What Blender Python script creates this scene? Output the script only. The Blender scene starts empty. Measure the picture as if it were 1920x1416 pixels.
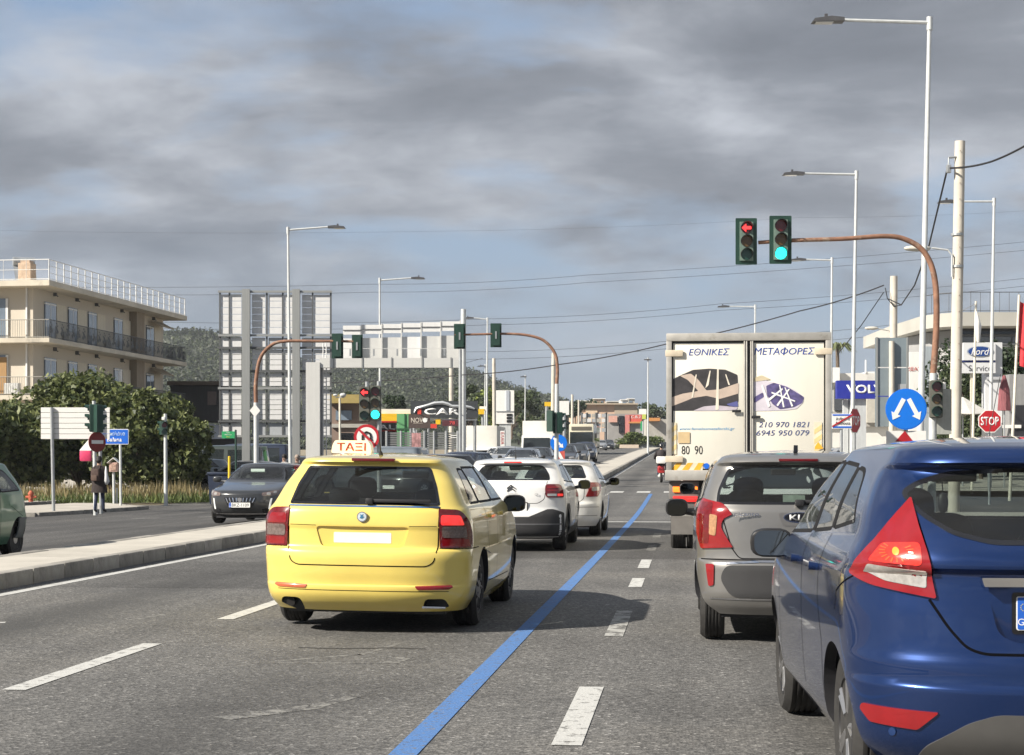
import bpy, bmesh, math, random
import numpy as np
from mathutils import Vector, Matrix
R = math.radians
PI = math.pi
rnd = random.Random(7)
SC = bpy.context.scene
COL = SC.collection

# ------------------------------------------------------------------ camera, sky, sun, exposure
CAM_H = 1.37
F_PX, CX, HY, VPX = 3200.0, 960.0, 872.0, 1290.0
YAW = math.atan((VPX - CX) / F_PX)
cam_d = bpy.data.cameras.new('camera')
cam = bpy.data.objects.new('camera', cam_d)
COL.objects.link(cam)
cam.location = (0, 0, CAM_H)
cam.rotation_euler = (R(90), 0, YAW)
cam_d.sensor_width = 36.0
cam_d.lens = F_PX / 1920 * 36.0
cam_d.shift_y = (HY - 708) / 1920
cam_d.clip_start = 0.1
cam_d.clip_end = 9000
SC.camera = cam

SUN_EL = R(35)
SUN_TO = Vector((-0.82, -0.57, 0)).normalized() * math.cos(SUN_EL) + Vector((0, 0, math.sin(SUN_EL)))
sun_d = bpy.data.lights.new('sun', 'SUN')
sun_d.energy = 5.0
sun_d.angle = R(0.6)
sun_d.color = (1.0, 0.93, 0.82)
sun = bpy.data.objects.new('sun', sun_d)
COL.objects.link(sun)
sun.rotation_euler = SUN_TO.to_track_quat('Z', 'Y').to_euler()

world = bpy.data.worlds.new('World')
SC.world = world
world.use_nodes = True
wn, wl = world.node_tree.nodes, world.node_tree.links
wn.clear()
def WN(t, **kw):
    n = wn.new(t)
    for k, v in kw.items():
        setattr(n, k, v)
    return n
def wmath(op, a, b=None, clamp=False):
    n = WN('ShaderNodeMath', operation=op, use_clamp=clamp)
    for i, q in enumerate((a, b)):
        if q is None: continue
        if isinstance(q, (int, float)): n.inputs[i].default_value = q
        else: wl.new(q, n.inputs[i])
    return n.outputs[0]
def wramp(fac, stops):
    n = WN('ShaderNodeValToRGB')
    e = n.color_ramp.elements
    while len(e) < len(stops): e.new(0.5)
    for q, (p, c) in zip(e, stops):
        q.position = p
        q.color = c if len(c) == 4 else (*c, 1)
    wl.new(fac, n.inputs[0])
    return n.outputs[0]
def wmix(fac, a, b):
    n = WN('ShaderNodeMix', data_type='RGBA')
    wl.new(fac, n.inputs[0]) if not isinstance(fac, float) else setattr(n.inputs[0], 'default_value', fac)
    for i, q in ((6, a), (7, b)):
        if isinstance(q, tuple): n.inputs[i].default_value = (*q, 1)
        else: wl.new(q, n.inputs[i])
    return n.outputs[2]
sky = WN('ShaderNodeTexSky', sky_type='NISHITA', sun_disc=False)
sky.sun_elevation = SUN_EL
sky.sun_rotation = math.atan2(SUN_TO.x, SUN_TO.y)
sky.air_density = 1.0; sky.dust_density = 2.0; sky.ozone_density = 1.5
tc = WN('ShaderNodeTexCoord')
sep = WN('ShaderNodeSeparateXYZ')
wl.new(tc.outputs['Generated'], sep.inputs[0])
zz = wmath('MAXIMUM', sep.outputs[2], 0.0)
den = wmath('ADD', zz, 0.24)
comb = WN('ShaderNodeCombineXYZ')
wl.new(wmath('DIVIDE', sep.outputs[0], den), comb.inputs[0])
wl.new(wmath('DIVIDE', sep.outputs[1], den), comb.inputs[1])
def wnoise(scale, detail, rough, loc=(0, 0, 0), sc=(1, 1, 1), dist=0.0):
    mp = WN('ShaderNodeMapping')
    mp.inputs['Location'].default_value = loc
    mp.inputs['Scale'].default_value = sc
    wl.new(comb.outputs[0], mp.inputs[0])
    n = WN('ShaderNodeTexNoise')
    n.inputs['Scale'].default_value = scale
    n.inputs['Detail'].default_value = detail
    n.inputs['Roughness'].default_value = rough
    n.inputs['Distortion'].default_value = dist
    wl.new(mp.outputs[0], n.inputs['Vector'])
    return n.outputs['Fac']
SKY_O = (20.1, 6.6)
big = wnoise(1.15, 6, 0.52, (SKY_O[0], SKY_O[1], 0), (1, 1.15, 1), 0.3)
det = wnoise(4.2, 6, 0.55, (0.3, 7.2, 0), (1, 1.15, 1), 0.15)
cov = wmath('ADD', wmath('MULTIPLY', big, 0.72), wmath('MULTIPLY', det, 0.28))
# cloud cover thins out close to the horizon
lowfade = wramp(zz, [(0.0, (0, 0, 0)), (0.05, (0.2, 0.2, 0.2)), (0.10, (0.75, 0.75, 0.75)), (0.15, (1, 1, 1)), (1.0, (1, 1, 1))])
covm = wramp(cov, [(0.38, (0, 0, 0)), (0.49, (1, 1, 1))])
covf = wmath('MULTIPLY', covm, lowfade, True)
# cloud body: grey bases, paler billows and thin bright edges
shade = wmath('ADD', wmath('MULTIPLY', wnoise(2.8, 6, 0.55, (5.5, 2.4, 0), (1, 1.2, 1), 0.25), 0.5), wmath('MULTIPLY', cov, 0.5))
ccol = wramp(shade, [(0.40, (3.5, 3.7, 4.1)), (0.465, (2.5, 2.68, 3.02)), (0.53, (1.72, 1.88, 2.18)), (0.62, (1.28, 1.42, 1.68))])
skyc = wmix(0.70, sky.outputs[0], (1.75, 2.45, 3.6))
haze_f = wramp(zz, [(0.0, (0.8, 0.8, 0.8)), (0.06, (0.5, 0.5, 0.5)), (0.16, (0.0, 0.0, 0.0))])
skyc = wmix(haze_f, skyc, (2.0, 2.35, 2.9))
final = wmix(covf, skyc, ccol)
bg = WN('ShaderNodeBackground')
bg.inputs['Strength'].default_value = 0.094
wl.new(final, bg.inputs[0])
wo = WN('ShaderNodeOutputWorld')
wl.new(bg.outputs[0], wo.inputs[0])

vs = SC.view_settings
SC.display_settings.display_device = 'sRGB'
vs.view_transform = 'Standard'
vs.look = 'None'
vs.exposure = 0.75
vs.gamma = 1.0
vs.use_curve_mapping = False
SC.render.engine = 'CYCLES'
SC.cycles.use_denoising = True
SC.cycles.max_bounces = 8
SC.cycles.transparent_max_bounces = 12
SC.cycles.caustics_reflective = False
SC.cycles.caustics_refractive = False
SC.cycles.sample_clamp_indirect = 6.0

# ------------------------------------------------------------------ layout helpers
FW = Vector((-math.sin(YAW), math.cos(YAW)))
RT = Vector((math.cos(YAW), math.sin(YAW)))
def at(px, d):
    "plan position of a thing seen at column px of the survey photograph, d metres down the view"
    p = FW * d + RT * ((px - CX) / F_PX * d)
    return p.x, p.y
def zat(py, d):
    return CAM_H + (HY - py) * d / F_PX
def softk(y, y0, k, w):
    t = y - y0
    return 0.5 * k * (t + math.sqrt(t * t + w * w) )
def road_z(y):
    return softk(y, 46, 0.0195, 8) - softk(y, 210, 0.006, 25) - softk(y, 360, 0.007, 40) - 0.0
Z00 = road_z(0)
def ground(x, y):
    z = road_z(y) - Z00
    b = min(1.0, max(0.0, (-9.0 - x) / 6.0))
    b = b * b * (3 - 2 * b)
    if b > 0:
        z = z * (1 - b) + b * (road_z(y - 14) - road_z(-14))
    if x < -9.0:
        z -= min(0.22, 0.022 * (-9.0 - x))
    return z
# ------------------------------------------------------------------ materials
MATS = {}
def M(name, col, rough=0.5, metal=0.0, coat=0.0, var=0.12, vscale=6.0, bump=0.0, bscale=40.0, emit=None, estr=1.0,
      spec=0.5, stretch=(1, 1, 1), dirt=None, dscale=2.0, coord='Object'):
    if name in MATS: return MATS[name]
    m = bpy.data.materials.new(name)
    m.use_nodes = True
    nt = m.node_tree
    N, L = nt.nodes, nt.links
    p = N['Principled BSDF']
    p.inputs['Roughness'].default_value = rough
    p.inputs['Metallic'].default_value = metal
    p.inputs['Coat Weight'].default_value = coat
    p.inputs['Coat Roughness'].default_value = 0.04
    p.inputs['Specular IOR Level'].default_value = spec
    t = N.new('ShaderNodeTexCoord')
    mp = N.new('ShaderNodeMapping'); mp.inputs['Scale'].default_value = stretch
    L.new(t.outputs[coord], mp.inputs[0])
    n = N.new('ShaderNodeTexNoise'); n.inputs['Scale'].default_value = vscale; n.inputs['Detail'].default_value = 5
    n.inputs['Roughness'].default_value = 0.6
    L.new(mp.outputs[0], n.inputs['Vector'])
    r = N.new('ShaderNodeValToRGB')
    r.color_ramp.elements[0].position = 0.3; r.color_ramp.elements[1].position = 0.7
    r.color_ramp.elements[0].color = (*[c * (1 - var) for c in col], 1)
    r.color_ramp.elements[1].color = (*[min(1, c * (1 + var)) for c in col], 1)
    L.new(n.outputs['Fac'], r.inputs[0])
    out = r.outputs[0]
    if dirt:
        n2 = N.new('ShaderNodeTexNoise'); n2.inputs['Scale'].default_value = dscale; n2.inputs['Detail'].default_value = 8
        n2.inputs['Roughness'].default_value = 0.7
        L.new(mp.outputs[0], n2.inputs['Vector'])
        r2 = N.new('ShaderNodeValToRGB')
        r2.color_ramp.elements[0].position = dirt[1]; r2.color_ramp.elements[1].position = min(1, dirt[1] + 0.16)
        L.new(n2.outputs['Fac'], r2.inputs[0])
        mx = N.new('ShaderNodeMix'); mx.data_type = 'RGBA'
        L.new(r2.outputs[0], mx.inputs[0]); L.new(out, mx.inputs[6]); mx.inputs[7].default_value = (*dirt[0], 1)
        out = mx.outputs[2]
    L.new(out, p.inputs['Base Color'])
    if bump:
        nb = N.new('ShaderNodeTexNoise'); nb.inputs['Scale'].default_value = bscale; nb.inputs['Detail'].default_value = 4
        L.new(mp.outputs[0], nb.inputs['Vector'])
        b = N.new('ShaderNodeBump'); b.inputs['Strength'].default_value = bump; b.inputs['Distance'].default_value = 0.02
        L.new(nb.outputs['Fac'], b.inputs['Height']); L.new(b.outputs[0], p.inputs['Normal'])
    if emit:
        p.inputs['Emission Color'].default_value = (*emit, 1)
        p.inputs['Emission Strength'].default_value = estr
    MATS[name] = m
    return m
def glass_mat(name, tint, refl=1.0, rough=0.02):
    m = bpy.data.materials.new(name); m.use_nodes = True
    nt = m.node_tree; N, L = nt.nodes, nt.links; N.clear()
    o = N.new('ShaderNodeOutputMaterial'); mx = N.new('ShaderNodeMixShader')
    tr = N.new('ShaderNodeBsdfTransparent'); tr.inputs[0].default_value = (*tint, 1)
    gl = N.new('ShaderNodeBsdfGlossy'); gl.inputs['Roughness'].default_value = rough
    gl.inputs['Color'].default_value = (refl, refl, refl, 1)
    fr = N.new('ShaderNodeFresnel'); geo = N.new('ShaderNodeNewGeometry')
    io = N.new('ShaderNodeMath'); io.operation = 'MULTIPLY_ADD'; io.inputs[1].default_value = 1 / 1.5 - 1.5; io.inputs[2].default_value = 1.5
    L.new(geo.outputs['Backfacing'], io.inputs[0]); L.new(io.outputs[0], fr.inputs[0])
    t = N.new('ShaderNodeTexCoord'); nz = N.new('ShaderNodeTexNoise'); nz.inputs['Scale'].default_value = 3.0; nz.inputs['Detail'].default_value = 6
    L.new(t.outputs['Object'], nz.inputs['Vector'])
    df = N.new('ShaderNodeBsdfDiffuse'); df.inputs[0].default_value = (0.35, 0.34, 0.31, 1)
    ml = N.new('ShaderNodeMath'); ml.operation = 'MULTIPLY'; ml.inputs[1].default_value = 0.05
    L.new(nz.outputs['Fac'], ml.inputs[0])
    m2 = N.new('ShaderNodeMixShader')
    L.new(ml.outputs[0], m2.inputs[0]); L.new(tr.outputs[0], m2.inputs[1]); L.new(df.outputs[0], m2.inputs[2])
    L.new(fr.outputs[0], mx.inputs[0]); L.new(m2.outputs[0], mx.inputs[1]); L.new(gl.outputs[0], mx.inputs[2])
    L.new(mx.outputs[0], o.inputs[0])
    MATS[name] = m
    return m

black = M('black_plastic', (0.018, 0.018, 0.02), 0.5, bump=0.05, bscale=300)
gloss_black = M('gloss_black', (0.012, 0.012, 0.014), 0.12, coat=0.5)
dark_in = M('cabin_fabric', (0.022, 0.022, 0.026), 0.85, bump=0.2, bscale=400)
rubber = M('tyre_rubber', (0.028, 0.027, 0.026), 0.82, var=0.3, vscale=15, dirt=((0.09, 0.08, 0.07), 0.6), dscale=9)
chrome = M('chrome', (0.75, 0.75, 0.77), 0.12, 1.0, var=0.03)
alloy = M('alloy_silver', (0.42, 0.42, 0.43), 0.35, 0.85, var=0.1, dirt=((0.12, 0.10, 0.08), 0.6), dscale=14)
plate_white = M('plate_white', (0.78, 0.78, 0.76), 0.35, var=0.04)
plate_blue = M('plate_blue', (0.02, 0.12, 0.55), 0.35, var=0.05)
ink = M('print_black', (0.015, 0.015, 0.015), 0.4)
white_ink = M('print_white', (0.82, 0.82, 0.80), 0.45, var=0.05)
lens_red = M('lamp_red', (0.24, 0.006, 0.009), 0.12, coat=1.0, var=0.08, vscale=20)
lens_dark = M('lamp_dark_red', (0.13, 0.006, 0.008), 0.12, coat=1.0, var=0.25, vscale=30)
lens_smoke = M('lamp_smoked', (0.16, 0.12, 0.11), 0.15, coat=1.0, var=0.35, vscale=60)
lens_clear = M('lamp_clear', (0.55, 0.52, 0.48), 0.1, 0.5, coat=1.0, var=0.22, vscale=40)
lens_lit = M('lamp_lit_red', (0.5, 0.015, 0.015), 0.2, coat=1.0, emit=(1.0, 0.04, 0.03), estr=0.5)
lens_amber = M('lamp_lit_amber', (0.8, 0.20, 0.03), 0.2, coat=1.0, emit=(1.0, 0.20, 0.01), estr=0.9)
glass_tint = glass_mat('glass_tinted', (0.40, 0.44, 0.43))
glass_clear = glass_mat('glass_light', (0.76, 0.83, 0.80))
galv = M('galvanised_steel', (0.42, 0.44, 0.45), 0.45, 0.55, var=0.16, vscale=3, dirt=((0.26, 0.25, 0.24), 0.58))
galv_pale = M('painted_pale_steel', (0.55, 0.57, 0.57), 0.5, 0.1, var=0.1, dirt=((0.36, 0.35, 0.32), 0.6), dscale=1.5)
rust = M('rusty_paint', (0.24, 0.125, 0.08), 0.8, var=0.35, vscale=5, dirt=((0.45, 0.38, 0.3), 0.56), dscale=3.5, bump=0.3, bscale=60)
conc = M('concrete', (0.47, 0.45, 0.40), 0.88, var=0.14, vscale=3, dirt=((0.30, 0.28, 0.25), 0.58), dscale=1.2, bump=0.15, bscale=60)
conc_pole = M('concrete_pole', (0.56, 0.52, 0.45), 0.85, var=0.12, vscale=2, dirt=((0.36, 0.33, 0.29), 0.6), dscale=2.2, bump=0.12, bscale=50)
sig_green = M('signal_green', (0.012, 0.045, 0.032), 0.5, var=0.2)
sig_pale = M('signal_faded_green', (0.13, 0.19, 0.16), 0.6, var=0.2)
sign_blue = M('sign_blue', (0.012, 0.13, 0.62), 0.4, var=0.06)
sign_red = M('sign_red', (0.42, 0.012, 0.02), 0.4, var=0.12)
sign_white = M('sign_white', (0.80, 0.79, 0.76), 0.45, var=0.05, dirt=((0.6, 0.58, 0.54), 0.66), dscale=3)

# ------------------------------------------------------------------ objects
def tag(o, label=None, cat=None, group=None, kind=None):
    if label: o['label'] = label
    if cat: o['category'] = cat
    if group: o['group'] = group
    if kind: o['kind'] = kind
    return o
def thing(name, label, cat, loc=(0, 0, 0), rz=0.0, group=None):
    o = bpy.data.objects.new(name, None)
    o.empty_display_size = 0.2
    COL.objects.link(o)
    o.location = loc
    o.rotation_euler = (0, 0, rz)
    return tag(o, label, cat, group)
def link(name, me, parent=None):
    o = bpy.data.objects.new(name, me)
    COL.objects.link(o)
    if parent: o.parent = parent
    return o
class MB:
    def __init__(self): self.v, self.f, self.m, self.cur = [], [], [], 0
    def add(self, vs, fs, m=None):
        b = len(self.v)
        self.v.extend([tuple(q) for q in vs])
        mm = self.cur if m is None else m
        for q in fs:
            self.f.append(tuple(i + b for i in q)); self.m.append(mm)
        return self
    def box(self, c, s, rz=0.0, rx=0.0, ch=0.0, m=None):
        hx, hy, hz = s[0] / 2, s[1] / 2, s[2] / 2
        mt = Matrix.Rotation(rz, 3, 'Z') @ Matrix.Rotation(rx, 3, 'X')
        if ch <= 0:
            vs = [(x, y, z) for x in (-hx, hx) for y in (-hy, hy) for z in (-hz, hz)]
            fs = [(0, 1, 3, 2), (4, 6, 7, 5), (0, 4, 5, 1), (2, 3, 7, 6), (0, 2, 6, 4), (1, 5, 7, 3)]
        else:
            c2 = min(ch, hx * .9, hy * .9, hz * .9)
            bm = bmesh.new()
            bmesh.ops.create_cube(bm, size=1.0)
            for q in bm.verts: q.co = Vector((q.co.x * s[0], q.co.y * s[1], q.co.z * s[2]))
            bmesh.ops.bevel(bm, geom=bm.edges[:], offset=c2, segments=2, profile=0.6, affect='EDGES')
            bm.verts.index_update()
            vs = [q.co.copy() for q in bm.verts]
            fs = [tuple(w.index for w in q.verts) for q in bm.faces]
            bm.free()
        cc = Vector(c)
        return self.add([cc + mt @ Vector(q) for q in vs], fs, m)
    def tube(self, p0, p1, r0, r1=None, n=12, cap=True, m=None):
        return self.path([p0, p1], [r0, r0 if r1 is None else r1], n, cap, m)
    def path(self, pts, r, n=8, cap=True, m=None):
        P = [Vector(q) for q in pts]
        rr = r if isinstance(r, (list, tuple)) else [r] * len(P)
        vs, fs = [], []
        up = None
        for i, p in enumerate(P):
            t = (P[min(i + 1, len(P) - 1)] - P[max(i - 1, 0)]).normalized()
            if up is None:
                up = Vector((0, 0, 1)) if abs(t.z) < 0.9 else Vector((1, 0, 0))
            a = t.cross(up).normalized(); b = a.cross(t).normalized(); up = b
            for k in range(n):
                w = 2 * PI * k / n
                vs.append(p + (a * math.cos(w) + b * math.sin(w)) * rr[i])
        for i in range(len(P) - 1):
            for k in range(n):
                k2 = (k + 1) % n
                fs.append((i * n + k, i * n + k2, (i + 1) * n + k2, (i + 1) * n + k))
        if cap:
            fs.append(tuple(range(n))[::-1]); fs.append(tuple(range((len(P) - 1) * n, len(P) * n)))
        return self.add(vs, fs, m)
    def prism(self, poly, fn, d0, d1, m=None):
        "poly 2D; fn(u, v, depth) -> point"
        n = len(poly)
        vs = [fn(u, v, d0) for u, v in poly] + [fn(u, v, d1) for u, v in poly]
        fs = [tuple(range(n))[::-1], tuple(range(n, 2 * n))]
        fs += [(i, (i + 1) % n, n + (i + 1) % n, n + i) for i in range(n)]
        return self.add(vs, fs, m)
    def lathe(self, prof, fn, n=24, m=None, close=False):
        "prof list of (r, h); fn(x, y, h)"
        vs, fs = [], []
        for r, h in prof:
            for k in range(n):
                w = 2 * PI * k / n
                vs.append(fn(r * math.cos(w), r * math.sin(w), h))
        for i in range(len(prof) - 1 + (1 if close else 0)):
            j = (i + 1) % len(prof)
            for k in range(n):
                k2 = (k + 1) % n
                fs.append((i * n + k, i * n + k2, j * n + k2, j * n + k))
        if not close:
            fs.append(tuple(range(n))[::-1]); fs.append(tuple(range((len(prof) - 1) * n, len(prof) * n)))
        return self.add(vs, fs, m)
    def mesh(self, name, mats, smooth=None):
        me = bpy.data.meshes.new(name)
        me.from_pydata(self.v, [], self.f)
        for q in (mats if isinstance(mats, (list, tuple)) else [mats]): me.materials.append(q)
        if any(self.m): me.polygons.foreach_set('material_index', self.m)
        bm = bmesh.new(); bm.from_mesh(me)
        bmesh.ops.recalc_face_normals(bm, faces=bm.faces[:]); bm.to_mesh(me); bm.free()
        if smooth is not None:
            me.polygons.foreach_set('use_smooth', [True] * len(me.polygons))
            me.set_sharp_from_angle(angle=R(smooth))
        me.update()
        return me
    def obj(self, name, mats, parent=None, smooth=None):
        return link(name, self.mesh(name, mats, smooth), parent)
XZ = lambda y0=0: (lambda u, v, d: (u, y0 + d, v))          # polygon in x-z, depth along y
XY = lambda u, v, d: (u, v, d)
def copy_tree(o, parent=None):
    c = o.copy(); COL.objects.link(c); c.parent = parent
    for ch in list(o.children): copy_tree(ch, c)
    return c
def circle(r, n=32, cx=0, cz=0, a0=0.0):
    return [(cx + r * math.cos(a0 + 2 * PI * k / n), cz + r * math.sin(a0 + 2 * PI * k / n)) for k in range(n)]
def rrect(w, h, r, n=5, cx=0, cz=0):
    out = []
    for (sx, sz, a) in ((1, 1, 0), (-1, 1, 90), (-1, -1, 180), (1, -1, 270)):
        for k in range(n + 1):
            t = R(a + 90 * k / n)
            out.append((cx + sx * (w / 2 - r) + r * math.cos(t), cz + sz * (h / 2 - r) + r * math.sin(t)))
    return out
def text_mesh(s, mat, w=None, h=None, shear=0.0, bold=0.0, ext=0.002):
    cu = bpy.data.curves.new('lettering', 'FONT')
    cu.body = s; cu.shear = shear; cu.offset = bold; cu.resolution_u = 3
    cu.align_x = 'CENTER'
    ob = bpy.data.objects.new('tmp_text', cu); COL.objects.link(ob)
    dg = bpy.context.evaluated_depsgraph_get()
    me = bpy.data.meshes.new_from_object(ob.evaluated_get(dg))
    bpy.data.objects.remove(ob); bpy.data.curves.remove(cu)
    n = len(me.vertices)
    a = np.zeros(n * 3); me.vertices.foreach_get('co', a); a = a.reshape(-1, 3)
    mn, mx = a.min(0), a.max(0); ct = (mn + mx) / 2; sz = mx - mn
    a -= ct
    sx = w / sz[0] if w else h / sz[1]
    sy = h / sz[1] if h else sx
    a[:, 0] *= sx; a[:, 1] *= sy
    me.vertices.foreach_set('co', a.ravel())
    me.materials.clear(); me.materials.append(mat)
    me.update()
    if ext:
        bm = bmesh.new(); bm.from_mesh(me)
        r = bmesh.ops.extrude_face_region(bm, geom=bm.faces[:])
        bmesh.ops.translate(bm, vec=(0, 0, ext), verts=[q for q in r['geom'] if isinstance(q, bmesh.types.BMVert)])
        bmesh.ops.recalc_face_normals(bm, faces=bm.faces[:])
        bm.to_mesh(me); bm.free()
    return me
def text(s, mat, parent, loc, w=None, h=None, rz=0.0, name='lettering', rx=90, **kw):
    o = link(name, text_mesh(s, mat, w, h, **kw), parent)
    o.location = loc; o.rotation_euler = (R(rx), 0, rz)
    return o
def terrain(name, x0, x1, y0, y1, nx, ny, dz, mat, label=None, kind='structure', ys=None, zf=None, edge=None):
    "a sheet following the ground; edge(y) -> (xa, xb) overrides the straight sides"
    xs = np.linspace(0, 1, nx + 1); yy = np.linspace(y0, y1, ny + 1) if ys is None else ys
    b = MB(); vs, fs = [], []
    for y in yy:
        xa, xb = edge(y) if edge else (x0, x1)
        for t in xs:
            x = xa + (xb - xa) * t
            vs.append((x, y, (zf or ground)(x, y) + dz))
    n = nx + 1
    for j in range(len(yy) - 1):
        for i in range(nx):
            fs.append((j * n + i, j * n + i + 1, (j + 1) * n + i + 1, (j + 1) * n + i))
    b.add(vs, fs)
    o = b.obj(name, mat, None, 40)
    tag(o, label, kind=kind)
    return o
# ------------------------------------------------------------------ ground, roads, kerbs, markings
def node_mat(name):
    m = bpy.data.materials.new(name); m.use_nodes = True
    nt = m.node_tree
    return m, nt.nodes, nt.links, nt.nodes['Principled BSDF']
def asphalt(name, dark, light, streak=0.25, paint=None):
    m, N, L, p = node_mat(name)
    tcn = N.new('ShaderNodeTexCoord')
    def nz(scale, detail=4, rough=.6, sc=(1, 1, 1)):
        mp = N.new('ShaderNodeMapping'); mp.inputs['Scale'].default_value = sc
        L.new(tcn.outputs['Object'], mp.inputs[0])
        n = N.new('ShaderNodeTexNoise'); n.inputs['Scale'].default_value = scale; n.inputs['Detail'].default_value = detail; n.inputs['Roughness'].default_value = rough
        L.new(mp.outputs[0], n.inputs['Vector']); return n.outputs['Fac']
    def ramp(f, stops):
        r = N.new('ShaderNodeValToRGB'); e = r.color_ramp.elements
        while len(e) < len(stops): e.new(.5)
        for q, (pp, c) in zip(e, stops): q.position = pp; q.color = (*c, 1)
        L.new(f, r.inputs[0]); return r.outputs[0]
    def mix(f, a, b, mode='MIX'):
        x = N.new('ShaderNodeMix'); x.data_type = 'RGBA'; x.blend_type = mode
        if isinstance(f, float): x.inputs[0].default_value = f
        else: L.new(f, x.inputs[0])
        for i, q in ((6, a), (7, b)):
            if isinstance(q, tuple): x.inputs[i].default_value = (*q, 1)
            else: L.new(q, x.inputs[i])
        return x.outputs[2]
    vor = N.new('ShaderNodeTexVoronoi'); vor.inputs['Scale'].default_value = 58
    L.new(tcn.outputs['Object'], vor.inputs['Vector'])
    sepc = N.new('ShaderNodeSeparateColor'); L.new(vor.outputs['Color'], sepc.inputs[0])
    stone = ramp(sepc.outputs[0], [(0, tuple(c * .7 for c in dark)), (.5, tuple(.6 * c + .4 * q for c, q in zip(dark, light))), (.8, light), (.96, tuple(c * 1.15 for c in light)), (1, tuple(min(1, c * 2.1) for c in light))])
    fine = ramp(nz(150, 3), [(.3, (.62, .62, .62)), (.7, (1.35, 1.34, 1.32))])
    c = mix(1.0, stone, fine, 'MULTIPLY')
    patchy = ramp(nz(.22, 5, .65), [(.3, (.66, .66, .67)), (.5, (.98, .98, .98)), (.72, (1.26, 1.23, 1.18))])
    c = mix(1.0, c, patchy, 'MULTIPLY')
    strk = ramp(nz(1.0, 5, .6, (1.5, .05, 1)), [(.32, (.68, .68, .68)), (.6, (1.12, 1.12, 1.12))])
    c = mix(streak * 2.2, c, mix(1.0, c, strk, 'MULTIPLY'))
    if not paint or True:   # oil-darkened lane centres
        sx = N.new('ShaderNodeSeparateXYZ'); L.new(tcn.outputs['Object'], sx.inputs[0])
        acc = None
        for cc in (-2.6, .95, -5.7, -11.0, -14.5):
            s1 = N.new('ShaderNodeMath'); s1.operation = 'SUBTRACT'; L.new(sx.outputs[0], s1.inputs[0]); s1.inputs[1].default_value = cc
            s2 = N.new('ShaderNodeMath'); s2.operation = 'ABSOLUTE'; L.new(s1.outputs[0], s2.inputs[0])
            mr = N.new('ShaderNodeMapRange'); mr.interpolation_type = 'SMOOTHSTEP'; mr.inputs[1].default_value = 0; mr.inputs[2].default_value = .75; mr.inputs[3].default_value = 1; mr.inputs[4].default_value = 0
            L.new(s2.outputs[0], mr.inputs[0])
            if acc is None: acc = mr.outputs[0]
            else:
                ad = N.new('ShaderNodeMath'); ad.operation = 'ADD'; L.new(acc, ad.inputs[0]); L.new(mr.outputs[0], ad.inputs[1]); acc = ad.outputs[0]
        om = N.new('ShaderNodeMath'); om.operation = 'MULTIPLY'; L.new(acc, om.inputs[0])
        on = ramp(nz(.35, 5, .65, (1.2, .35, 1)), [(.35, (.15, .15, .15)), (.65, (.8, .8, .8))]); L.new(on, om.inputs[1])
        c = mix(om.outputs[0], c, tuple(q * .55 for q in dark))
    stain = ramp(nz(.55, 6, .7, (1, .55, 1)), [(.60, (0, 0, 0)), (.70, (1, 1, 1))])
    c = mix(mix(1.0, stain, (.5, .5, .5), 'MULTIPLY'), c, tuple(q * .62 for q in dark))
    crk = N.new('ShaderNodeTexVoronoi'); crk.feature = 'DISTANCE_TO_EDGE'; crk.inputs['Scale'].default_value = .38
    wob = N.new('ShaderNodeMapping'); L.new(tcn.outputs['Object'], wob.inputs[0])
    nn = N.new('ShaderNodeTexNoise'); nn.inputs['Scale'].default_value = 1.4; nn.inputs['Detail'].default_value = 5
    L.new(tcn.outputs['Object'], nn.inputs['Vector'])
    vm = N.new('ShaderNodeVectorMath'); vm.operation = 'MULTIPLY_ADD'; vm.inputs[1].default_value = (.9, .9, .9)
    L.new(nn.outputs['Color'], vm.inputs[0]); L.new(wob.outputs[0], vm.inputs[2]); L.new(vm.outputs[0], crk.inputs['Vector'])
    ck = ramp(crk.outputs['Distance'], [(0, (1, 1, 1)), (.012, (0, 0, 0))])
    ckm = ramp(nz(.13, 3), [(.56, (0, 0, 0)), (.66, (.5, .5, .5))])
    c = mix(mix(1.0, ck, ckm, 'MULTIPLY'), c, tuple(q * .3 for q in dark))
    if paint:
        wear = ramp(nz(paint[1], 6, .75), [(paint[2], (0, 0, 0)), (paint[2] + .1, (1, 1, 1))])
        pc = mix(.25, paint[0], mix(1.0, paint[0], fine, 'MULTIPLY'))
        c = mix(wear, pc, c)
    L.new(c, p.inputs['Base Color'])
    p.inputs['Roughness'].default_value = .82
    p.inputs['Specular IOR Level'].default_value = .3
    b = N.new('ShaderNodeBump'); b.inputs['Strength'].default_value = .55 if not paint else .3; b.inputs['Distance'].default_value = .006
    L.new(vor.outputs['Distance'], b.inputs['Height']); L.new(b.outputs[0], p.inputs['Normal'])
    return m
asph = asphalt('asphalt', (.098, .097, .095), (.170, .167, .161))
asph_l = asphalt('asphalt_smooth', (.070, .069, .069), (.115, .113, .110), .35)
paint_w = asphalt('worn_white_paint', (.098, .097, .095), (.170, .167, .161), paint=((.50, .50, .48), 9, .54))
paint_w2 = asphalt('scuffed_white_paint', (.098, .097, .095), (.170, .167, .161), paint=((.40, .40, .38), 5, .47))
paint_b = asphalt('blue_line_paint', (.098, .097, .095), (.170, .167, .161), paint=((.085, .19, .42), 20, .535))
paint_f = asphalt('faint_paint', (.098, .097, .095), (.170, .167, .161), paint=((.24, .235, .22), 9, .43))
dirt_m = M('dry_ground', (.26, .22, .155), .95, var=.3, vscale=.35, bump=.4, bscale=8, dirt=((.12, .13, .06), .55), dscale=.12)
pave_m = M('pavement_concrete', (.43, .40, .35), .9, var=.16, vscale=.8, bump=.15, bscale=40, dirt=((.27, .25, .22), .57), dscale=.6)

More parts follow.
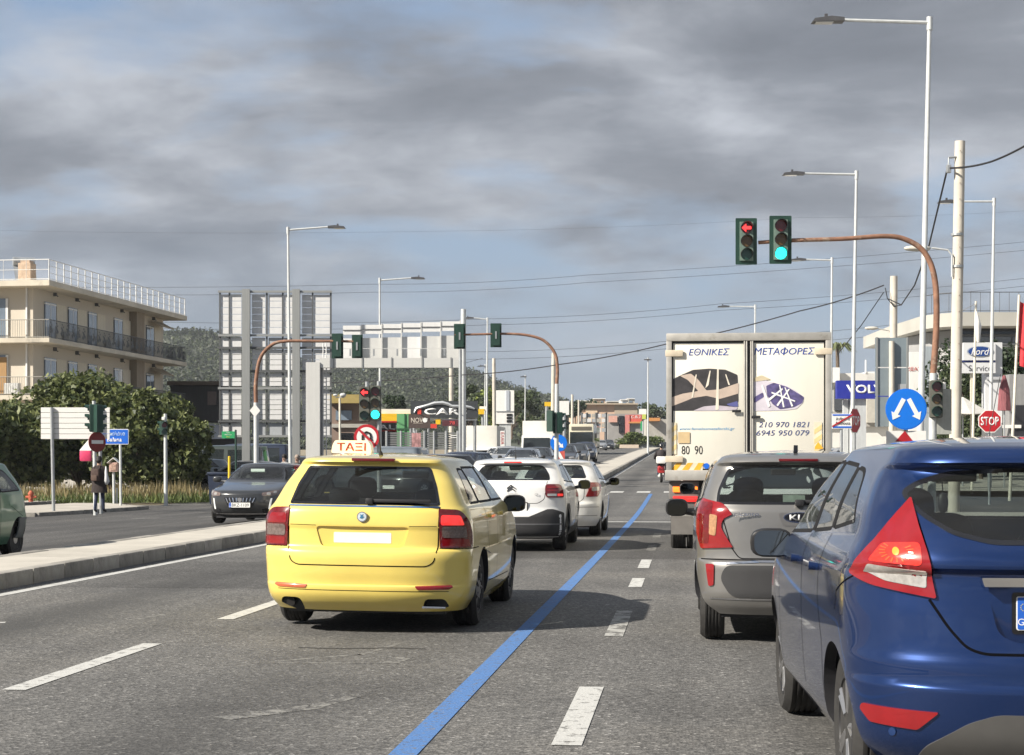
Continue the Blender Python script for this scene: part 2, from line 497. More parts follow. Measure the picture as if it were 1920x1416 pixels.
ys_far = np.concatenate([np.linspace(-40, 200, 121), np.linspace(205, 600, 60), np.linspace(650, 4500, 30)])
terrain('ground', -3000, 3000, 0, 0, 120, 0, -.10, dirt_m, ys=ys_far, edge=lambda y: (-900 - y * .6, 900 + y * .6), zf=lambda x, y: ground(max(-40, min(40, x)), y))
ys_rd = np.concatenate([np.linspace(-12, 200, 213), np.linspace(202, 560, 120)])
road = terrain('road', -19.6, 5.4, 0, 0, 50, 0, .0, asph, ys=ys_rd, label='grey main road with coarse worn asphalt')
terrain('side_street', -70, -19.6, 42, 62, 40, 20, -.004, asph_l, label='paler side street entering from the left')
terrain('side_street', 5.4, 60, 46, 60, 40, 14, -.004, asph_l, label='side street leaving on the right')
terrain('opposite_carriageway', -19.5, -8.9, -12, 62, 20, 74, .004, asph_l, label='smooth dark asphalt of the opposite carriageway')
def sheet(name, x0, x1, y0, y1, mat, dz=.004, ny=None, parent=road, sk=0.0):
    ny = ny or max(1, int((y1 - y0) / 1.5))
    b = MB(); vs, fs = [], []
    for j in range(ny + 1):
        y = y0 + (y1 - y0) * j / ny
        for x in (x0, x1): vs.append((x + sk * j / ny, y, ground(x, y) + dz))
    for j in range(ny): fs.append((2 * j, 2 * j + 1, 2 * j + 3, 2 * j + 2))
    b.add(vs, fs)
    o = b.obj(name, mat, parent)
    return o
sheet('asphalt_patch', -3.9, 4.5, 24.8, 39.6, asphalt('asphalt_patch', (.072, .071, .070), (.125, .122, .118)), .0015)
sheet('asphalt_patch', -7.0, -4.4, 18.5, 23.5, asphalt('asphalt_patch_old', (.082, .081, .079), (.14, .137, .132)), .0015)
sheet('blue_line', -1.405, -1.27, -2, 62, paint_b)
for (a, c, mt) in ((8.3, 10.5, paint_w), (13.6, 16.0, paint_w2), (19.1, 20.6, paint_w), (22.6, 24.6, paint_w), (27.2, 29, paint_f), (32, 34, paint_f)):
    sheet('lane_dash', -.665, -.515, a, c, mt)
for (a, c, mt) in ((10.0, 12.7, paint_w), (14.75, 17.4, paint_w), (20.5, 23, paint_w), (26, 28.5, paint_w), (31.5, 34, paint_w)):
    sheet('lane_dash', -4.15, -4.0, a, c, mt)
sheet('edge_line', -7.24, -7.10, -2, 41, paint_w)
sheet('stop_line', -7.3, 4.6, 40.0, 40.35, paint_w, ny=1)
sheet('stop_line', -4.0, 4.6, 32.6, 32.75, paint_f, ny=1)
for k in range(9): sheet('crossing_bar', -3.9 + k * 1.0, -3.4 + k * 1.0, 63.2, 64.8, paint_w, ny=1)
for k in range(5): sheet('crossing_bar', -19 + k * 1.8, -18.2 + k * 1.8, 46, 46.6, paint_f, ny=1)
sheet('edge_line', -3.80, -3.62, 72, 300, paint_w)
sheet('edge_line', 4.55, 4.68, -2, 44, paint_w)
# scuffed lettering remains and tar marks ahead of the camera
for (x0, y0, x1, y1, w, mt) in ((-2.98, 11.55, -2.35, 12.15, .05, paint_f), (-2.95, 11.55, -2.1, 11.62, .05, paint_f), (-2.35, 12.1, -2.2, 12.9, .05, paint_f), (-2.05, 11.62, -2.0, 12.0, .12, paint_f),
        (-2.5, 9.0, -2.1, 9.5, .16, paint_f), (-2.1, 9.5, -1.95, 10.0, .10, paint_f), (-4.9, 14.6, -4.75, 15.3, .05, paint_f), (-6.2, 14.2, -5.9, 14.3, .1, paint_w)):
    b = MB(); v = Vector((x1 - x0, y1 - y0)); n_ = Vector((-v.y, v.x)).normalized() * w / 2
    b.add([(x0 + n_.x, y0 + n_.y, .003), (x0 - n_.x, y0 - n_.y, .003), (x1 - n_.x, y1 - n_.y, .003), (x1 + n_.x, y1 + n_.y, .003)], [(0, 1, 2, 3)])
    b.obj('worn_marking', mt, road)
tar = M('tar_seal', (.06, .06, .06), .8, var=.3)
for pts in ([(-2.9, 12.55), (-2.6, 12.5), (-2.2, 12.6), (-1.95, 12.55)],):
    b = MB()
    for q in range(len(pts) - 1):
        a, c = Vector(pts[q]), Vector(pts[q + 1]); n_ = Vector((-(c - a).y, (c - a).x)).normalized() * .025
        b.add([(a.x + n_.x, a.y + n_.y, .005), (a.x - n_.x, a.y - n_.y, .005), (c.x - n_.x, c.y - n_.y, .005), (c.x + n_.x, c.y + n_.y, .005)], [(0, 1, 2, 3)])
    b.obj('tar_seal', tar, road)

kerb_m = M('kerb_concrete', (.30, .285, .255), .9, var=.2, vscale=4, bump=.25, bscale=50, dirt=((.17, .16, .145), .52), dscale=2.2)
kn_, kl_ = kerb_m.node_tree.nodes, kerb_m.node_tree.links     # every stone a little different
oi = kn_.new('ShaderNodeObjectInfo'); kr = kn_.new('ShaderNodeMapRange'); kr.inputs[3].default_value = .7; kr.inputs[4].default_value = 1.2
kl_.new(oi.outputs['Random'], kr.inputs[0]); kp = kn_['Principled BSDF']; src_ = kp.inputs['Base Color'].links[0].from_socket
km = kn_.new('ShaderNodeMix'); km.data_type = 'RGBA'; km.blend_type = 'MULTIPLY'; km.inputs[0].default_value = 1.0
kl_.new(src_, km.inputs[6]); kl_.new(kr.outputs[0], km.inputs[7]); kl_.new(km.outputs[2], kp.inputs['Base Color'])
kst = MB(); kst.box((0, 0, 0), (.2, .985, .22), ch=.02)
KST = kst.mesh('kerb_stone', kerb_m, 40)
def kerb_run(parent, pts, top, step=1.0, w=1.0):
    for k in range(len(pts) - 1):
        a, c = Vector(pts[k]), Vector(pts[k + 1]); n_ = max(1, round((c - a).length / step))
        for i in range(n_):
            q = a + (c - a) * ((i + .5) / n_)
            o = link('kerb_stone', KST, parent)
            o.location = (q.x, q.y, ground(q.x, q.y) + top - .11 + rnd.uniform(-.008, .004))
            ln = (c - a).length / n_
            z1, z0 = ground(*(q + (c - a).normalized() * .5)), ground(*(q - (c - a).normalized() * .5))
            o.rotation_euler = (math.atan2(z1 - z0, 1.0), 0, math.atan2(-(c - a).x, (c - a).y) + rnd.uniform(-.006, .006))
            o.scale = (w, ln, 1)
med_m = M('median_slab', (.47, .44, .385), .9, var=.14, vscale=1.2, bump=.2, bscale=45, dirt=((.33, .31, .27), .58), dscale=.8)
med = terrain('median_strip', -8.85, -7.7, -4, 45, 2, 50, .172, med_m, label='pale concrete median strip between the carriageways')
kerb_run(med, [(-7.6, -4), (-7.6, 45)], .18)
kerb_run(med, [(-8.95, -4), (-8.95, 45)], .18)
kerb_run(med, [(-8.9, 45.1), (-7.65, 45.1)], .18, .6)
med2 = terrain('median_strip', -5.6, -4.1, 68, 330, 2, 200, .21, med_m, label='raised median with brown kerb beyond the junction')
kerb_run(med2, [(-4.0, 68), (-4.0, 140)], .22, 1.5)
kerb_run(med2, [(-5.7, 68), (-5.7, 110)], .22, 1.5)
kerb_run(med2, [(-5.6, 67.9), (-4.1, 67.9)], .22, .5)
b = MB()
for x in (-4.0, -5.7):
    for k in range(36):
        y = 140 + k * 5 if x > -5 else 112 + k * 6
        z1, z0 = ground(x, y + 5), ground(x, y)
        b.add([(x - .1, y, z0 - .05), (x + .1, y, z0 - .05), (x + .1, y, z0 + .22), (x - .1, y, z0 + .22), (x - .1, y + 6, z1 - .05), (x + .1, y + 6, z1 - .05), (x + .1, y + 6, z1 + .22), (x - .1, y + 6, z1 + .22)],
              [(0, 1, 2, 3), (0, 4, 5, 1), (1, 5, 6, 2), (2, 6, 7, 3), (3, 7, 4, 0), (4, 7, 6, 5)])
o = b.obj('far_kerb', kerb_m, med2); tag(o, kind='stuff')
# left footway with island
pav = terrain('pavement', -34, -21.4, 60, 120, 12, 60, .12, pave_m, label='pale concrete footway in front of the fig trees', edge=lambda y: (-40, -23.6 + (y - 64) * .22 if y < 76 else -21.0))
kerb_run(pav, [(-24.5, 60), (-21.0, 76), (-20.9, 92)], .14)
isl = terrain('traffic_island', -24, -20, 50, 61, 6, 12, .11, pave_m, label='small concrete island at the side street mouth', edge=lambda y: (-24.5 + (y - 50) * .18, -19.75 + (y - 50) * .16 if y < 57 else -18.6 - (y - 57) * .7))
kerb_run(isl, [(-23.5, 49.9), (-19.7, 50.1), (-18.5, 57.0), (-21.5, 61.0)], .13, .9)
terrain('pavement', 5.6, 12, -5, 44, 6, 50, .13, pave_m, label='concrete footway along the right kerb')
pr = terrain('pavement', 5.6, 13, 62, 300, 6, 120, .13, pave_m, label='concrete footway beyond the right side street')
terrain('forecourt', 12, 60, -5, 44, 10, 20, .02, asph_l, label='asphalt forecourt on the right')
terrain('forecourt', 13, 70, 62, 200, 10, 50, .02, pave_m, label='concrete forecourt of the car dealers')
terrain('forecourt', -60, -21.5, 92, 200, 10, 40, .02, asph_l, label='asphalt forecourt of the filling station')
# ------------------------------------------------------------------ kit for street furniture and buildings
def blob(c, s, n=2.6, nu=14, nv=8):
    "superellipsoid as verts/faces"
    vs, fs = [], []
    f = lambda t: math.copysign(abs(t) ** (2 / n), t)
    for j in range(nv + 1):
        p = -PI / 2 + PI * j / nv
        for i in range(nu):
            a = 2 * PI * i / nu
            vs.append((c[0] + s[0] * f(math.cos(p)) * f(math.cos(a)), c[1] + s[1] * f(math.cos(p)) * f(math.sin(a)), c[2] + s[2] * f(math.sin(p))))
    for j in range(nv):
        for i in range(nu):
            i2 = (i + 1) % nu
            fs.append((j * nu + i, j * nu + i2, (j + 1) * nu + i2, (j + 1) * nu + i))
    return vs, fs
UB = {}
def ubox(name, parent, mat, c, s, rz=0.0, rx=0.0):
    "one box piece; alike pieces share a mesh"
    if mat.name not in UB:
        b = MB(); b.box((0, 0, 0), (1, 1, 1)); UB[mat.name] = b.mesh('piece', mat)
    o = link(name, UB[mat.name], parent)
    o.location = c; o.scale = s; o.rotation_euler = (rx, 0, rz)
    return o
class Spot:
    "a thing standing at column px, depth d; lx/lz turn survey pixels into its own metres"
    def __init__(s, name, label, cat, px, d, group=None, rz=None, base=None, dz=0.0):
        s.px, s.d = px, d
        x, y = at(px, d)
        s.g = ground(x, y) - .02 + dz if base is None else base
        s.t = thing(name, label, cat, (x, y, s.g), YAW if rz is None else rz, group)
    def lx(s, px): return (px - s.px) * s.d / F_PX
    def lz(s, py): return zat(py, s.d) - s.g
    def m(s, n): return n * s.d / F_PX
    def board(s, name, px0, py0, px1, py1, mat, y=0.0, th=.05, parent=None):
        return ubox(name, parent or s.t, mat, ((s.lx(px0) + s.lx(px1)) / 2, y, (s.lz(py0) + s.lz(py1)) / 2), (abs(s.lx(px1) - s.lx(px0)), th, abs(s.lz(py0) - s.lz(py1))))
    def pole(s, name, px0, py0, px1, py1, r0, r1, mat, y=0.0, n=12, parent=None):
        b = MB(); b.tube((s.lx(px0), y, s.lz(py0) if py0 is not None else 0.0), (s.lx(px1), y, s.lz(py1)), r0, r1, n)
        return b.obj(name, mat, parent or s.t, 40)
    def text(s, st, px, py, w=None, h=None, mat=None, y=-.03, parent=None, **k):
        return text(st, mat or white_ink, parent or s.t, (s.lx(px), y, s.lz(py)), w=s.m(w) if w else None, h=s.m(h) if h else None, **k)

lamp_dark = M('luminaire_grey', (.10, .10, .105), .45, .3)
lamp_lens = M('luminaire_lens', (.55, .56, .55), .2, coat=.5)
def lamp(px, top, d, head_px, label, base_px=None, group='tall street lamps', r=.085, dip=6, hl=.75):
    s = Spot('street_lamp', label, 'street lamp', base_px or px, d, group)
    s.pole('pole', base_px or px, None, px, top, r, r * .55, galv_pale)
    sg = 1 if head_px > px else -1
    b = MB(); b.tube((s.lx(px), 0, s.lz(top) - .08), (s.lx(head_px) - sg * hl, 0, s.lz(top) + s.m(-dip * .4)), r * .5, r * .42, 8)
    b.tube((s.lx(px), 0, s.lz(top) - .25), (s.lx(px), 0, s.lz(top) + .05), r * .8, r * .8, 10)
    b.obj('arm', galv_pale, s.t, 40)
    x1 = s.lx(head_px); z = s.lz(top) - s.m(dip * .4) - .02
    hb = MB()
    prof = [(x1, z - .04), (x1 - sg * .05, z + .03), (x1 - sg * hl * .6, z + .08), (x1 - sg * hl, z + .05), (x1 - sg * hl, z - .03), (x1 - sg * hl * .7, z - .03)]
    hb.prism(prof, lambda u, v, dd: (u, dd, v), -.15, .15)
    hb.box((x1 - sg * hl * .45, 0, z + .12), (.07, .07, .07))
    h = hb.obj('lamp_head', lamp_dark, s.t)
    ubox('lens', h, lamp_lens, (x1 - sg * hl * .38, 0, z - .045), (hl * .55, .24, .02))
    return s
sig_black = M('signal_black', (.014, .016, .016), .55)
def sig_lens(k, lit):
    cols = {'r': ((.10, .012, .012), (1, .03, .03)), 'y': ((.09, .05, .012), (1, .6, .1)), 'g': ((.012, .05, .035), (.02, .95, .72))}
    if lit: return M('signal_lit_' + k, cols[k][0], .3, emit=cols[k][1], estr=2.2)
    return M('signal_off_' + k, cols[k][0], .25, coat=.6)
def signal(parent, c, w=.30, h=.93, lit=None, back=True, face=0.0, plate_m=None, house=None, arrow=False, name='signal_head', visor=.16, nl=3):
    "traffic signal head, lenses towards -y before turning by face"
    e = link(name, None, parent) if False else None
    b = MB()
    if back: b.prism(rrect(w * 1.46, h, .02), XZ(0), .02, .035)
    hh = (h * .86) if back else h
    b.prism(rrect(w, hh, .03), XZ(0), .036 if back else .0, .20)
    o = b.obj(name, plate_m or sig_green, parent, 30)
    o.location = c; o.rotation_euler = (0, 0, face)
    ubox('face_panel', o, house or sig_pale, (0, .0, 0), (w * .92, .03, hh * .97))
    st = hh / nl; r = min(w * .40, st * .42)
    for k in range(nl):
        key = ('r', 'y', 'g')[k] if nl == 3 else ('r', 'g')[k]
        z = hh / 2 - st * (k + .5)
        q = MB(); q.prism(circle(r, 20, 0, z), XZ(0), -.03, 0)
        lo = q.obj('lens', sig_lens(key, lit == key and not arrow), o, 30)
        if lit == key and arrow:
            q = MB(); q.prism([(-r * .85, z), (-r * .1, z + r * .7), (-r * .1, z + r * .25), (r * .8, z + r * .25), (r * .8, z - r * .25), (-r * .1, z - r * .25), (-r * .1, z - r * .7)], XZ(0), -.04, -.02)
            q.obj('lit_arrow', sig_lens('r', True), o)
        v = MB(); n = 14; vs, fs = [], []
        for i in range(n + 1):
            a = R(-25 + 230 * i / n)
            for rr, y in ((r * 1.08, -.03), (r * 1.08, -visor if 15 < math.degrees(a) < 165 else -visor * .45), (r * 1.0, -visor if 15 < math.degrees(a) < 165 else -visor * .45), (r * 1.0, -.03)):
                vs.append((rr * math.cos(a), y, z + rr * math.sin(a)))
        for i in range(n):
            for j in range(3): fs.append((i * 4 + j, (i + 1) * 4 + j, (i + 1) * 4 + j + 1, i * 4 + j + 1))
        v.add(vs, fs); v.obj('visor', sig_black if back else sig_green, o)
    return o
def sign_disc(parent, c, r, field, border=None, face=0.0, name='sign_disc', n=40, th=.02):
    b = MB(); b.prism(circle(r, n), XZ(0), 0, th)
    o = b.obj(name, border or field, parent, 30); o.location = c; o.rotation_euler = (0, 0, face)
    b = MB(); b.prism(circle(r * (.95 if not border else .78), n), XZ(0), -.004, .002); b.obj('sign_field', field, o, 30)
    q = MB(); q.prism(circle(r * .97, n), XZ(0), th, th + .004); q.obj('sign_back', galv, o, 30)
    return o
def arrow_poly(x0, z0, x1, z1, w, hw, hl):
    a, c = Vector((x0, z0)), Vector((x1, z1)); t = (c - a).normalized(); n = Vector((-t.y, t.x)); m = c - t * hl
    return [tuple(q) for q in (a + n * w / 2, m + n * w / 2, m + n * hw / 2, c, m - n * hw / 2, m - n * w / 2, a - n * w / 2)]

# leaves: many small two-triangle blades in one mesh
def leaf_mat(name, c1, c2):
    m, N, L, p = node_mat(name)
    g = N.new('ShaderNodeNewGeometry'); r = N.new('ShaderNodeValToRGB')
    r.color_ramp.elements[0].color = (*c1, 1); r.color_ramp.elements[1].color = (*c2, 1)
    L.new(g.outputs['Random Per Island'], r.inputs[0]); L.new(r.outputs[0], p.inputs['Base Color'])
    p.inputs['Roughness'].default_value = .55
    p.inputs['Subsurface Weight'].default_value = 0.0
    tr = N.new('ShaderNodeBsdfTranslucent'); L.new(r.outputs[0], tr.inputs[0])
    mx = N.new('ShaderNodeMixShader'); mx.inputs[0].default_value = .25
    L.new(p.outputs[0], mx.inputs[1]); L.new(tr.outputs[0], mx.inputs[2]); L.new(mx.outputs[0], N['Material Output'].inputs[0])
    MATS[name] = m
    return m
def leaves_np(pts, size, rng, up=.35):
    n = len(pts)
    d1 = rng.normal(size=(n, 3)); d1 /= np.linalg.norm(d1, axis=1)[:, None]
    nr = rng.normal(size=(n, 3)); nr[:, 2] = np.abs(nr[:, 2]) + up
    d2 = np.cross(nr, d1); d2 /= np.linalg.norm(d2, axis=1)[:, None] + 1e-9
    s = size * rng.uniform(.6, 1.3, n)[:, None]
    A = pts - d1 * s; B = pts + d2 * s * .62; C = pts + d1 * s; D = pts - d2 * s * .62
    v = np.stack([A, B, C, D], 1).reshape(-1, 3)
    f = np.arange(4 * n).reshape(-1, 4)
    return v, f
def leaf_obj(name, pts, size, mat, parent, rng, up=.35):
    v, f = leaves_np(np.asarray(pts), size, rng, up)
    me = bpy.data.meshes.new(name); me.from_pydata(v.tolist(), [], f.tolist()); me.materials.append(mat); me.update()
    return link(name, me, parent)
def crown_points(rng, clumps, per, shell=.55):
    out = []
    for (c, r) in clumps:
        k = rng.normal(size=(per, 3)); k /= np.linalg.norm(k, axis=1)[:, None]
        rad = rng.uniform(shell, 1.0, per) ** .7
        out.append(np.array(c) + k * rad[:, None] * np.array(r))
    return np.concatenate(out)
def tree(name, label, loc, h, w, mat, trunk_h, nclump=14, per=220, leaf=.12, group=None, seed=1, dp=None, bark=None, shape='round', cat='tree'):
    rng = np.random.default_rng(seed)
    t = thing(name, label, cat, loc, 0, group)
    dp = dp or w
    cl = []
    for k in range(nclump):
        a = rng.uniform(0, 2 * PI); q = math.sqrt(rng.uniform(0, 1)); zz = rng.uniform(0, 1)
        if shape == 'cone': q *= (1 - zz) * .9 + .05
        elif shape == 'round': q *= math.sqrt(max(.05, 1 - (2 * zz - 1) ** 2 * .8))
        c = (math.cos(a) * q * w / 2 * .78, math.sin(a) * q * dp / 2 * .78, trunk_h + (h - trunk_h) * (.08 + .84 * zz))
        rr = (h - trunk_h) * rng.uniform(.07, .21) if shape != 'cone' else w * rng.uniform(.18, .3) * (1.15 - zz * .7)
        cl.append((c, (rr * min(1.3, w / (h - trunk_h) + .35), rr * min(1.3, dp / (h - trunk_h) + .35), rr)))
    leaf_obj('crown', crown_points(rng, cl, per), leaf, mat, t, rng)
    b = MB()
    tr = max(.05, h * .022)
    b.path([(0, 0, -.1), (rng.uniform(-.1, .1), 0, trunk_h * .6), (rng.uniform(-.2, .2), 0, trunk_h + (h - trunk_h) * .5)], [tr, tr * .8, tr * .35], 8)
    for c, r in cl[:7]:
        b.path([(0, 0, trunk_h * .8), (c[0] * .5, c[1] * .5, (trunk_h + c[2]) / 2), c], [tr * .5, tr * .35, tr * .12], 6)
    b.obj('trunk', bark or M('bark', (.13, .10, .075), .9, var=.3, bump=.4, bscale=30), t, 50)
    return t
fig = leaf_mat('fig_leaves', (.03, .052, .016), (.20, .225, .08))
pine = leaf_mat('pine_needles', (.015, .03, .012), (.05, .085, .03))
olive = leaf_mat('olive_leaves', (.035, .055, .025), (.11, .14, .06))
lime = leaf_mat('lime_leaves', (.08, .12, .02), (.25, .30, .06))
dry = leaf_mat('dry_grass', (.16, .13, .06), (.34, .28, .14))
grn = leaf_mat('green_weeds', (.05, .08, .02), (.16, .20, .06))
def wire(label, pts3, r, mat=None, group='overhead cables', name='overhead_cable', sag=0.0, n=5, seg=10):
    P = []
    for k in range(len(pts3) - 1):
        a, c = Vector(pts3[k]), Vector(pts3[k + 1])
        for i in range(seg):
            t = i / seg
            q = a.lerp(c, t); q.z -= sag * 4 * t * (1 - t); P.append(q)
    P.append(Vector(pts3[-1]))
    b = MB(); b.path(P, r, n, True)
    o = b.obj(name, mat or M('cable_black', (.02, .02, .022), .6), None, 60)
    return tag(o, label, 'cable', group)
def p3(px, py, d):
    x, y = at(px, d); return (x, y, zat(py, d))
from mathutils import noise as mnoise
# ------------------------------------------------------------------ left: hotel, fig trees, signs
stucco = M('cream_stucco', (.58, .525, .44), .9, var=.08, vscale=.6, bump=.08, bscale=60, dirt=((.50, .43, .33), .6), dscale=.35)
stucco2 = M('grey_plaster', (.40, .385, .35), .9, var=.12, vscale=.7, dirt=((.27, .26, .235), .55), dscale=.5)
slab_m = M('slab_concrete', (.55, .50, .41), .9, var=.16, vscale=.5, dirt=((.30, .28, .24), .55), dscale=.7)
iron = M('iron_railing', (.10, .105, .11), .6, .3)
white_rail = M('white_railing', (.74, .74, .72), .5)
shut = M('cream_shutter', (.66, .60, .48), .7, var=.06)
pane = M('window_pane', (.16, .20, .25), .08, .0, coat=1.0, var=.3, vscale=.6)
ax, ay = at(62, 95); bx_, by_ = at(306, 116)
A = Vector((ax, ay)); B = Vector((bx_, by_)); Ld = (B - A).length; ang = math.atan2((B - A).y, (B - A).x)
hotel = thing('apartment_building', 'cream three-storey block with long railed balconies behind the fig trees', 'building', (ax, ay, -.3), ang)
# local x runs along the long street face, local y points away from the street (left)
G0 = .3
Zs = [5.25 + G0, 8.4 + G0, 11.55 + G0]
Dp = 13.0
ubox('wall', hotel, stucco, (Ld / 2, Dp / 2, 5.6 + .15), (Ld, Dp, 11.6))
for k, z in enumerate(Zs):
    top = k == 2
    ov = 1.35
    sl = MB(); sl.box((Ld / 2 - .1, (Dp - ov) / 2, z - .16), (Ld + 1.9, Dp + ov + .1, .32 if top else .26), ch=.02)
    sl.obj('roof_slab' if top else 'balcony_slab', slab_m, hotel)
def rail_run(parent, p0, p1, h, step, mat, pat=False, name='railing', mid=(), bar=.012, post=None):
    b = MB(); a, c = Vector(p0), Vector(p1); ln = (c - a).length; dr = (c - a) / ln
    up = Vector((0, 0, 1))
    b.tube(a + up * h, c + up * h, .025, n=6); b.tube(a + up * .08, c + up * .08, .018, n=6)
    for m_ in mid: b.tube(a + up * m_, c + up * m_, .015, n=6)
    n = int(ln / step)
    for i in range(n + 1):
        q = a + dr * (ln * i / n)
        b.tube(q + up * .0, q + up * h, bar, n=4, cap=False)
        if pat and i % 6 in (1, 2, 3):
            z = (.35, .55, .42)[i % 6 - 1]
            e = dr * step * .9
            b.add([q + up * (z - .2), q + e + up * z, q + up * (z + .2), q - e + up * z], [(0, 1, 2, 3)])
            b.add([q + up * (z + .18), q + e * .7 + up * (z + .32), q + up * (z + .45), q - e * .7 + up * (z + .32)], [(0, 1, 2, 3)])
    return b.obj(name, mat, parent)
for k, z in enumerate(Zs[:2]):
    rail_run(hotel, (-.8, -1.28, z - .03), (Ld + .8, -1.28, z - .03), 1.02, .13, iron, True)
    rail_run(hotel, (-.8, -1.28, z - .03), (-.8, Dp * .6, z - .03), 1.02, .13, M('iron_railing_pale', (.28, .27, .24), .6), False)
    rail_run(hotel, (Ld + .8, -1.28, z - .03), (Ld + .8, 3, z - .03), 1.02, .13, iron, True)
    # balcony doors with shutters on the long face, recess with its shade painted brown
    f = Ld / 21.0
    for i, (x, w) in enumerate(((2.2, 1.5), (5.4, 1.2), (8.4, 1.2), (12.6, 1.3), (18.3, 1.3))):
        d_ = ubox('balcony_door', hotel, pane, (x * f, -.03, z + 1.1), (w, .12, 2.2))
        ubox('door_frame', d_, white_rail, (0, -.25, .46), (1.1, .6, .04)); ubox('door_frame', d_, white_rail, (0, -.25, 0), (.05, .6, .98))
        ubox('shutter', hotel, shut, ((x + w / 2 + .75) * f, -.05, z + 1.1), (1.3, .1, 2.2))
        q = MB(); q.box((x * f + .6, -.09, z + 2.75), (.16, .2, .22), ch=.03); q.tube((x * f + .6, -.1, z + 2.7), (x * f + .6, -.28, z + 2.62), .03, n=6); q.obj('wall_lamp', iron, hotel)
    ubox('shaded_recess', hotel, M('shadow_brown', (.30, .25, .19), .9), (15.4 * f, -.25, z + 1.5), (1.4, .5, 2.75))  # brown box stands in for a recess, its shade put into the colour
    # street-end face
    w_ = ubox('end_window', hotel, pane, (-.03, 2.6, z + 1.15), (.12, 2.2, 2.2))
    for yy in (-.5, 0, .5): ubox('window_frame', w_, white_rail, (-.3, yy, 0), (.5, .06, 1.0))
    ubox('curtain', hotel, M('curtain_ochre', (.36, .22, .10), .9, var=.2, vscale=4, stretch=(8, 8, 1)), (-.12, 1.75, z + 1.1), (.06, .5, 2.05)) if k == 0 else None
    ubox('rain_pipe', hotel, white_rail, (-.06, .35, z + 1.5), (.09, .09, 3.0))
rail_run(hotel, (-.8, -1.28, Zs[2]), (Ld + .7, -1.28, Zs[2]), 1.15, 1.0, white_rail, name='roof_railing', mid=(.42, .8), bar=.035)
rail_run(hotel, (-.8, -1.28, Zs[2]), (-.8, 8, Zs[2]), 1.15, 1.2, white_rail, name='roof_railing', mid=(.6,), bar=.015)
q = MB(); q.box((0, 0, .5), (.75, .75, 1.3), ch=.03); q.box((0, 0, 1.2), (.55, .55, .2), ch=.02); o = q.obj('chimney', M('chimney_brick', (.50, .38, .28), .9, var=.2), hotel); o.location = (.9, .75, Zs[2])
q = MB(); q.tube((-.6, 0, 1.45), (.6, 0, 1.45), .28, n=16); q.add([(-.6, -.1, 1.2), (.6, -.1, 1.2), (.6, -1.5, .2), (-.6, -1.5, .2)], [(0, 1, 2, 3)]); q.tube((0, 0, 0), (0, 0, 1.2), .04, n=6)
o = q.obj('solar_heater', galv, hotel, 40); o.location = (2.6, 1.7, Zs[2]); o.rotation_euler = (0, 0, R(-60))
q = MB(); q.box((0, 0, .6), (3, 3, 1.2)); o = q.obj('roof_hut', stucco2, hotel); o.location = (3.0, 6.5, Zs[2])
q = MB(); q.box((0, 0, 0), (.35, .85, .62), ch=.03); q.lathe([(.24, -.19), (.22, -.2), (.05, -.19)], lambda a, b2, h: (h, a - .12, b2), 20); o = q.obj('air_conditioner', M('ac_white', (.62, .62, .60), .5), hotel); o.location = (-.45, 1.0, Zs[0] + .35)

for (x, k) in ((4.2, 1), (10.6, 1), (17.0, 1), (7.2, 0), (14.0, 0)):
    q = MB(); q.box((0, 0, 0), (.85, .32, .6), ch=.03); q.lathe([(.24, -.17), (.22, -.18), (.05, -.17)], lambda a, b2, h: (a - .1, h, b2), 18); o = q.obj('air_conditioner', M('ac_white', (.62, .62, .60), .5), hotel); o.location = (x * Ld / 21, -.35, Zs[k] + .38)
for k in (0, 1): q = MB(); q.box((0, 0, 0), (2.4, .9, .05), rx=R(28)); o = q.obj('awning', M('awning_beige', (.42, .36, .27), .8, var=.1), hotel); o.location = (19.3 * Ld / 21, -.55, Zs[k] + 2.35)

# dark box building and awning behind the hotel
s = Spot('shop_building', 'black corrugated upper storey of a low shop beside the hotel', 'building', 372, 118)
corr = M('black_cladding', (.028, .027, .027), .6, var=.2, vscale=2, stretch=(14, 1, 1))
s.board('upper_storey', 322, 722, 430, 790, corr, 2.0, 5)
s.board('roof_edge', 318, 716, 432, 723, M('dark_timber', (.10, .075, .055), .8), 1.8, 5.4)
s.board('lower_storey', 330, 800, 440, 885, M('dark_shopfront', (.035, .035, .04), .4), 2.5, 5)
s.board('window', 392, 735, 408, 760, M('poster_brown', (.12, .09, .08), .5), -.55, .1)
q = MB(); q.add([(s.lx(348), -.5, s.lz(788)), (s.lx(430), -.5, s.lz(800)), (s.lx(430), -2.0, s.lz(824)), (s.lx(352), -2.0, s.lz(824))], [(0, 1, 2, 3)]); q.obj('awning', M('awning_grey', (.40, .41, .42), .7), s.t)

# fig trees
for i, (px, d, top, w, dp, sd) in enumerate(((40, 72, 742, 4.8, 4.0, 3), (150, 74, 702, 5.2, 4.0, 4), (255, 72, 728, 4.4, 4.0, 5), (330, 72, 780, 3.0, 3.4, 6), (-60, 70, 755, 4.2, 4, 8), (205, 80, 712, 5, 3, 12), (100, 80, 735, 5, 3, 13), (300, 80, 745, 5, 3, 14))):
    x, y = at(px, d); g = ground(x, y)
    tree('fig_tree', ['broad fig tree at the left behind the white sign board', 'tallest fig tree, leaves reaching the hotel balcony', 'fig tree behind the blue place-name sign', 'rightmost low fig tree behind the slim pedestrian signal',
        'fig tree cut by the left picture edge', 'fig tree in the second row below the hotel middle', 'fig tree in the second row below the hotel corner', 'fig tree in the second row towards the black shop'][i],
        (x, y, g), zat(top, d) - g, w, fig, .4, 46 if i < 5 else 26, 240, .13, 'fig trees below the hotel', sd, dp)
rng = np.random.default_rng(5)
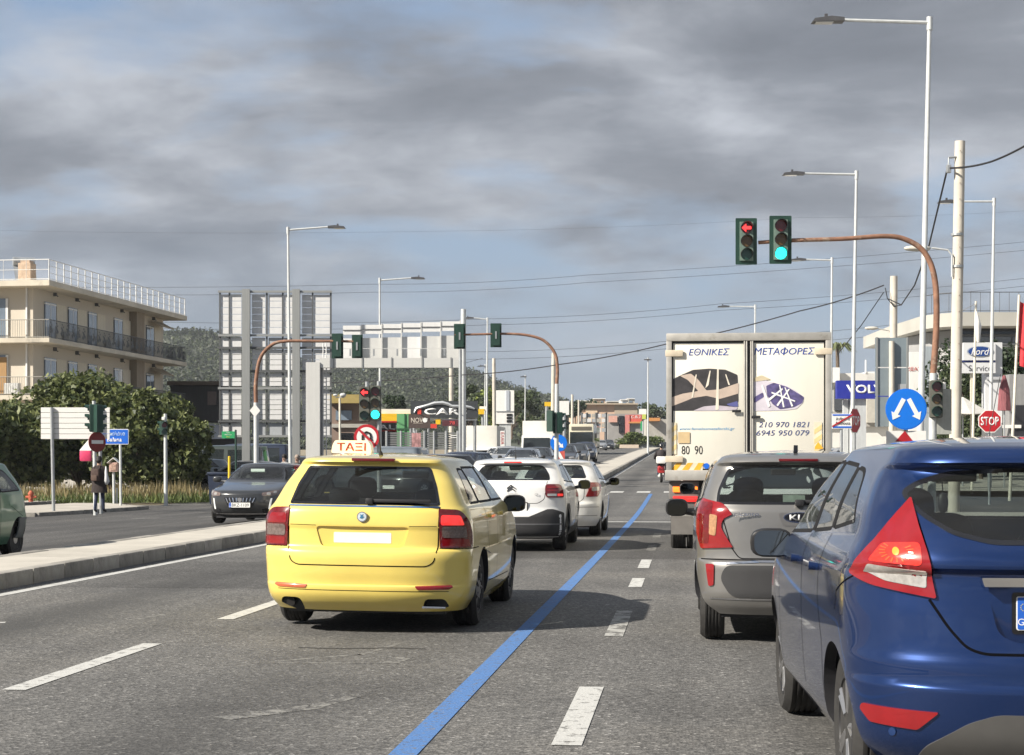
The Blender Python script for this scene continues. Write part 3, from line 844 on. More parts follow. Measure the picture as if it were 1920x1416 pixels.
# weeds on the verge
def weeds(name, label, n, px0, px1, d0, d1, h, mat, seed):
    rg = np.random.default_rng(seed); V, Fc = [], []
    for k in range(n):
        px = rg.uniform(px0, px1); d = rg.uniform(d0, d1); x, y = at(px, d); z = ground(x, y) + .05
        if mnoise.noise(Vector((x * .5, y * .5, seed))) < rg.uniform(-.5, .15): continue
        hh = h * rg.uniform(.3, 1.3) * (1 + .6 * mnoise.noise(Vector((x * .3, y * .3, seed + 3)))); a = rg.uniform(0, PI); w = rg.uniform(.02, .05); lx, ly = rg.normal(0, .12, 2)
        b0 = len(V)
        V += [(x - math.cos(a) * w, y - math.sin(a) * w, z), (x + math.cos(a) * w, y + math.sin(a) * w, z), (x + lx, y + ly, z + hh)]
        Fc.append((b0, b0 + 1, b0 + 2))
    me = bpy.data.meshes.new(name); me.from_pydata(V, [], Fc); me.materials.append(mat); me.update()
    return tag(link(name, me), label, 'grass', kind='stuff')
weeds('dry_grass', 'tall dry grass along the foot of the fig trees', 5000, -60, 420, 66, 71, .55, dry, 1)
weeds('green_weeds', 'low green weeds along the footway edge', 6000, -60, 420, 64.5, 70, .34, grn, 2)

# white direction board seen from the back
s = Spot('direction_sign', 'white road sign board seen from behind on two grey posts', 'sign', 98, 54)
for k in range(6): s.board('board_plank', 76, 764 + k * 10, 205, 773.2 + k * 10, sign_white, .05, .03)
s.pole('post', 101, None, 97, 764, .055, .055, galv, -.02); s.pole('post', 190, None, 187, 764, .055, .055, galv, -.02)
# traffic signals on the island
s = Spot('traffic_signal', 'island traffic signal pole with two heads and a red no-entry sign', 'traffic light', 176, 52.5)
s.pole('pole', 179, None, 176, 752, .065, .055, galv_pale)
signal(s.t, (s.lx(168), .05, s.lz(784)), .30, .85, None, False, R(-75), sig_green)
signal(s.t, (s.lx(189), .0, s.lz(785)), .30, .85, None, False, R(130), sig_green)
o = sign_disc(s.t, (s.lx(184), -.10, s.lz(829)), .31, M('no_entry_dark', (.22, .018, .015), .5), None, R(48)); ubox('white_bar', o, sign_white, (0, -.008, 0), (.42, .008, .11))
s2 = Spot('waste_sack', 'pink and white plastic sack hanging on the island signal pole', 'bag', 160, 53, base=zat(872, 53))
q = MB(); q.box((s2.lx(161), 0, s2.lz(855)), (.36, .22, .34), ch=.06); q.obj('pink_body', M('pink_plastic', (.72, .06, .16), .45), s2.t, 40)
q = MB(); q.add([(s2.lx(150), -.1, s2.lz(845)), (s2.lx(172), -.1, s2.lz(845)), (s2.lx(174), 0, s2.lz(822)), (s2.lx(168), 0, s2.lz(822)), (s2.lx(150), .1, s2.lz(845)), (s2.lx(172), .1, s2.lz(845))], [(0, 1, 2, 3), (4, 5, 2, 3), (0, 4, 3), (1, 5, 2)]); q.obj('white_flap', sign_white, s2.t)
# place-name sign
s = Spot('place_sign', 'blue place-name sign with white lettering beside the island signal', 'sign', 225, 60)
s.pole('post', 226, None, 225, 806, .045, .045, galv_pale, .04)
q = MB(); q.prism(rrect(s.m(50), s.m(29), .04), XZ(0), 0, .03); o = q.obj('panel', sign_white, s.t); o.location = (s.lx(216), 0, s.lz(819))
q = MB(); q.prism(rrect(s.m(48), s.m(26.5), .03), XZ(0), -.006, .002); q.obj('blue_field', sign_blue, o)
text('Μπαλάνα', M('sign_pale_blue', (.45, .6, .8), .5), o, (.02, -.008, .11), w=.66, h=.15, bold=.01); text('Balana', white_ink, o, (-.02, -.008, -.10), w=.52, h=.15, bold=.015)
# roadside shrine
s = Spot('roadside_shrine', 'tiny gabled roadside shrine box on a metal post', 'shrine', 214, 62)
s.pole('post', 214, None, 213, 885, .05, .05, galv_pale); s.pole('post', 218, None, 218, 915, .03, .03, galv_pale, .1)
q = MB(); q.box((0, 0, s.lz(876)), (.30, .3, .34), ch=.01); q.obj('box', M('shrine_pink', (.50, .33, .28), .7), s.t)
q = MB(); q.prism([(-.22, s.lz(868)), (0, s.lz(858)), (.22, s.lz(868)), (.22, s.lz(868.8)), (0, s.lz(859.5)), (-.22, s.lz(868.8))], XZ(0), -.2, .2); q.obj('gable_roof', sign_white, s.t)
q = MB(); q.box((0, -.16, s.lz(876)), (.2, .02, .24)); q.obj('icon_pane', M('shrine_icon', (.42, .28, .22), .4, var=.5, vscale=14), s.t)
# slim pedestrian signal
s = Spot('pedestrian_signal', 'slim grey pole with a small pedestrian signal by the fig trees', 'traffic light', 310, 63)
s.pole('pole', 311, None, 310, 776, .075, .06, galv_pale)
signal(s.t, (s.lx(309), -.12, s.lz(803)), .26, .50, None, False, R(25), sig_green, nl=2); signal(s.t, (s.lx(303), .05, s.lz(802)), .26, .50, None, False, R(-80), sig_green, nl=2)
q = MB(); q.box((s.lx(307), -.02, s.lz(785)), (.12, .14, .12), ch=.02); q.obj('buzzer_box', sign_white, s.t)
# hydrant
s = Spot('fire_hydrant', 'rusty red hydrant on the grassy verge', 'hydrant', 58, 64)
q = MB(); q.lathe([(.12, 0), (.12, .05), (.085, .06), (.085, .40), (.11, .41), (.11, .46), (.07, .52), (.03, .56)], lambda a, b2, h: (a, b2, h), 16); q.tube((-.2, 0, .32), (.2, 0, .32), .05, n=10); q.tube((0, -.2, .30), (0, 0, .30), .06, n=10)
q.obj('barrel', M('hydrant_red', (.42, .10, .05), .7, var=.3, dirt=((.25, .12, .07), .55)), s.t, 40)
for (px, d, w_) in ((268, 69, 1.2), (345, 72, 2.4)):
    x, y = at(px, d); q = MB(); q.box((0, 0, .1), (w_, .8, .24), ch=.04); o = q.obj('concrete_block', conc, None); o.location = (x, y, ground(x, y)); tag(o, ['low concrete block in the weeds by the slim signal', 'long pale concrete step at the end of the verge'][0 if px < 300 else 1], 'block')

# big direction board seen from behind
s = Spot('direction_sign', 'huge direction board seen from behind with two thick grey posts', 'sign', 515, 78)
grey_f = M('frame_dark_grey', (.10, .105, .11), .6, .2); grey_p = M('post_grey', (.27, .28, .28), .6, .2, var=.1)
panel_w = M('panel_back_white', (.66, .66, .66), .5, .0, var=.06, vscale=2); panel_g = M('panel_back_grey', (.42, .44, .46), .5, .2, var=.08)
cols = [(414, 428), (432, 452), (472, 497), (503, 528), (532, 548), (566, 584), (588, 618)]
rows = [(552, 626, 6), (633, 650, 0), (655, 694, 4), (699, 724, 3), (731, 787, 6), (793, 816, 0)]
for (r0, r1, n) in rows:
    for (c0, c1) in cols:
        if n == 0: s.board('panel', c0, r0, c1, r1, panel_g if rnd.random() < .25 else panel_w, .1, .02); continue
        for k in range(n):
            a = r0 + (r1 - r0) * k / n; s.board('panel_slat', c0, a + .5, c1, a + (r1 - r0) / n - .5, panel_w, .1 + rnd.uniform(-.004, .004), .02)
for c in (412, 430, 500, 530, 586, 620): s.board('upright', c - 1.5, 547, c + 1.5, 820, grey_f, .07, .06)
for r in (547, 629, 652.5, 696.5, 728, 790, 818): s.board('crossbeam', 409, r - 2.0, 622, r + 2.0, grey_p if r in (547, 629, 728, 818) else grey_f, .0, .1)
s.board('post', 455, 543, 469.5, 900, grey_p, -.10, .22); s.board('post', 549, 543, 563, 900, grey_p, -.10, .22)
# green bus-stop style sign, yellow bollard
s = Spot('street_sign', 'small green street sign on a dark green post', 'sign', 441, 66)
s.pole('post', 443, None, 442, 806, .04, .04, sig_green); o = s.board('panel', 416, 809, 440, 822, M('sign_green', (.03, .33, .12), .45), 0, .03)
s.text('Προς', 428, 811.5, w=6, mat=white_ink, y=-.02); s.text('Μπαλάνα', 428, 815, w=13, mat=white_ink, y=-.02); s.text('Balana', 428, 819, w=7, mat=M('sign_yellow', (.7, .6, .1), .5), y=-.02)
s = Spot('bollard', 'slim yellow marker post beside the parked cars', 'bollard', 430, 62)
s.pole('post', 430, None, 430, 856, .05, .05, M('bollard_yellow', (.75, .50, .03), .5)); s.pole('cap', 430, 857.5, 430, 855.5, .055, .03, M('bollard_yellow', (.75, .50, .03), .5))
s = Spot('waste_bin', 'dark blue wheeled bin beside the yellow post', 'bin', 418, 64)
q = MB(); q.prism([(-.42, 0), (.42, 0), (.5, 1.1), (-.5, 1.1)], XZ(0), -.4, .4); q.box((0, 0, 1.16), (1.06, .9, .1), ch=.03); q.obj('tub', M('bin_navy', (.02, .03, .06), .5), s.t, 30)
# ------------------------------------------------------------------ hill, far town, filling station, gantry
ridge = [(120, 660), (250, 640), (310, 628), (350, 622), (420, 632), (520, 668), (600, 690), (660, 694), (740, 690), (800, 688), (860, 692), (915, 714), (960, 728), (1010, 742), (1060, 758), (1120, 775), (1200, 792)]
def ridge_y(px): return float(np.interp(px, [q[0] for q in ridge], [q[1] for q in ridge]))
DH = 900.0
hill_m = M('hill_scrub', (.060, .068, .045), .95, var=.45, vscale=.035, coord='Object', dirt=((.20, .18, .13), .62), dscale=.012)
b = MB(); vs, fs = [], []
NX, NY = 130, 22
from mathutils import noise as mnoise
for j in range(NY + 1):
    t = j / NY
    for i in range(NX + 1):
        px = 100 + 1150 * i / NX
        d = DH - 420 * (1 - t)
        zt = zat(ridge_y(px) + 5, DH); x, y = at(px, d)
        z = 6 + (zt - 6) * (t ** 1.25) + mnoise.fractal(Vector((x * .02, y * .02, 0)), 1.0, 2.0, 4) * 5 * t * (1.2 - t)
        vs.append((x, y, z))
for i in range(NX + 1):
    px = 100 + 1150 * i / NX; x, y = at(px, DH + 300); vs.append((x, y, -5))
for j in range(NY + 1):
    for i in range(NX): fs.append((j * (NX + 1) + i, j * (NX + 1) + i + 1, (j + 1) * (NX + 1) + i + 1, (j + 1) * (NX + 1) + i))
b.add(vs, fs); o = b.obj('hill', hill_m, None, 60); tag(o, 'dark wooded hill rising behind the filling station', kind='structure')
HV = vs
# tree cover on the hill: one mass
rg = np.random.default_rng(3); CP = []
for k in range(11000):
    i = int(rg.integers(0, NX)); j = int(rg.integers(0, NY + 1) if rg.random() < .85 else NY); u = rg.random()
    p = np.array(HV[j * (NX + 1) + i]) * (1 - u) + np.array(HV[j * (NX + 1) + i + 1]) * u
    if mnoise.noise(Vector((p[0] * .012, p[1] * .012, 7))) < -.25: continue
    p = p + np.array([rg.uniform(-5, 5), rg.uniform(-9, 9), 0]); r = rg.uniform(1.0, 2.8)
    CP.append((p + np.array([0, 0, r * .5]), (r, r, r * rg.uniform(.7, 1.3))))
tag(leaf_obj('hill_trees', crown_points(rg, CP, 13), .85, leaf_mat('hill_foliage', (.014, .024, .012), (.085, .105, .045)), None, rg, .8), 'scrub and pine trees covering the hill', 'trees', kind='stuff')

def block(name, label, px0, py0, px1, py1, d, mat, depth=8, cat='building', dz=-1.0, base_py=None, rz=None, y=None):
    s = Spot(name, label, cat, (px0 + px1) / 2, d, base=zat(base_py or py1, d) + (0 if base_py else dz), rz=rz)
    s.board('wall', px0, py0, px1, py1 if base_py is None else base_py, mat, depth / 2, depth)
    return s
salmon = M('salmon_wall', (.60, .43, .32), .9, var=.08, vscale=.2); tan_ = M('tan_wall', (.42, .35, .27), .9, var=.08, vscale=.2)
s = block('warehouse', 'large salmon flat-roofed warehouse up the road', 1075, 758, 1195, 830, 330, salmon, 25)
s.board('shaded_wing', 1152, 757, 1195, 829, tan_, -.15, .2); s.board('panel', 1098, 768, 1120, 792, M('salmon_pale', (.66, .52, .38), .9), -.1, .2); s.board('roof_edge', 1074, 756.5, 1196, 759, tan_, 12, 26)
for i in range(4): s.board('wall_joint', 1082 + i * 18, 760, 1082.6 + i * 18, 800, tan_, -.08, .1)
k = 0
for (px0, py0, px1, c, lab) in ((1085, 752, 1110, salmon, 'pink house block above the warehouse roof, left one'), (1112, 748, 1135, salmon, 'pink house block with a window above the warehouse'), (1138, 753, 1160, stucco, 'cream house just right of the pink blocks on the skyline'),
        (1164, 750, 1178, sign_white, 'white flat-roofed house on the skyline'), (1176, 748, 1190, stucco, 'topmost cream house on the skyline'), (1222, 770, 1240, stucco, 'small cream house beside the truck on the skyline')):
    s = block('house', lab, px0, py0, px1, py0 + 14, 520 + 10 * k, c, 10); k += 1
    s.board('window', px0 + 3, py0 + 4, px0 + 6.5, py0 + 7, pane, -.1, .2); s.board('window', px1 - 8, py0 + 4, px1 - 4.5, py0 + 7, pane, -.1, .2); s.board('roof_slab', px0 - .5, py0 - .8, px1 + .5, py0 + .4, sign_white, 5, 11)
for i, (px, d, top, w, m_) in enumerate(((1055, 300, 752, 8, pine), (1078, 310, 752, 7, pine), (1108, 400, 750, 8, pine), (1215, 380, 756, 9, olive), (1232, 360, 758, 9, olive), (1250, 380, 760, 9, olive), (1205, 420, 758, 9, olive), (1000, 260, 742, 10, olive), (960, 250, 735, 11, olive), (905, 200, 716, 5, lime), (880, 190, 722, 6, olive), (935, 240, 745, 10, olive), (1025, 330, 757, 10, olive), (650, 160, 742, 5, pine), (742, 200, 742, 3, pine), (645, 190, 740, 9, olive))):
    x, y = at(px, d); g = ground(max(-40, min(40, x)), y) + 2
    tree('pine_tree' if m_ is pine else 'leafy_tree', ['dark pine just left of the salmon warehouse', 'second dark pine rising behind the utility poles', 'dark round pine above the warehouse roof', 'tree right of the warehouse, nearest it', 'tree behind the far lamp post on the right of the road', 'tree hidden partly by the white truck edge', 'bushy tree at the right end of the warehouse',
        'olive green tree below the end of the hill', 'tree behind the white sign tower', 'yellowish green tree beside the car dealer board', 'olive tree just right of the thick grey pole', 'tree between the white tower and the hill', 'tree left of the dark pines', 'dark cypress-like pine above the brown shop', 'small dark pine above the dark car board', 'olive tree above the brown shop roof'][i],
        (x, y, g), zat(top, d) - g, w, m_, 1.5, 12, 160, .28 if d > 230 else .2, 'trees along the far road', 20 + i)
# filling station and shops left of the road
s = block('filling_station', 'filling station with yellow canopy band behind the median signal', 632, 767, 770, 792, 128, M('canopy_white', (.70, .68, .60), .6), 14, dz=0)
s.board('yellow_band', 632, 776, 770, 790, M('canopy_yellow', (.78, .48, .02), .45), -.12, .2); s.board('red_edge', 632, 789.5, 770, 792.5, M('canopy_red', (.45, .03, .02), .5), -.14, .2)
for px in (648, 700, 752): s.board('canopy_column', px - 2, 792, px + 2, 880, galv_pale, 3, .5)
s = block('shop_building', 'dark shop with white fascia letters under the yellow canopy', 660, 795, 760, 880, 122, M('shop_dark', (.05, .048, .05), .5), 10)
s.board('shop_window', 665, 812, 755, 850, M('shopfront_glass', (.06, .065, .07), .1, coat=1), -.1, .2)
s.text('PIMALI', 708, 801, w=76, h=9, y=-.12, bold=.02); s.board('red_sill', 660, 807, 760, 809, M('canopy_red', (.45, .03, .02), .5), -.12, .1)
s = block('shop_building', 'brown and ochre shop at the left of the filling station', 622, 752, 690, 880, 112, M('brown_wall', (.22, .16, .13), .85, var=.2, vscale=.4), 9)
s.board('ochre_roof', 616, 741, 694, 757, M('ochre_roof', (.34, .26, .09), .8), 4, 10); s.board('grey_band', 622, 795, 690, 802, stucco2, -.1, .2); s.board('window', 630, 770, 660, 788, pane, -.1, .2); s.board('door', 640, 812, 662, 880, gloss_black, -.1, .2)
s = Spot('advert_pillar', 'tall green advertising pillar beside the brown board', 'pillar', 755, 100)
pg_ = M('pillar_green', (.12, .34, .15), .6, var=.08)
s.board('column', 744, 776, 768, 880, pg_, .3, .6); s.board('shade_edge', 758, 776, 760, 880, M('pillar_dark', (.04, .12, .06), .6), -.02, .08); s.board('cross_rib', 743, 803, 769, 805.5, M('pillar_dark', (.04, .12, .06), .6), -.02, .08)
s = Spot('shop_sign', 'brown board with thin cream letters', 'sign', 786, 98)
s.board('board', 766, 777, 806, 803, M('board_brown', (.085, .062, .055), .5), 0, .15); s.text('NOV', 782, 788, w=22, h=9, mat=M('print_cream', (.7, .64, .55), .5), y=-.09)
q = MB(); q.prism(circle(s.m(4.5), 16, s.lx(797), s.lz(788)), XZ(0), -.095, -.07); q.prism([(s.lx(799), s.lz(784)), (s.lx(803), s.lz(785)), (s.lx(800), s.lz(788))], XZ(0), -.095, -.07); q.obj('disc_mark', white_ink, s.t)
s.board('strap_line', 775, 793.5, 793, 794, M('print_cream', (.7, .64, .55), .5), -.085, .02); s.pole('post', 770, None, 770, 803, .06, .06, galv); s.pole('post', 803, None, 803, 803, .06, .06, galv)
s.board('red_tag', 807, 795, 819, 803, M('tag_red', (.62, .06, .04), .5), 0, .1)
s = Spot('shop_sign', 'wide charcoal board with a silver car outline and white letters', 'sign', 832, 106)
ch_m = M('board_charcoal', (.045, .05, .055), .45)
s.board('board', 770, 752, 896, 784, ch_m, 0, .25); s.text('CARS', 836, 772, w=80, h=13, y=-.14, bold=.03); s.board('red_bar', 783, 766, 790, 777, M('tag_red', (.62, .06, .04), .5), -.14, .04)
q = MB(); q.path([(s.lx(a), -.16, s.lz(c)) for a, c in ((777, 774), (781, 766), (800, 761), (815, 756.5), (830, 755.5), (840, 758), (848, 762), (870, 762), (882, 764), (890, 767))], [.05, .09, .1, .12, .12, .11, .1, .1, .09, .05], 6); q.obj('car_outline', M('silver_stroke', (.50, .52, .54), .4, .3), s.t, 50)
s.board('light_strip', 775, 785.5, 895, 788.5, white_ink, .1, .2)
for px in (776, 836, 890): s.pole('post', px, None, px, 785, .1, .1, galv, .3)
s.board('price_board', 829, 788, 860, 799, M('price_dark', (.10, .035, .04), .4), .0, .2); s.text('78', 848, 793, w=10, h=6, mat=M('led_red', (.4, .05, .05), .5, emit=(1, .1, .1), estr=.3), y=-.12)
s.board('yellow_tag', 817, 787, 826, 796, M('canopy_yellow', (.78, .48, .02), .45), -.05, .2)
s = Spot('fence', 'grey slatted metal fence in front of the car dealer', 'fence', 790, 92)
for k in range(8): s.board('slat', 722, 811 + k * 4.2, 862, 813.8 + k * 4.2, M('fence_grey', (.22, .225, .225), .5, .3), 0, .04)
for px in (725, 752, 778, 796, 814, 837, 858): s.pole('post', px, None, px, 808, .06, .06, galv, -.06)
s.board('white_stripe', 845, 816, 861, 817.5, white_ink, -.05, .03); s.board('white_stripe', 845, 820, 861, 821.5, white_ink, -.05, .03)
s = Spot('banner', 'pink and black advertising banner before the grey fence', 'banner', 780, 90)
s.board('cloth', 772, 812, 789, 838, M('banner_pink', (.42, .22, .22), .7, var=.6, vscale=3), 0, .04); s.pole('post', 781, None, 781, 806, .04, .04, galv, .05)
s = Spot('waste_bin', 'blue plastic bin beside the box truck', 'bin', 847, 66)
q = MB(); q.prism([(-.25, 0), (.25, 0), (.32, .85), (-.32, .85)], XZ(0), -.3, .3); q.box((0, 0, .9), (.7, .66, .08), ch=.02); q.obj('tub', M('bin_blue', (.06, .13, .42), .5), s.t, 30)
s = Spot('sign_tower', 'white advertising tower with a grey stripe and dark price bars', 'sign', 947, 160)
s.board('tower', 930, 732, 964, 795, sign_white, .4, .8); s.board('stripe', 949, 732.5, 955, 770, M('stripe_grey', (.42, .45, .5), .5), -.02, .1); s.board('base', 936, 795, 958, 870, galv_pale, .4, .6); s.board('seam', 930, 771, 964, 772, galv, -.02, .1)
for k in range(3): s.board('price_bar', 950, 776 + k * 6, 960, 780 + k * 6, ink, -.02, .1)
s = Spot('yellow_sign', 'small yellow filling-station tag beside the charcoal board', 'sign', 904, 120); s.board('panel', 897, 767, 908, 777, M('canopy_yellow', (.78, .48, .02), .45), 0, .3); s.board('white_cap', 899, 762, 912, 770, sign_white, .3, .3); s.pole('post', 905, None, 905, 777, .1, .1, galv, .1)
s = Spot('banner', 'narrow white banner with red upright letters near the box truck', 'banner', 942, 105); s.board('cloth', 938, 808, 946, 838, sign_white, 0, .05); s.text('ΕΛΑΙΑ', 942, 822, w=22, h=6, mat=sign_red, y=-.04).rotation_euler = (R(90), R(90), 0); s.pole('post', 947, None, 947, 806, .04, .04, galv)
# far roadside signs and stuff
s = block('shop_building', 'far shop front with red sign boards right of the bus', 1140, 776, 1205, 835, 300, M('shop_grey', (.30, .29, .28), .8), 12)
s.board('pink_board', 1141, 780, 1157, 792, M('board_pink', (.62, .35, .28), .6), -.3, .3); s.board('red_sign', 1180, 778, 1203, 791, M('board_red', (.62, .12, .09), .5), -.3, .3); s.text('C.B.2', 1192, 782, w=18, h=5, y=-.5); s.board('red_pillar', 1172, 778, 1180, 815, M('board_red2', (.60, .22, .20), .5), -.4, .4); s.board('orange_sill', 1178, 791, 1204, 794, M('board_orange', (.55, .25, .08), .5), -.4, .5); s.board('dark_window', 1160, 780, 1170, 812, gloss_black, -.2, .3)
s = Spot('billboard_frame', 'grey billboard lattice seen from behind above the bus', 'billboard', 1115, 260)
for i in range(4):
    for j in range(5): s.board('panel', 1092 + j * 9, 776 + i * 9, 1099.5 + j * 9, 783 + i * 9, [panel_w, panel_g, stucco2][(i * 2 + j) % 3], rnd.uniform(-.2, .2), .1)
for px in (1091, 1100, 1118, 1136): s.pole('post', px, None, px, 774, .2, .2, grey_f)
s = Spot('green_sign', 'green and yellow totem sign far up the road', 'sign', 1207, 290); s.board('white_panel', 1198, 767, 1212, 777, sign_white, 0, .3); s.board('yellow_panel', 1204, 777, 1211, 786, lime if False else M('totem_lime', (.55, .6, .12), .5), 0, .3); s.board('green_panel', 1201, 790, 1210, 808, M('totem_green', (.03, .36, .14), .5), 0, .3); s.pole('post', 1206, None, 1206, 790, .25, .25, galv)
s = Spot('awning_shop', 'orange awning shop at the far right of the road', 'building', 1226, 280); s.board('wall', 1212, 786, 1250, 830, stucco2, 3, 5); s.board('awning', 1214, 784, 1236, 790, M('board_orange', (.55, .25, .08), .5), -.5, 2)
s = Spot('crane_sign', 'yellow frame sign beside the far concrete pole', 'sign', 1032, 210); s.board('frame', 1021, 754, 1040, 762, M('canopy_yellow', (.78, .48, .02), .45), 0, .4); s.board('white_board', 1049, 752, 1067, 778, sign_white, .2, .3); s.pole('post', 1025, None, 1025, 760, .2, .2, galv); s.pole('post', 1058, None, 1058, 778, .2, .2, galv)
# planter and hedge on the far median
pl = Spot('planter', 'long concrete planter with a green hedge on the far median', 'planter', 1200, 205)
pl.board('wall', 1162, 834, 1197, 840.5, M('planter_cream', (.60, .50, .40), .9), 0, 1.2); pl.board('dark_wall', 1197, 829, 1250, 839, M('planter_dark', (.09, .10, .11), .9), .4, 1.0)
rg = np.random.default_rng(8); P = []
for k in range(40):
    px = rg.uniform(1165, 1235); P.append(((pl.lx(px), rg.uniform(0, 1.2), pl.lz(833 - (6 if px > 1182 else 3) - (8 if 1180 < px < 1195 else 0))), (.9, .7, .6)))
leaf_obj('hedge', crown_points(rg, P, 120), .14, grn, pl.t, rg)
# sign gantry
s = Spot('sign_gantry', 'pale cantilever sign gantry with panels seen from behind', 'gantry', 588, 74)
gp = M('gantry_pale', (.60, .60, .58), .5, .1, var=.05); gw = M('gantry_white', (.72, .72, .71), .45, var=.05)
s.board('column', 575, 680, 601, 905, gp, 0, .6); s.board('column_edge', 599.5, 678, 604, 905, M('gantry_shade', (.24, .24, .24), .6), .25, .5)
s.board('beam', 600, 672, 862, 690, gp, 0, .45)
for px in (627, 680, 735, 792, 846): s.board('beam_joint', px - 1.2, 671, px + 1.2, 691, grey_p, -.23, .05)
for i in range(6):
    a = 641 + i * 37; s.board('upper_panel', a, 609 - i * 1.6, a + 35.5, 626 - i * 1.4, gw, .5, .05)
    s.board('upper_panel_lip', a, 617 - i * 1.5, a + 35.5, 618 - i * 1.5, grey_f, .46, .05)
    s.board('lower_panel', a, 633 - i * 1.1, a + 35.5, 671, gp if i % 3 else gw, .6, .05)
    s.board('bracket', a + 35, 607 - i * 1.6, a + 37.5, 672, gp, .5, .1)
s.board('walkway_rail', 640, 653.5, 858, 654.5, gp, -.1, .04)
for i in range(5): s.board('floodlight', 656 + i * 44, 655, 659 + i * 44, 668, galv, -.15, .1)
b = MB()
for i in range(26):
    z = s.lz(690) + (s.lz(640) - s.lz(690)) * 0 - i * .25
    b.tube((s.lx(604), .4, s.lz(690) - i * .18 + 1.0), (s.lx(610), .4, s.lz(690) - i * .18 + 1.0), .015, n=5)
b.tube((s.lx(604), .4, 0), (s.lx(604), .4, s.lz(640)), .025, n=6); b.tube((s.lx(610), .4, 0), (s.lx(610), .4, s.lz(640)), .025, n=6); b.obj('ladder', gw, s.t)
# ------------------------------------------------------------------ right: dealers, totems, signs
wallg = M('dealer_grey', (.33, .33, .33), .7, var=.08, vscale=.4); roofc = M('dealer_roof', (.44, .43, .39), .8, var=.12, vscale=.3)
s = Spot('dealer_building', 'grey car dealer building with a railed flat roof on the right', 'building', 1830, 98)
Hb = s.lz(600)
b = MB(); foot = [(s.lx(1735), -1), (s.lx(1722), 3), (s.lx(1728), 12), (s.lx(2100), 14), (s.lx(2100), -3), (s.lx(1770), -3)]
b.prism([(u, v) for u, v in foot], lambda u, v, dd: (u, v, dd), 0, Hb - .8); b.obj('wall', wallg, s.t)
b = MB(); foot2 = [(s.lx(1708), -2.5), (s.lx(1700), 4), (s.lx(1706), 13), (s.lx(2110), 16), (s.lx(2110), -5), (s.lx(1760), -5), (s.lx(1725), -4)]
b.prism(foot2, lambda u, v, dd: (u, v, dd), Hb - .75, Hb); b.obj('roof_slab', roofc, s.t)
for (x0, y0, x1, y1) in ((1708, -2.4, 1725, -3.9), (1725, -3.9, 1760, -4.9), (1760, -4.9, 2000, -4.9)):
    rail_run(s.t, (s.lx(x0), y0, Hb), (s.lx(x1), y1, Hb), 1.1, .5, iron, name='roof_railing', bar=.014)
s.board('dark_band', 1775, 619, 2000, 635, gloss_black, -3.1, .3)
for k in range(6): s.board('shopfront_pane', 1772 + k * 32, 640, 1802 + k * 32, 655, M('pane_grey', (.16, .17, .18), .1, coat=1), -3.08, .2)
s.board('white_panel', 1883, 622, 1905, 645, sign_white, -3.3, .2); s.board('dark_shopfront', 1775, 690, 2000, 870, M('shopfront_dark', (.05, .05, .055), .25, coat=.5), -3.1, .25)
for k in range(3): s.board('louvre', 1765, 652 + k * 4, 2000, 654 + k * 4, galv_pale, -3.25, .25)
for (a, c) in ((1760, 1805), (1880, 1910)):
    b = MB(); b.add([(s.lx(a), -3, s.lz(600)), (s.lx(c), -3, s.lz(577)), (s.lx(c) + .3, 0, s.lz(577)), (s.lx(a) + .3, 0, s.lz(600)), (s.lx(a), -3, s.lz(602)), (s.lx(c), -3, s.lz(579))], [(0, 1, 2, 3), (0, 4, 5, 1)]); b.obj('solar_panel', M('solar_glass', (.35, .37, .4), .2, .3), s.t)
# trees by the dealer
for i, (px, d, top, w, m_, sh, h0) in enumerate(((1772, 82, 652, 2.4, pine, 'round', 0), (1822, 78, 690, 3.0, olive, 'round', 0), (1845, 84, 592, 1.8, olive, 'cone', 0), (1866, 90, 622, 1.6, pine, 'cone', 0), (1892, 84, 655, 2.6, pine, 'round', 0), (1840, 78, 700, 2.6, olive, 'round', 0))):
    x, y = at(px, d); g = ground(x, y)
    tree('dealer_tree', ['dark leafy tree left of the thick concrete pole', 'olive green shrub under the dealer service sign', 'pointed cypress behind the service sign', 'small dark cypress right of the pointed one', 'dark tree right of the white totem', 'second shrub right under the service sign'][i], (x, y, g), zat(top, d) - g, w, m_, .8, 22, 200, .11, 'trees by the dealers', 60 + i, None, None, sh)
# service totem
s = Spot('service_totem', 'white dealer totem with a blue oval and a service panel', 'sign', 1862, 66)
tw = M('totem_white', (.66, .67, .68), .35, var=.04)
s.board('pillar', 1848, 642, 1880, 880, tw, .3, .5); s.board('pillar_shade', 1850, 706, 1878, 712, M('totem_grey', (.45, .46, .48), .4), .02, .1)
s.board('upper_panel', 1805, 643, 1865, 676, tw, 0, .25); s.board('blue_line', 1803, 676, 1865, 679.5, M('totem_navy', (.02, .03, .15), .4), .02, .2); s.board('lower_panel', 1802, 680.5, 1865, 700, tw, 0, .25)
el = lambda k: [(s.lx(1836) + s.m(25 * k) * math.cos(2 * PI * i / 36), s.lz(659.5) + s.m(10 * (k if k == 1 else k * .97)) * math.sin(2 * PI * i / 36)) for i in range(36)]
q = MB(); q.prism(el(1), XZ(0), -.15, -.12); q.obj('oval_rim', M('oval_silver', (.5, .55, .62), .3, .5), s.t); q = MB(); q.prism(el(.9), XZ(0), -.165, -.14); q.obj('oval', M('oval_blue', (.012, .05, .22), .3, coat=.5), s.t)
s.text('Ford', 1836, 659.5, w=34, h=13, y=-.17, shear=.3); s.text('Service', 1836, 691, w=42, h=11, y=-.13, mat=M('print_grey', (.06, .06, .07), .4))
s.board('post', 1820, 700, 1826, 880, M('totem_cream', (.66, .62, .50), .5), .05, .1)
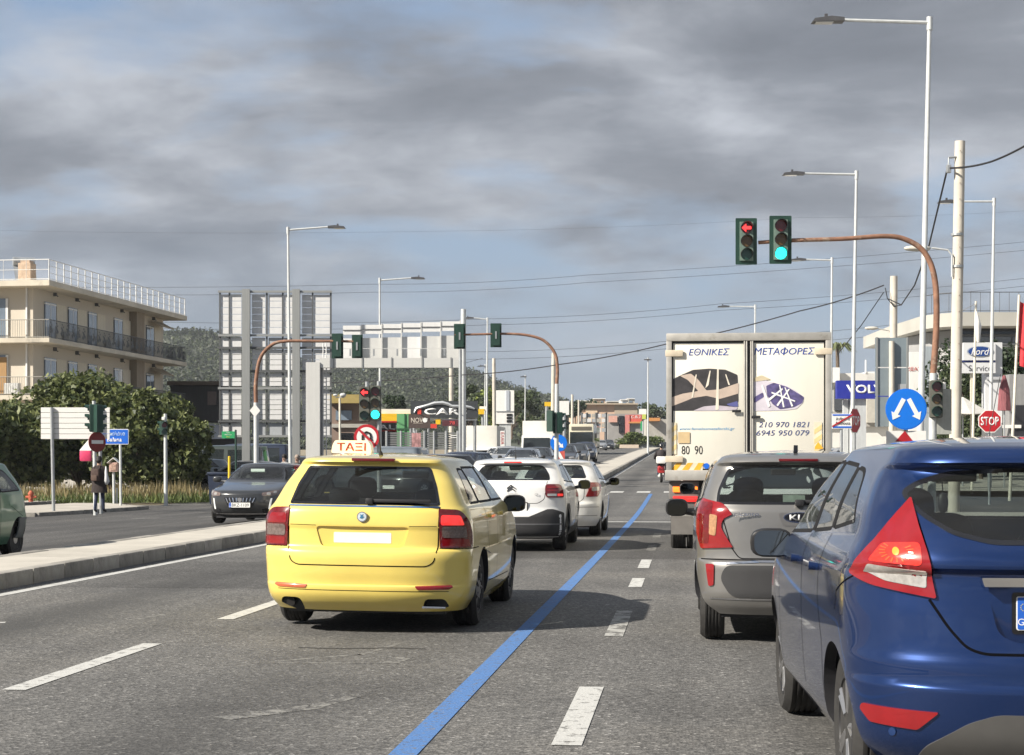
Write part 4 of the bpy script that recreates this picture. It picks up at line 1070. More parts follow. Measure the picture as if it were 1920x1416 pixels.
# flag poles
for (px0, px1, top, d, flag, lab) in ((1822, 1830, 565, 62, 0, 'white flagpole with a furled white flag above the service totem'), (1893, 1911, 553, 55, 1, 'leaning cream flagpole with a red flag at the right edge')):
    s = Spot('flagpole', lab, 'flagpole', px0, d); s.pole('pole', px0, None, px1, top, .055, .04, M('pole_cream', (.68, .64, .54), .5))
    q = MB()
    if flag:
        vs, fs = [], []
        for i in range(7):
            for j in range(9): vs.append((s.lx(1912) + i * .07, math.sin(i * 1.1 + j * .4) * .06, s.lz(565) - j * .26 - i * .03))
        for i in range(6):
            for j in range(8): fs.append((i * 9 + j, i * 9 + j + 1, (i + 1) * 9 + j + 1, (i + 1) * 9 + j))
        q.add(vs, fs); q.obj('flag', M('flag_red', (.60, .03, .04), .7, var=.15), s.t, 80)
    else:
        q.path([(s.lx(1830), -.03, s.lz(585)), (s.lx(1833), -.05, s.lz(612)), (s.lx(1834), 0, s.lz(642))], [.04, .13, .06], 8); q.obj('furled_flag', sign_white, s.t, 50)
# parasols
s = Spot('parasol', 'wide grey-white parasol under the service totem', 'parasol', 1812, 66)
vs, fs = [], []
for k in range(8):
    a = 2 * PI * k / 8; vs.append((s.lx(1805) + 1.2 * math.cos(a), 1.2 * math.sin(a), s.lz(776 if k % 2 else 778)))
vs.append((s.lx(1805), 0, s.lz(744))); q = MB(); q.add(vs, [(k, (k + 1) % 8, 8) for k in range(8)]); q.obj('canopy', M('parasol_grey', (.50, .49, .46), .8), s.t); s.pole('pole', 1805, None, 1805, 746, .04, .03, galv)
s = Spot('parasol', 'closed wine-red parasol near the right flagpole', 'parasol', 1883, 64); q = MB(); q.path([(0, 0, s.lz(704)), (0, 0, s.lz(730)), (0, 0, s.lz(770))], [.05, .20, .26], 8); q.obj('folded_cloth', M('parasol_wine', (.22, .07, .08), .8, var=.4, vscale=3, stretch=(6, 6, 1)), s.t, 30); s.pole('pole', 1883, None, 1883, 770, .03, .03, galv)
s = Spot('grey_hut', 'tall grey service cabinet behind the right flagpole', 'cabinet', 1905, 68); s.board('body', 1892, 702, 1925, 850, M('cabinet_grey', (.26, .26, .26), .6), .4, .9); s.board('door_panel', 1897, 760, 1920, 850, M('cabinet_dark', (.03, .03, .035), .4), -.08, .06); s.board('white_sill', 1868, 797, 1912, 803, sign_white, -.1, .2)
# blue letter board of the neighbouring dealer
s = Spot('dealer_sign', 'dark blue dealer board with white serif letters', 'sign', 1615, 74)
s.board('board', 1568, 714, 1668, 748, M('dealer_blue', (.025, .035, .30), .4), 0, .4); q = s.text('VOLVO', 1630, 730, w=90, h=16, y=-.22, bold=.03)
s.board('pillar', 1594, 748, 1624, 900, M('pillar_grey', (.50, .52, .53), .5), .3, .6); s.board('pillar', 1583, 750, 1592, 900, galv_pale, .3, .3)
s = block('dealer_building', 'low white dealer hall behind the blue board', 1540, 700, 1720, 870, 100, M('hall_white', (.66, .65, .62), .7, var=.06), 12, dz=0)
s.board('upper_white', 1545, 690, 1572, 718, sign_white, -.2, .4); s.board('roof_plant', 1600, 698, 1625, 702, sign_white, 2, 2); s.board('mast', 1622, 675, 1624, 700, white_ink, 0, .1); s.board('roof_plant', 1625, 697, 1640, 714, sign_white, 1, 2)
for (a, c) in ((1562, 1580), (1626, 1640), (1668, 1700)): s.board('hall_window', a, 730, c, 770, M('pane_dark', (.07, .075, .08), .1, coat=1), -.2, .3)
s.board('dark_band', 1540, 772, 1720, 800, M('band_grey', (.36, .35, .33), .7), -.15, .2); s.board('shutter', 1622, 748, 1668, 793, M('shutter_beige', (.45, .43, .38), .7), -.4, .3)
s = Spot('sign_tower', 'white totem with red letters behind the grey sign back', 'sign', 1718, 82); s.board('panel', 1705, 660, 1745, 830, sign_white, .2, .4); s.text('SEAT', 1715, 692, w=24, h=7, mat=M('print_red', (.45, .05, .04), .5), y=-.03)
s.board('grey_side', 1730, 650, 1750, 830, M('totem_bluegrey', (.36, .40, .43), .5), .05, .3)
# large grey sign back on the second concrete pole
s = Spot('direction_sign', 'tall blue-grey sign back fixed before the second concrete pole', 'sign', 1673, 62)
gb = M('sign_back_bluegrey', (.23, .28, .31), .5, .2, var=.08, vscale=1.5)
for (a, c) in ((633, 688), (690, 742), (744, 800)): s.board('panel', 1642, a, 1705, c, gb, .1, .03)
for px in (1645, 1702): s.board('edge_rail', px - 1.5, 632, px + 1.5, 801, grey_p, .06, .05)
s.pole('post', 1672, None, 1672, 640, .10, .10, conc_pole, .0)
q = s.board('vent_plate', 1684, 720, 1700, 742, panel_g, .07, .02)
# keep-either-side sign
s = Spot('direction_disc', 'round blue sign with two white arrows pointing down and apart', 'sign', 1698, 32)
o = sign_disc(s.t, (s.lx(1698), -.05, s.lz(767.5)), s.m(38.5), M('disc_blue', (.005, .17, .72), .35, var=.05)); r = s.m(38.5)
for sg in (-1, 1):
    q = MB(); q.prism(arrow_poly(sg * r * .12, r * .50, sg * r * .66, -r * .52, r * .21, r * .50, r * .34), XZ(0), -.010, -.004); q.obj('arrow', white_ink, o)
s.pole('post', 1700, None, 1699, 735, .04, .04, galv, .02)
q = s.board('warning_board', 1662, 808, 1736, 850, sign_white, .0, .03); b = MB(); b.prism([(s.lx(1678), s.lz(828)), (s.lx(1712), s.lz(828)), (s.lx(1696), s.lz(808))], XZ(0), -.024, -.018); b.obj('red_triangle', sign_red, s.t)
# stop signs
def stop_sign(px, py, d, r, face, lab):
    s = Spot('stop_sign', lab, 'stop sign', px, d, 'stop signs')
    b = MB(); b.prism(circle(r, 8, 0, 0, R(22.5)), XZ(0), 0, .02); o = b.obj('octagon', sign_white, s.t); o.location = (0, -.06, s.lz(py)); o.rotation_euler = (0, 0, face)
    b = MB(); b.prism(circle(r * .93, 8, 0, 0, R(22.5)), XZ(0), -.004, .001); b.obj('red_field', sign_red, o); text('STOP', white_ink, o, (0, -.006, 0), w=r * 1.45, h=r * .72, bold=.02)
    s.pole('post', px, None, px, py - 18, .04, .04, galv)
stop_sign(1855, 790, 52, .37, R(-6), 'stop sign with a cable crossing it before the white totem'); stop_sign(1602, 789, 46, .36, R(52), 'stop sign turned sideways behind the small town sign')
s = Spot('place_sign', 'small white and blue end-of-town sign with a red stroke', 'sign', 1580, 44)
s.board('panel', 1560, 776, 1597, 804, sign_white, 0, .03); s.board('blue_edge', 1561, 777, 1596, 779.5, sign_blue, -.018, .01); s.board('blue_edge', 1561, 799.5, 1596, 802.5, sign_blue, -.018, .01)
s.text('Ανθούσα', 1580, 785.5, w=26, h=6, mat=ink, y=-.02); s.text('Anthousa', 1580, 793.5, w=28, h=6, mat=ink, y=-.02); b = MB(); b.prism([(s.lx(1559), s.lz(799)), (s.lx(1561), s.lz(801)), (s.lx(1600), s.lz(778)), (s.lx(1598), s.lz(776))], XZ(0), -.032, -.022); b.obj('red_stroke', sign_red, s.t); s.pole('post', 1578, None, 1578, 776, .04, .04, galv, .04)
# palm behind the truck
s = Spot('palm_tree', 'thin palm tree behind the white truck', 'palm tree', 1572, 150)
s.pole('trunk', 1574, None, 1570, 655, .2, .16, M('bark', (.13, .10, .075), .9)); q = MB(); rg = np.random.default_rng(4)
for k in range(26):
    a = rg.uniform(0, 2 * PI); L_ = rg.uniform(1.0, 1.8); x0, z0 = s.lx(1570), s.lz(655); pts = [(x0, 0, z0), (x0 + math.cos(a) * L_ * .5, math.sin(a) * L_ * .5, z0 + .5), (x0 + math.cos(a) * L_, math.sin(a) * L_, z0 - .3)]
    q.path(pts, [.03, .10, .01], 4)
q.obj('crown', M('palm_green', (.12, .14, .06), .7, var=.3), s.t)
# ------------------------------------------------------------------ lamps, poles, masts, cables
lamp(1743, 36, 38.7, 1522, 'tallest street lamp at the right, its head reaching left', 1722, dip=4, hl=.72)
lamp(1606, 323, 59, 1467, 'second street lamp on the right, just right of the truck', 1596, dip=6)
lamp(1864, 374, 64.8, 1758, 'street lamp whose head peeps out behind the thick concrete pole', 1855, dip=10)
lamp(1560, 485, 83.5, 1482, 'street lamp rising behind the right end of the truck', 1557, dip=4)
lamp(1416, 573, 108, 1345, 'far street lamp above the middle of the truck', 1414, dip=4)
lamp(540, 428, 72.8, 648, 'tall street lamp in front of the huge sign back', 545, dip=-6)
lamp(712, 523, 92, 797, 'street lamp behind the sign gantry', 713, dip=-4)
lamp(914, 597, 118, 868, 'street lamp just left of the hanging signal head', 912, dip=-2)
lamp(985, 704, 192, 975, 'small far street lamp beside the sign tower', 984, r=.1)
lamp(1215, 672, 165, 1222, 'far street lamp on the median near the truck', 1215, r=.1)
lamp(910, 684, 175, 895, 'far street lamp near the lattice pole', 908, r=.1)
def util(px0, px1, top, d, r, lab, mat=None):
    s = Spot('utility_pole', lab, 'utility pole', px0, d, 'utility poles'); s.pole('pole', px0, None, px1, top, r * 1.15, r, mat or conc_pole, n=18); return s
s = util(1788, 1800, 265, 45, .135, 'thick concrete utility pole at the right carrying black cables')
b = MB(); b.tube((s.lx(1799), -.05, s.lz(295)), (s.lx(1777), -.1, s.lz(297)), .03, n=6); b.tube((s.lx(1777), -.1, s.lz(297)), (s.lx(1776), -.1, s.lz(325)), .02, n=6); b.box((s.lx(1777), -.1, s.lz(318)), (.12, .1, .22), ch=.02); b.obj('cable_bracket', galv, s.t)
for k in range(14): q = MB(); q.tube((s.lx(1797.5 - k * .2), -.15, s.lz(285 + k * 30)), (s.lx(1797.5 - k * .2), -.17, s.lz(285 + k * 30)), .012, n=6); q.obj('step_bolt', rust, s.t)
for py in (440, 500): q = MB(); q.lathe([(.165, -.03), (.165, .03)], lambda a, b2, h, py=py: (s.lx(1795) + a, b2, s.lz(py) + h), 16); q.obj('steel_band', galv, s.t)
b = MB(); b.path([(s.lx(1783), -.1, s.lz(520)), (s.lx(1783), -.12, s.lz(480)), (s.lx(1775), -.12, s.lz(470)), (s.lx(1745), -.12, s.lz(466))], .025, 8); b.obj('lamp_arm', galv_pale, s.t)
b = MB(); vs_, fs_ = blob((s.lx(1718), -.12, s.lz(467)), (.36, .14, .075), 2.4, 16, 8); b.add(vs_, fs_); o = b.obj('lamp_head', M('lamp_cream', (.55, .53, .47), .5), s.t, 50)
s = util(1673, 1676, 518, 70, .15, 'second concrete utility pole behind the grey sign back')
b = MB(); vs_, fs_ = blob((s.lx(1633), -.1, s.lz(616)), (.28, .12, .07), 2.4, 16, 8); b.add(vs_, fs_); b.tube((s.lx(1645), -.1, s.lz(617)), (s.lx(1672), 0, s.lz(621)), .025, n=6); b.obj('lamp_head', M('lamp_cream', (.55, .53, .47), .5), s.t, 50)
b = MB(); b.path([p3(1660, 540, 69.8), p3(1664, 560, 69.8), p3(1676, 575, 69.8), p3(1690, 572, 69.6)], .02, 6); o = b.obj('cable_loop', M('cable_black', (.02, .02, .022), .6), s.t, 50); o.matrix_parent_inverse = s.t.matrix_basis.inverted()
util(868, 869, 580, 96, .15, 'thick grey metal pole at the right end of the gantry', galv_pale)
util(927, 926, 672, 150, .15, 'concrete utility pole beside the white sign tower')
util(846, 846, 688, 170, .22, 'short cream pole end above the charcoal board')
util(1036, 1038, 662, 135, .16, 'concrete utility pole just left of the middle signal mast')
util(1073, 1073, 740, 220, .16, 'far pole left of the salmon warehouse')
util(1085, 1085, 750, 240, .12, 'far thin pole in front of the salmon warehouse')
s = Spot('utility_pole', 'dark thin post standing right beside the box truck', 'utility pole', 862, 70); s.pole('pole', 863, None, 863, 655, .07, .07, galv)
s = Spot('lantern_post', 'cream post with a double lantern left of the median signal', 'street lamp', 637, 84); s.pole('pole', 638, None, 637, 747, .06, .05, M('pole_cream', (.68, .64, .54), .5)); q = MB(); q.tube((s.lx(629), 0, s.lz(745)), (s.lx(646), 0, s.lz(745)), .03, n=6); vs_, fs_ = blob((s.lx(643), 0, s.lz(741)), (.16, .12, .1), 2.2); q.add(vs_, fs_); vs_, fs_ = blob((s.lx(629), 0, s.lz(741)), (.12, .1, .06), 2.2); q.add(vs_, fs_); q.obj('lantern', galv_pale, s.t, 50)

def mast(label, base_px, d, curve, r, white_to, heads, mat=rust):
    s = Spot('signal_mast', label, 'traffic light', base_px, d, 'curved signal masts')
    s.pole('pole', base_px, None, curve[0][0], curve[0][1], r * 1.35, r * 1.2, galv_pale, n=14)
    b = MB(); P = [(s.lx(a), 0, s.lz(c)) for a, c in curve]
    Q = []
    for i in range(len(P) - 1):          # smooth the bend
        p0 = Vector(P[max(i - 1, 0)]); p1 = Vector(P[i]); p2 = Vector(P[i + 1]); p_3 = Vector(P[min(i + 2, len(P) - 1)])
        for k in range(6):
            t = k / 6; Q.append(.5 * ((2 * p1) + (p2 - p0) * t + (2 * p0 - 5 * p1 + 4 * p2 - p_3) * t * t + (3 * p1 - p0 - 3 * p2 + p_3) * t ** 3))
    Q.append(Vector(P[-1])); n = len(Q)
    b.path(Q, [r * (1.05 - .45 * i / n) for i in range(n)], 10); b.obj('arm', mat, s.t, 60)
    for (px, py, h, lit, arrow, face, back) in heads:
        o = signal(s.t, (s.lx(px), -.12 if face == 0 else .0, s.lz(py)), s.m(h) * .315, s.m(h), lit, back, face, arrow=arrow)
        ubox('clamp', s.t, galv, (s.lx(px), -.0 if face == 0 else -.12, s.lz(py)), (.06, .2, .3))
    return s
m1 = mast('near right signal mast with a rusty arm, a red arrow and a green light', 1746, 34, [(1750, 700), (1756, 600), (1752, 520), (1733, 473), (1700, 450), (1660, 443), (1580, 448), (1485, 451), (1422, 455)], .062, 600, [(1398, 454, 87, 'r', True, 0.0, True), (1462, 451, 90, 'g', False, 0.0, True)])
signal(m1.t, (m1.lx(1751), -.22, m1.lz(749)), .24, .74, None, False, R(-6), M('signal_weathered', (.10, .10, .085), .7), M('signal_face', (.12, .12, .10), .6), name='repeater_head')
ubox('signal_box', m1.t, M('cabinet_pale', (.36, .37, .34), .7), (m1.lx(1768), .05, m1.lz(772)), (.32, .2, .9)); m1.pole('white_cap', 1769, 730, 1769, 717, .05, .05, sign_white)
mast('left signal mast with a rusty arm before the huge sign back', 481, 64, [(480, 755), (480, 715), (488, 672), (508, 648), (535, 640), (600, 640), (640, 640), (676, 641)], .075, 750, [(633, 649, 47, None, False, PI, True), (670, 650, 44, None, False, PI, True)])
s = Spot('small_sign', 'white diamond sign on the left signal mast', 'sign', 478, 63.5, base=zat(770, 63.5)); q = MB(); q.prism([(0, -.24), (.2, 0), (0, .24), (-.2, 0)], XZ(0), 0, .02); q.obj('plate', sign_white, s.t)
m3 = mast('middle signal mast on the far median with hanging signal heads', 1043, 69, [(1044, 720), (1045, 690), (1040, 662), (1020, 639), (990, 629), (950, 626), (900, 627), (852, 628)], .07, 700, [(862, 631, 47, None, False, PI, True), (930, 629, 45, None, False, PI, True)])
for (px, py, f) in ((1034, 790, PI * .85), (1043, 793, PI), (1053, 793, R(100))): signal(m3.t, (m3.lx(px), -.12 if px != 1043 else .12, m3.lz(py)), .26, .85, None, False, f, sig_green)
# median signal and no-U-turn sign
s = Spot('traffic_signal', 'median signal with red arrow and green light beside each other', 'traffic light', 708, 46)
s.pole('pole', 711, None, 710, 715, .06, .05, galv)
signal(s.t, (s.lx(684), -.12, s.lz(758)), s.m(20), s.m(65), 'r', False, 0, M('signal_weathered', (.10, .10, .085), .7), M('signal_face', (.12, .12, .10), .6), arrow=True)
signal(s.t, (s.lx(704.5), -.12, s.lz(756)), s.m(20), s.m(65), 'g', False, 0, M('signal_weathered', (.10, .10, .085), .7), M('signal_face', (.12, .12, .10), .6))
s.pole('stub', 688, 726, 688, 716, .05, .05, galv)
o = sign_disc(s.t, (s.lx(688.5), -.16, s.lz(820)), s.m(24), sign_white, M('ring_red', (.45, .02, .03), .4), name='no_u_turn_sign'); r = s.m(24)
q = MB(); q.path([(-r * .32, -.012, -r * .5), (-r * .32, -.012, r * .1), (-r * .24, -.012, r * .3), (0, -.012, r * .4), (r * .24, -.012, r * .3), (r * .32, -.012, r * .1), (r * .32, -.012, -r * .25)], r * .085, 6); q.prism([(r * .14, -r * .2), (r * .5, -r * .2), (r * .32, -r * .5)], XZ(0), -.02, -.004); q.obj('u_arrow', ink, o, 60)
q = MB(); q.prism([(-r * .62, r * .50), (-r * .50, r * .62), (r * .62, -r * .50), (r * .50, -r * .62)], XZ(0), -.05, -.04); q.obj('red_slash', M('ring_red', (.45, .02, .03), .4), o)
# keep right sign on the far median
s = Spot('direction_disc', 'round blue keep-right sign with one white arrow on the far median', 'sign', 1047, 70)
o = sign_disc(s.t, (s.lx(1047.5), -.05, s.lz(831)), s.m(15.8), M('disc_blue', (.005, .17, .72), .35)); r = s.m(15.8)
q = MB(); q.prism(arrow_poly(-r * .62, r * .6, r * .55, -r * .55, r * .24, r * .62, r * .42), XZ(0), -.012, -.004); q.obj('arrow', white_ink, o); s.pole('post', 1048, None, 1048, 820, .04, .04, galv, .03)
mk = s.board('marker_board', 1041, 846, 1059, 862, M('marker_red', (.55, .10, .08), .5), -.03, .03); b = MB(); b.prism([(s.lx(1043), s.lz(847)), (s.lx(1049), s.lz(847)), (s.lx(1057), s.lz(861)), (s.lx(1050), s.lz(861))], XZ(0), -.055, -.048); b.obj('white_stripe', white_ink, s.t)
# cables
thin = M('cable_thin', (.07, .075, .08), .6)
for i, (pts, lab) in enumerate((([(-100, 535), (700, 533), (1100, 516), (2000, 446)], 'topmost of the thin power lines crossing the picture'), ([(-100, 549), (700, 548), (1100, 530), (2000, 462)], 'power line just below the topmost one'), ([(300, 604), (920, 598), (1350, 570), (2000, 513)], 'upper line of the lower power line bundle'),
        ([(300, 616), (920, 609), (1350, 582), (2000, 528)], 'second line of the lower power line bundle'), ([(860, 660), (1250, 640), (1700, 606), (2000, 580)], 'upper of the two lowest power lines'), ([(860, 674), (1250, 654), (1700, 624), (2000, 600)], 'lowest of the thin power lines'), ([(-100, 430), (800, 434), (1500, 408), (2000, 390)], 'very faint highest wire across the clouds'))):
    wire(lab, [p3(a, c, 260) for a, c in pts], .030 if i < 6 else .012, thin, 'thin power lines', sag=.4)
wire('black cable sloping from the second concrete pole down to the left', [p3(1657, 535, 70), p3(1500, 583, 74), p3(1250, 645, 80), p3(1045, 684, 86), p3(870, 703, 92), p3(600, 718, 100)], .028, sag=.08)
wire('black cable running from the thick pole out of the right edge', [p3(1776, 315, 45), p3(1860, 303, 43), p3(1960, 250, 41)], .028, sag=.05)
wire('black cable dropping from the thick pole to the second pole', [p3(1776, 318, 45), p3(1742, 460, 52), p3(1715, 535, 58), p3(1690, 572, 65), p3(1664, 560, 69.8)], .026)
wire('short cable from the second pole down towards the truck', [p3(1657, 548, 70), p3(1615, 610, 71), p3(1570, 665, 72)], .02)
wire('thin slanting cable across the stop sign at the right', [p3(1876, 702, 50), p3(1857, 800, 50), p3(1850, 850, 50)], .012)
wire('thin cable below the gantry beam', [p3(600, 727, 96), p3(800, 700, 96), p3(905, 672, 96)], .012, thin)
# ------------------------------------------------------------------ cars
def pchip(xs, ys, q):
    xs = np.asarray(xs, float); ys = np.asarray(ys, float); q = np.asarray(q, float)
    h = np.diff(xs); dl = np.diff(ys) / h
    m = np.zeros(len(xs))
    for i in range(1, len(xs) - 1):
        if dl[i - 1] * dl[i] > 0:
            w1 = 2 * h[i] + h[i - 1]; w2 = h[i] + 2 * h[i - 1]
            m[i] = (w1 + w2) / (w1 / dl[i - 1] + w2 / dl[i])
    m[0] = dl[0]; m[-1] = dl[-1]
    k = np.clip(np.searchsorted(xs, q) - 1, 0, len(xs) - 2)
    t = np.clip((q - xs[k]) / h[k], 0, 1)
    return (ys[k] * (1 + 2 * t) * (1 - t) ** 2 + h[k] * m[k] * t * (1 - t) ** 2 + ys[k + 1] * t * t * (3 - 2 * t) + h[k] * m[k + 1] * t * t * (t - 1))
class Body:
    """car shell as a stack of plan outlines. rear/front: (z, y) profiles, width: (z, half width),
    cap: (z, depth, exponent) of the rounded ends; crown = height of the domed roof zone"""
    def __init__(s, L, H, rear, front, width, rcap, fcap, zb=0.2, crown=0.07, barrel=0.05, roofmid=None, hi=True):
        s.L, s.H, s.zb, s.crown, s.barrel = L, H, zb, crown, barrel
        s.rear, s.front, s.width, s.rc, s.fc = [np.array(q, float) for q in (rear, front, width, rcap, fcap)]
        s.z1 = H - crown
        s.roofmid = roofmid or L * 0.45
        s.nr, s.ns, s.nf = (30, 40, 22) if hi else (12, 12, 10)
        s.nz = 120 if hi else 40
        s.cache = {}
    def par(s, z, inset=0.0):
        if not hasattr(s, 'tab'):
            s.tz = np.linspace(s.zb - 0.02, s.H, 700)
            rows = np.array([s.par_raw(float(q)) for q in s.tz])
            s.tab = [rows[:, k] for k in range(7)]
        yr, yf, W, Dr, nr, Df, nf = [float(np.interp(z, s.tz, c)) for c in s.tab]
        return yr + inset, yf - inset, W - inset, Dr, nr, Df, nf
    def par_raw(s, z):
        zc = min(z, s.z1)
        P = lambda A, c=1: float(pchip(A[:, 0], A[:, c], [zc])[0])
        yr, yf, W = P(s.rear), P(s.front), P(s.width)
        Dr, nr, Df, nf = P(s.rc), P(s.rc, 2), P(s.fc), P(s.fc, 2)
        if z > s.z1:
            t = min(1.0, (z - s.z1) / s.crown)
            k = max(0.02, (1 - t ** 1.9)) ** 0.62
            W *= 0.05 + 0.95 * k
            yr = s.roofmid + (yr - s.roofmid) * (0.15 + 0.85 * k)
            yf = s.roofmid + (yf - s.roofmid) * (0.15 + 0.85 * k)
        return yr, yf, W, Dr, nr, Df, nf
    def loop(s, z, inset=0.0):
        key = (round(z, 4), inset)
        if key in s.cache: return s.cache[key]
        yr, yf, W, Dr, nr, Df, nf = s.par(z, inset)
        span = yf - yr
        Dr = min(Dr, span * 0.45); Df = min(Df, span * 0.45)
        TT = np.linspace(0, PI / 2, 160)
        def cap(n, cnt, D):
            xs_, ys_ = W * np.sin(TT) ** (2 / n), D * (1 - np.cos(TT) ** (2 / n))
            al = np.concatenate([[0], np.cumsum(np.hypot(np.diff(xs_), np.diff(ys_)))])
            q = np.linspace(0, al[-1], cnt + 1)
            return np.interp(q, al, xs_), np.interp(q, al, ys_)
        RX, RY = cap(nr, s.nr, Dr); RY = yr + RY
        FX, FY = cap(nf, s.nf, Df); FX, FY = FX[::-1], (yf - FY)[::-1]
        SY = np.linspace(RY[-1], FY[0], s.ns + 1)[1:-1]
        X = np.concatenate([RX, np.full(len(SY), W), FX]); Y = np.concatenate([RY, SY, FY])
        c = (s.L / 2)
        X = X * (1 - s.barrel * ((Y - c) / c) ** 2)
        r = np.stack([X, Y], 1)
        s.cache[key] = r
        return r
    def S(s, mode, a, z):
        lp = s.loop(round(z * 500) / 500 if s.nz < 100 else z)
        X, Y = lp[:, 0], lp[:, 1]
        half = s.nr + s.ns // 2
        if mode == 'u':      # metres round the shell from the rear centre line
            al = np.concatenate([[0], np.cumsum(np.hypot(np.diff(X), np.diff(Y)))])
            sg = 1 if a >= 0 else -1
            return Vector((sg * np.interp(abs(a), al, X), np.interp(abs(a), al, Y), z))
        if mode == 'fu':
            X2, Y2 = X[::-1], Y[::-1]
            al = np.concatenate([[0], np.cumsum(np.hypot(np.diff(X2), np.diff(Y2)))])
            sg = 1 if a >= 0 else -1
            return Vector((sg * np.interp(abs(a), al, X2), np.interp(abs(a), al, Y2), z))
        if mode == 'rear':
            return Vector((a, np.interp(abs(a), X[:half], Y[:half]), z))
        if mode == 'front':
            return Vector((a, np.interp(abs(a), X[half:][::-1], Y[half:][::-1]), z))
        sg = 1 if mode == 'R' else -1
        return Vector((sg * np.interp(a, Y, X), a, z))
    def SN(s, mode, a, z, off):
        e = 0.006
        p = s.S(mode, a, z)
        if off == 0: return p
        d1 = s.S(mode, a + e, z) - s.S(mode, a - e, z)
        d2 = s.S(mode, a, z + e) - s.S(mode, a, z - e)
        n = d1.cross(d2)
        if n.length < 1e-9: n = Vector((0, -1, 0))
        n.normalize()
        c = Vector((0, s.L / 2, s.H * 0.45))
        out = p - c
        if mode in ('rear',): out = Vector((0, -1, 0.2))
        if mode == 'front': out = Vector((0, 1, 0.2))
        if mode == 'R': out = Vector((1, 0, 0.1))
        if mode == 'L': out = Vector((-1, 0, 0.1))
        if n.dot(out) < 0: n = -n
        return p + n * off
    def shell(s, inset=0.0, z0=None, z1=None, nz=None, floor=True):
        z0 = s.zb if z0 is None else z0; z1 = s.H if z1 is None else z1
        nz = nz or s.nz
        t = np.linspace(0, 1, nz + 1)
        zs = z0 + (z1 - z0) * (0.75 * t + 0.25 * np.sin(t * PI / 2))
        if z1 == s.H:   # crowd slices into the roof crown
            zs = np.concatenate([zs[zs < s.z1], s.z1 + s.crown * np.sin(np.linspace(0, 1, 12) * PI / 2)])
        b = MB(); vs, fs = [], []
        n = None
        for z in zs:
            lp = s.loop(float(z), inset)
            pts = [(x, y, z) for x, y in lp] + [(-x, y, z) for x, y in lp[-2:0:-1]]
            n = len(pts); vs += pts
        for j in range(len(zs) - 1):
            for i in range(n):
                i2 = (i + 1) % n
                fs.append((j * n + i, j * n + i2, (j + 1) * n + i2, (j + 1) * n + i))
        h = n // 2
        for base, fl in ((0, True), ((len(zs) - 1) * n, False)):   # quad strips across bottom and roof
            for i in range(h):
                a, b2, c2, d2 = base + i, base + i + 1, base + (n - i - 1) % n, base + (n - i) % n
                q = [a, b2, c2, d2]
                q = [w for k, w in enumerate(q) if w not in q[:k]]
                if len(q) > 2: fs.append(tuple(q[::-1] if not fl else q))
        b.add(vs, fs)
        return b
def dens(poly, closed=True, step=0.03):
    out = []
    n = len(poly)
    for i in range(n if closed else n - 1):
        a, b = poly[i], poly[(i + 1) % n]
        k = max(1, int(math.hypot(b[0] - a[0], b[1] - a[1]) / step))
        for j in range(k): out.append((a[0] + (b[0] - a[0]) * j / k, a[1] + (b[1] - a[1]) * j / k))
    if not closed: out.append(poly[-1])
    return out
def rp(pts, r=0.03, seg=4, open_=False):
    "round the corners of a polygon; a point may carry its own radius"
    out = []; n = len(pts)
    for i in range(n):
        if open_ and i in (0, n - 1): out.append(tuple(pts[i][:2])); continue
        p = Vector(pts[i][:2]); a = Vector(pts[i - 1][:2]); c = Vector(pts[(i + 1) % n][:2])
        rr = pts[i][2] if len(pts[i]) > 2 else r
        k = min(rr, (a - p).length * 0.45, (c - p).length * 0.45)
        if k < 1e-4: out.append(tuple(p)); continue
        s0 = p + (a - p).normalized() * k; s1 = p + (c - p).normalized() * k
        for j in range(seg + 1):
            t = j / seg
            q = s0 * (1 - t) ** 2 + p * 2 * t * (1 - t) + s1 * t * t
            out.append((q.x, q.y))
    return out
def inset_poly(poly, d):
    n = len(poly); out = []
    ar = sum(poly[i][0] * poly[(i + 1) % n][1] - poly[(i + 1) % n][0] * poly[i][1] for i in range(n))
    sg = 1 if ar > 0 else -1
    for i in range(n):
        a = Vector(poly[i - 1]); c = Vector(poly[(i + 1) % n])
        t = (c - a)
        if t.length < 1e-9: out.append(poly[i]); continue
        t.normalize()
        nrm = Vector((-t.y, t.x)) * sg
        q = Vector(poly[i]) + nrm * d
        out.append((q.x, q.y))
    return out
def patch(body, mode, poly, off=0.004, thick=0.012, rim=None, step=0.03, sg=1):
    "a piece that follows the shell: outline in shell coordinates, ring by ring; rim = width of an outer band (material 1)"
    o = dens(poly, True, step)
    n = len(o)
    cx = sum(q[0] for q in o) / n; cz = sum(q[1] for q in o) / n
    rings = [(o, off - thick), (o, off)]
    if rim:
        i1 = inset_poly(o, rim)
        rings.append((i1, off)); base = i1
    else: base = o
    for k in (0.8, 0.6, 0.4, 0.2): rings.append(([(cx + (x - cx) * k, cz + (z - cz) * k) for x, z in base], off))
    b = MB(); vs, fs, ms = [], [], []
    for poly_, of in rings:
        for x, z in poly_: vs.append(body.SN(mode, x * sg if mode in ('u', 'fu', 'rear', 'front') else x, z, of))
    for j in range(len(rings) - 1):
        for i in range(n):
            i2 = (i + 1) % n
            fs.append((j * n + i, j * n + i2, (j + 1) * n + i2, (j + 1) * n + i)); ms.append(1 if (rim and j < 2) else 0)
    vs.append(body.SN(mode, cx * sg if mode in ('u', 'fu', 'rear', 'front') else cx, cz, off))
    j = len(rings) - 1
    for i in range(n): fs.append((j * n + i, j * n + (i + 1) % n, len(vs) - 1)); ms.append(0)
    b.add(vs, fs); b.m = ms
    return b
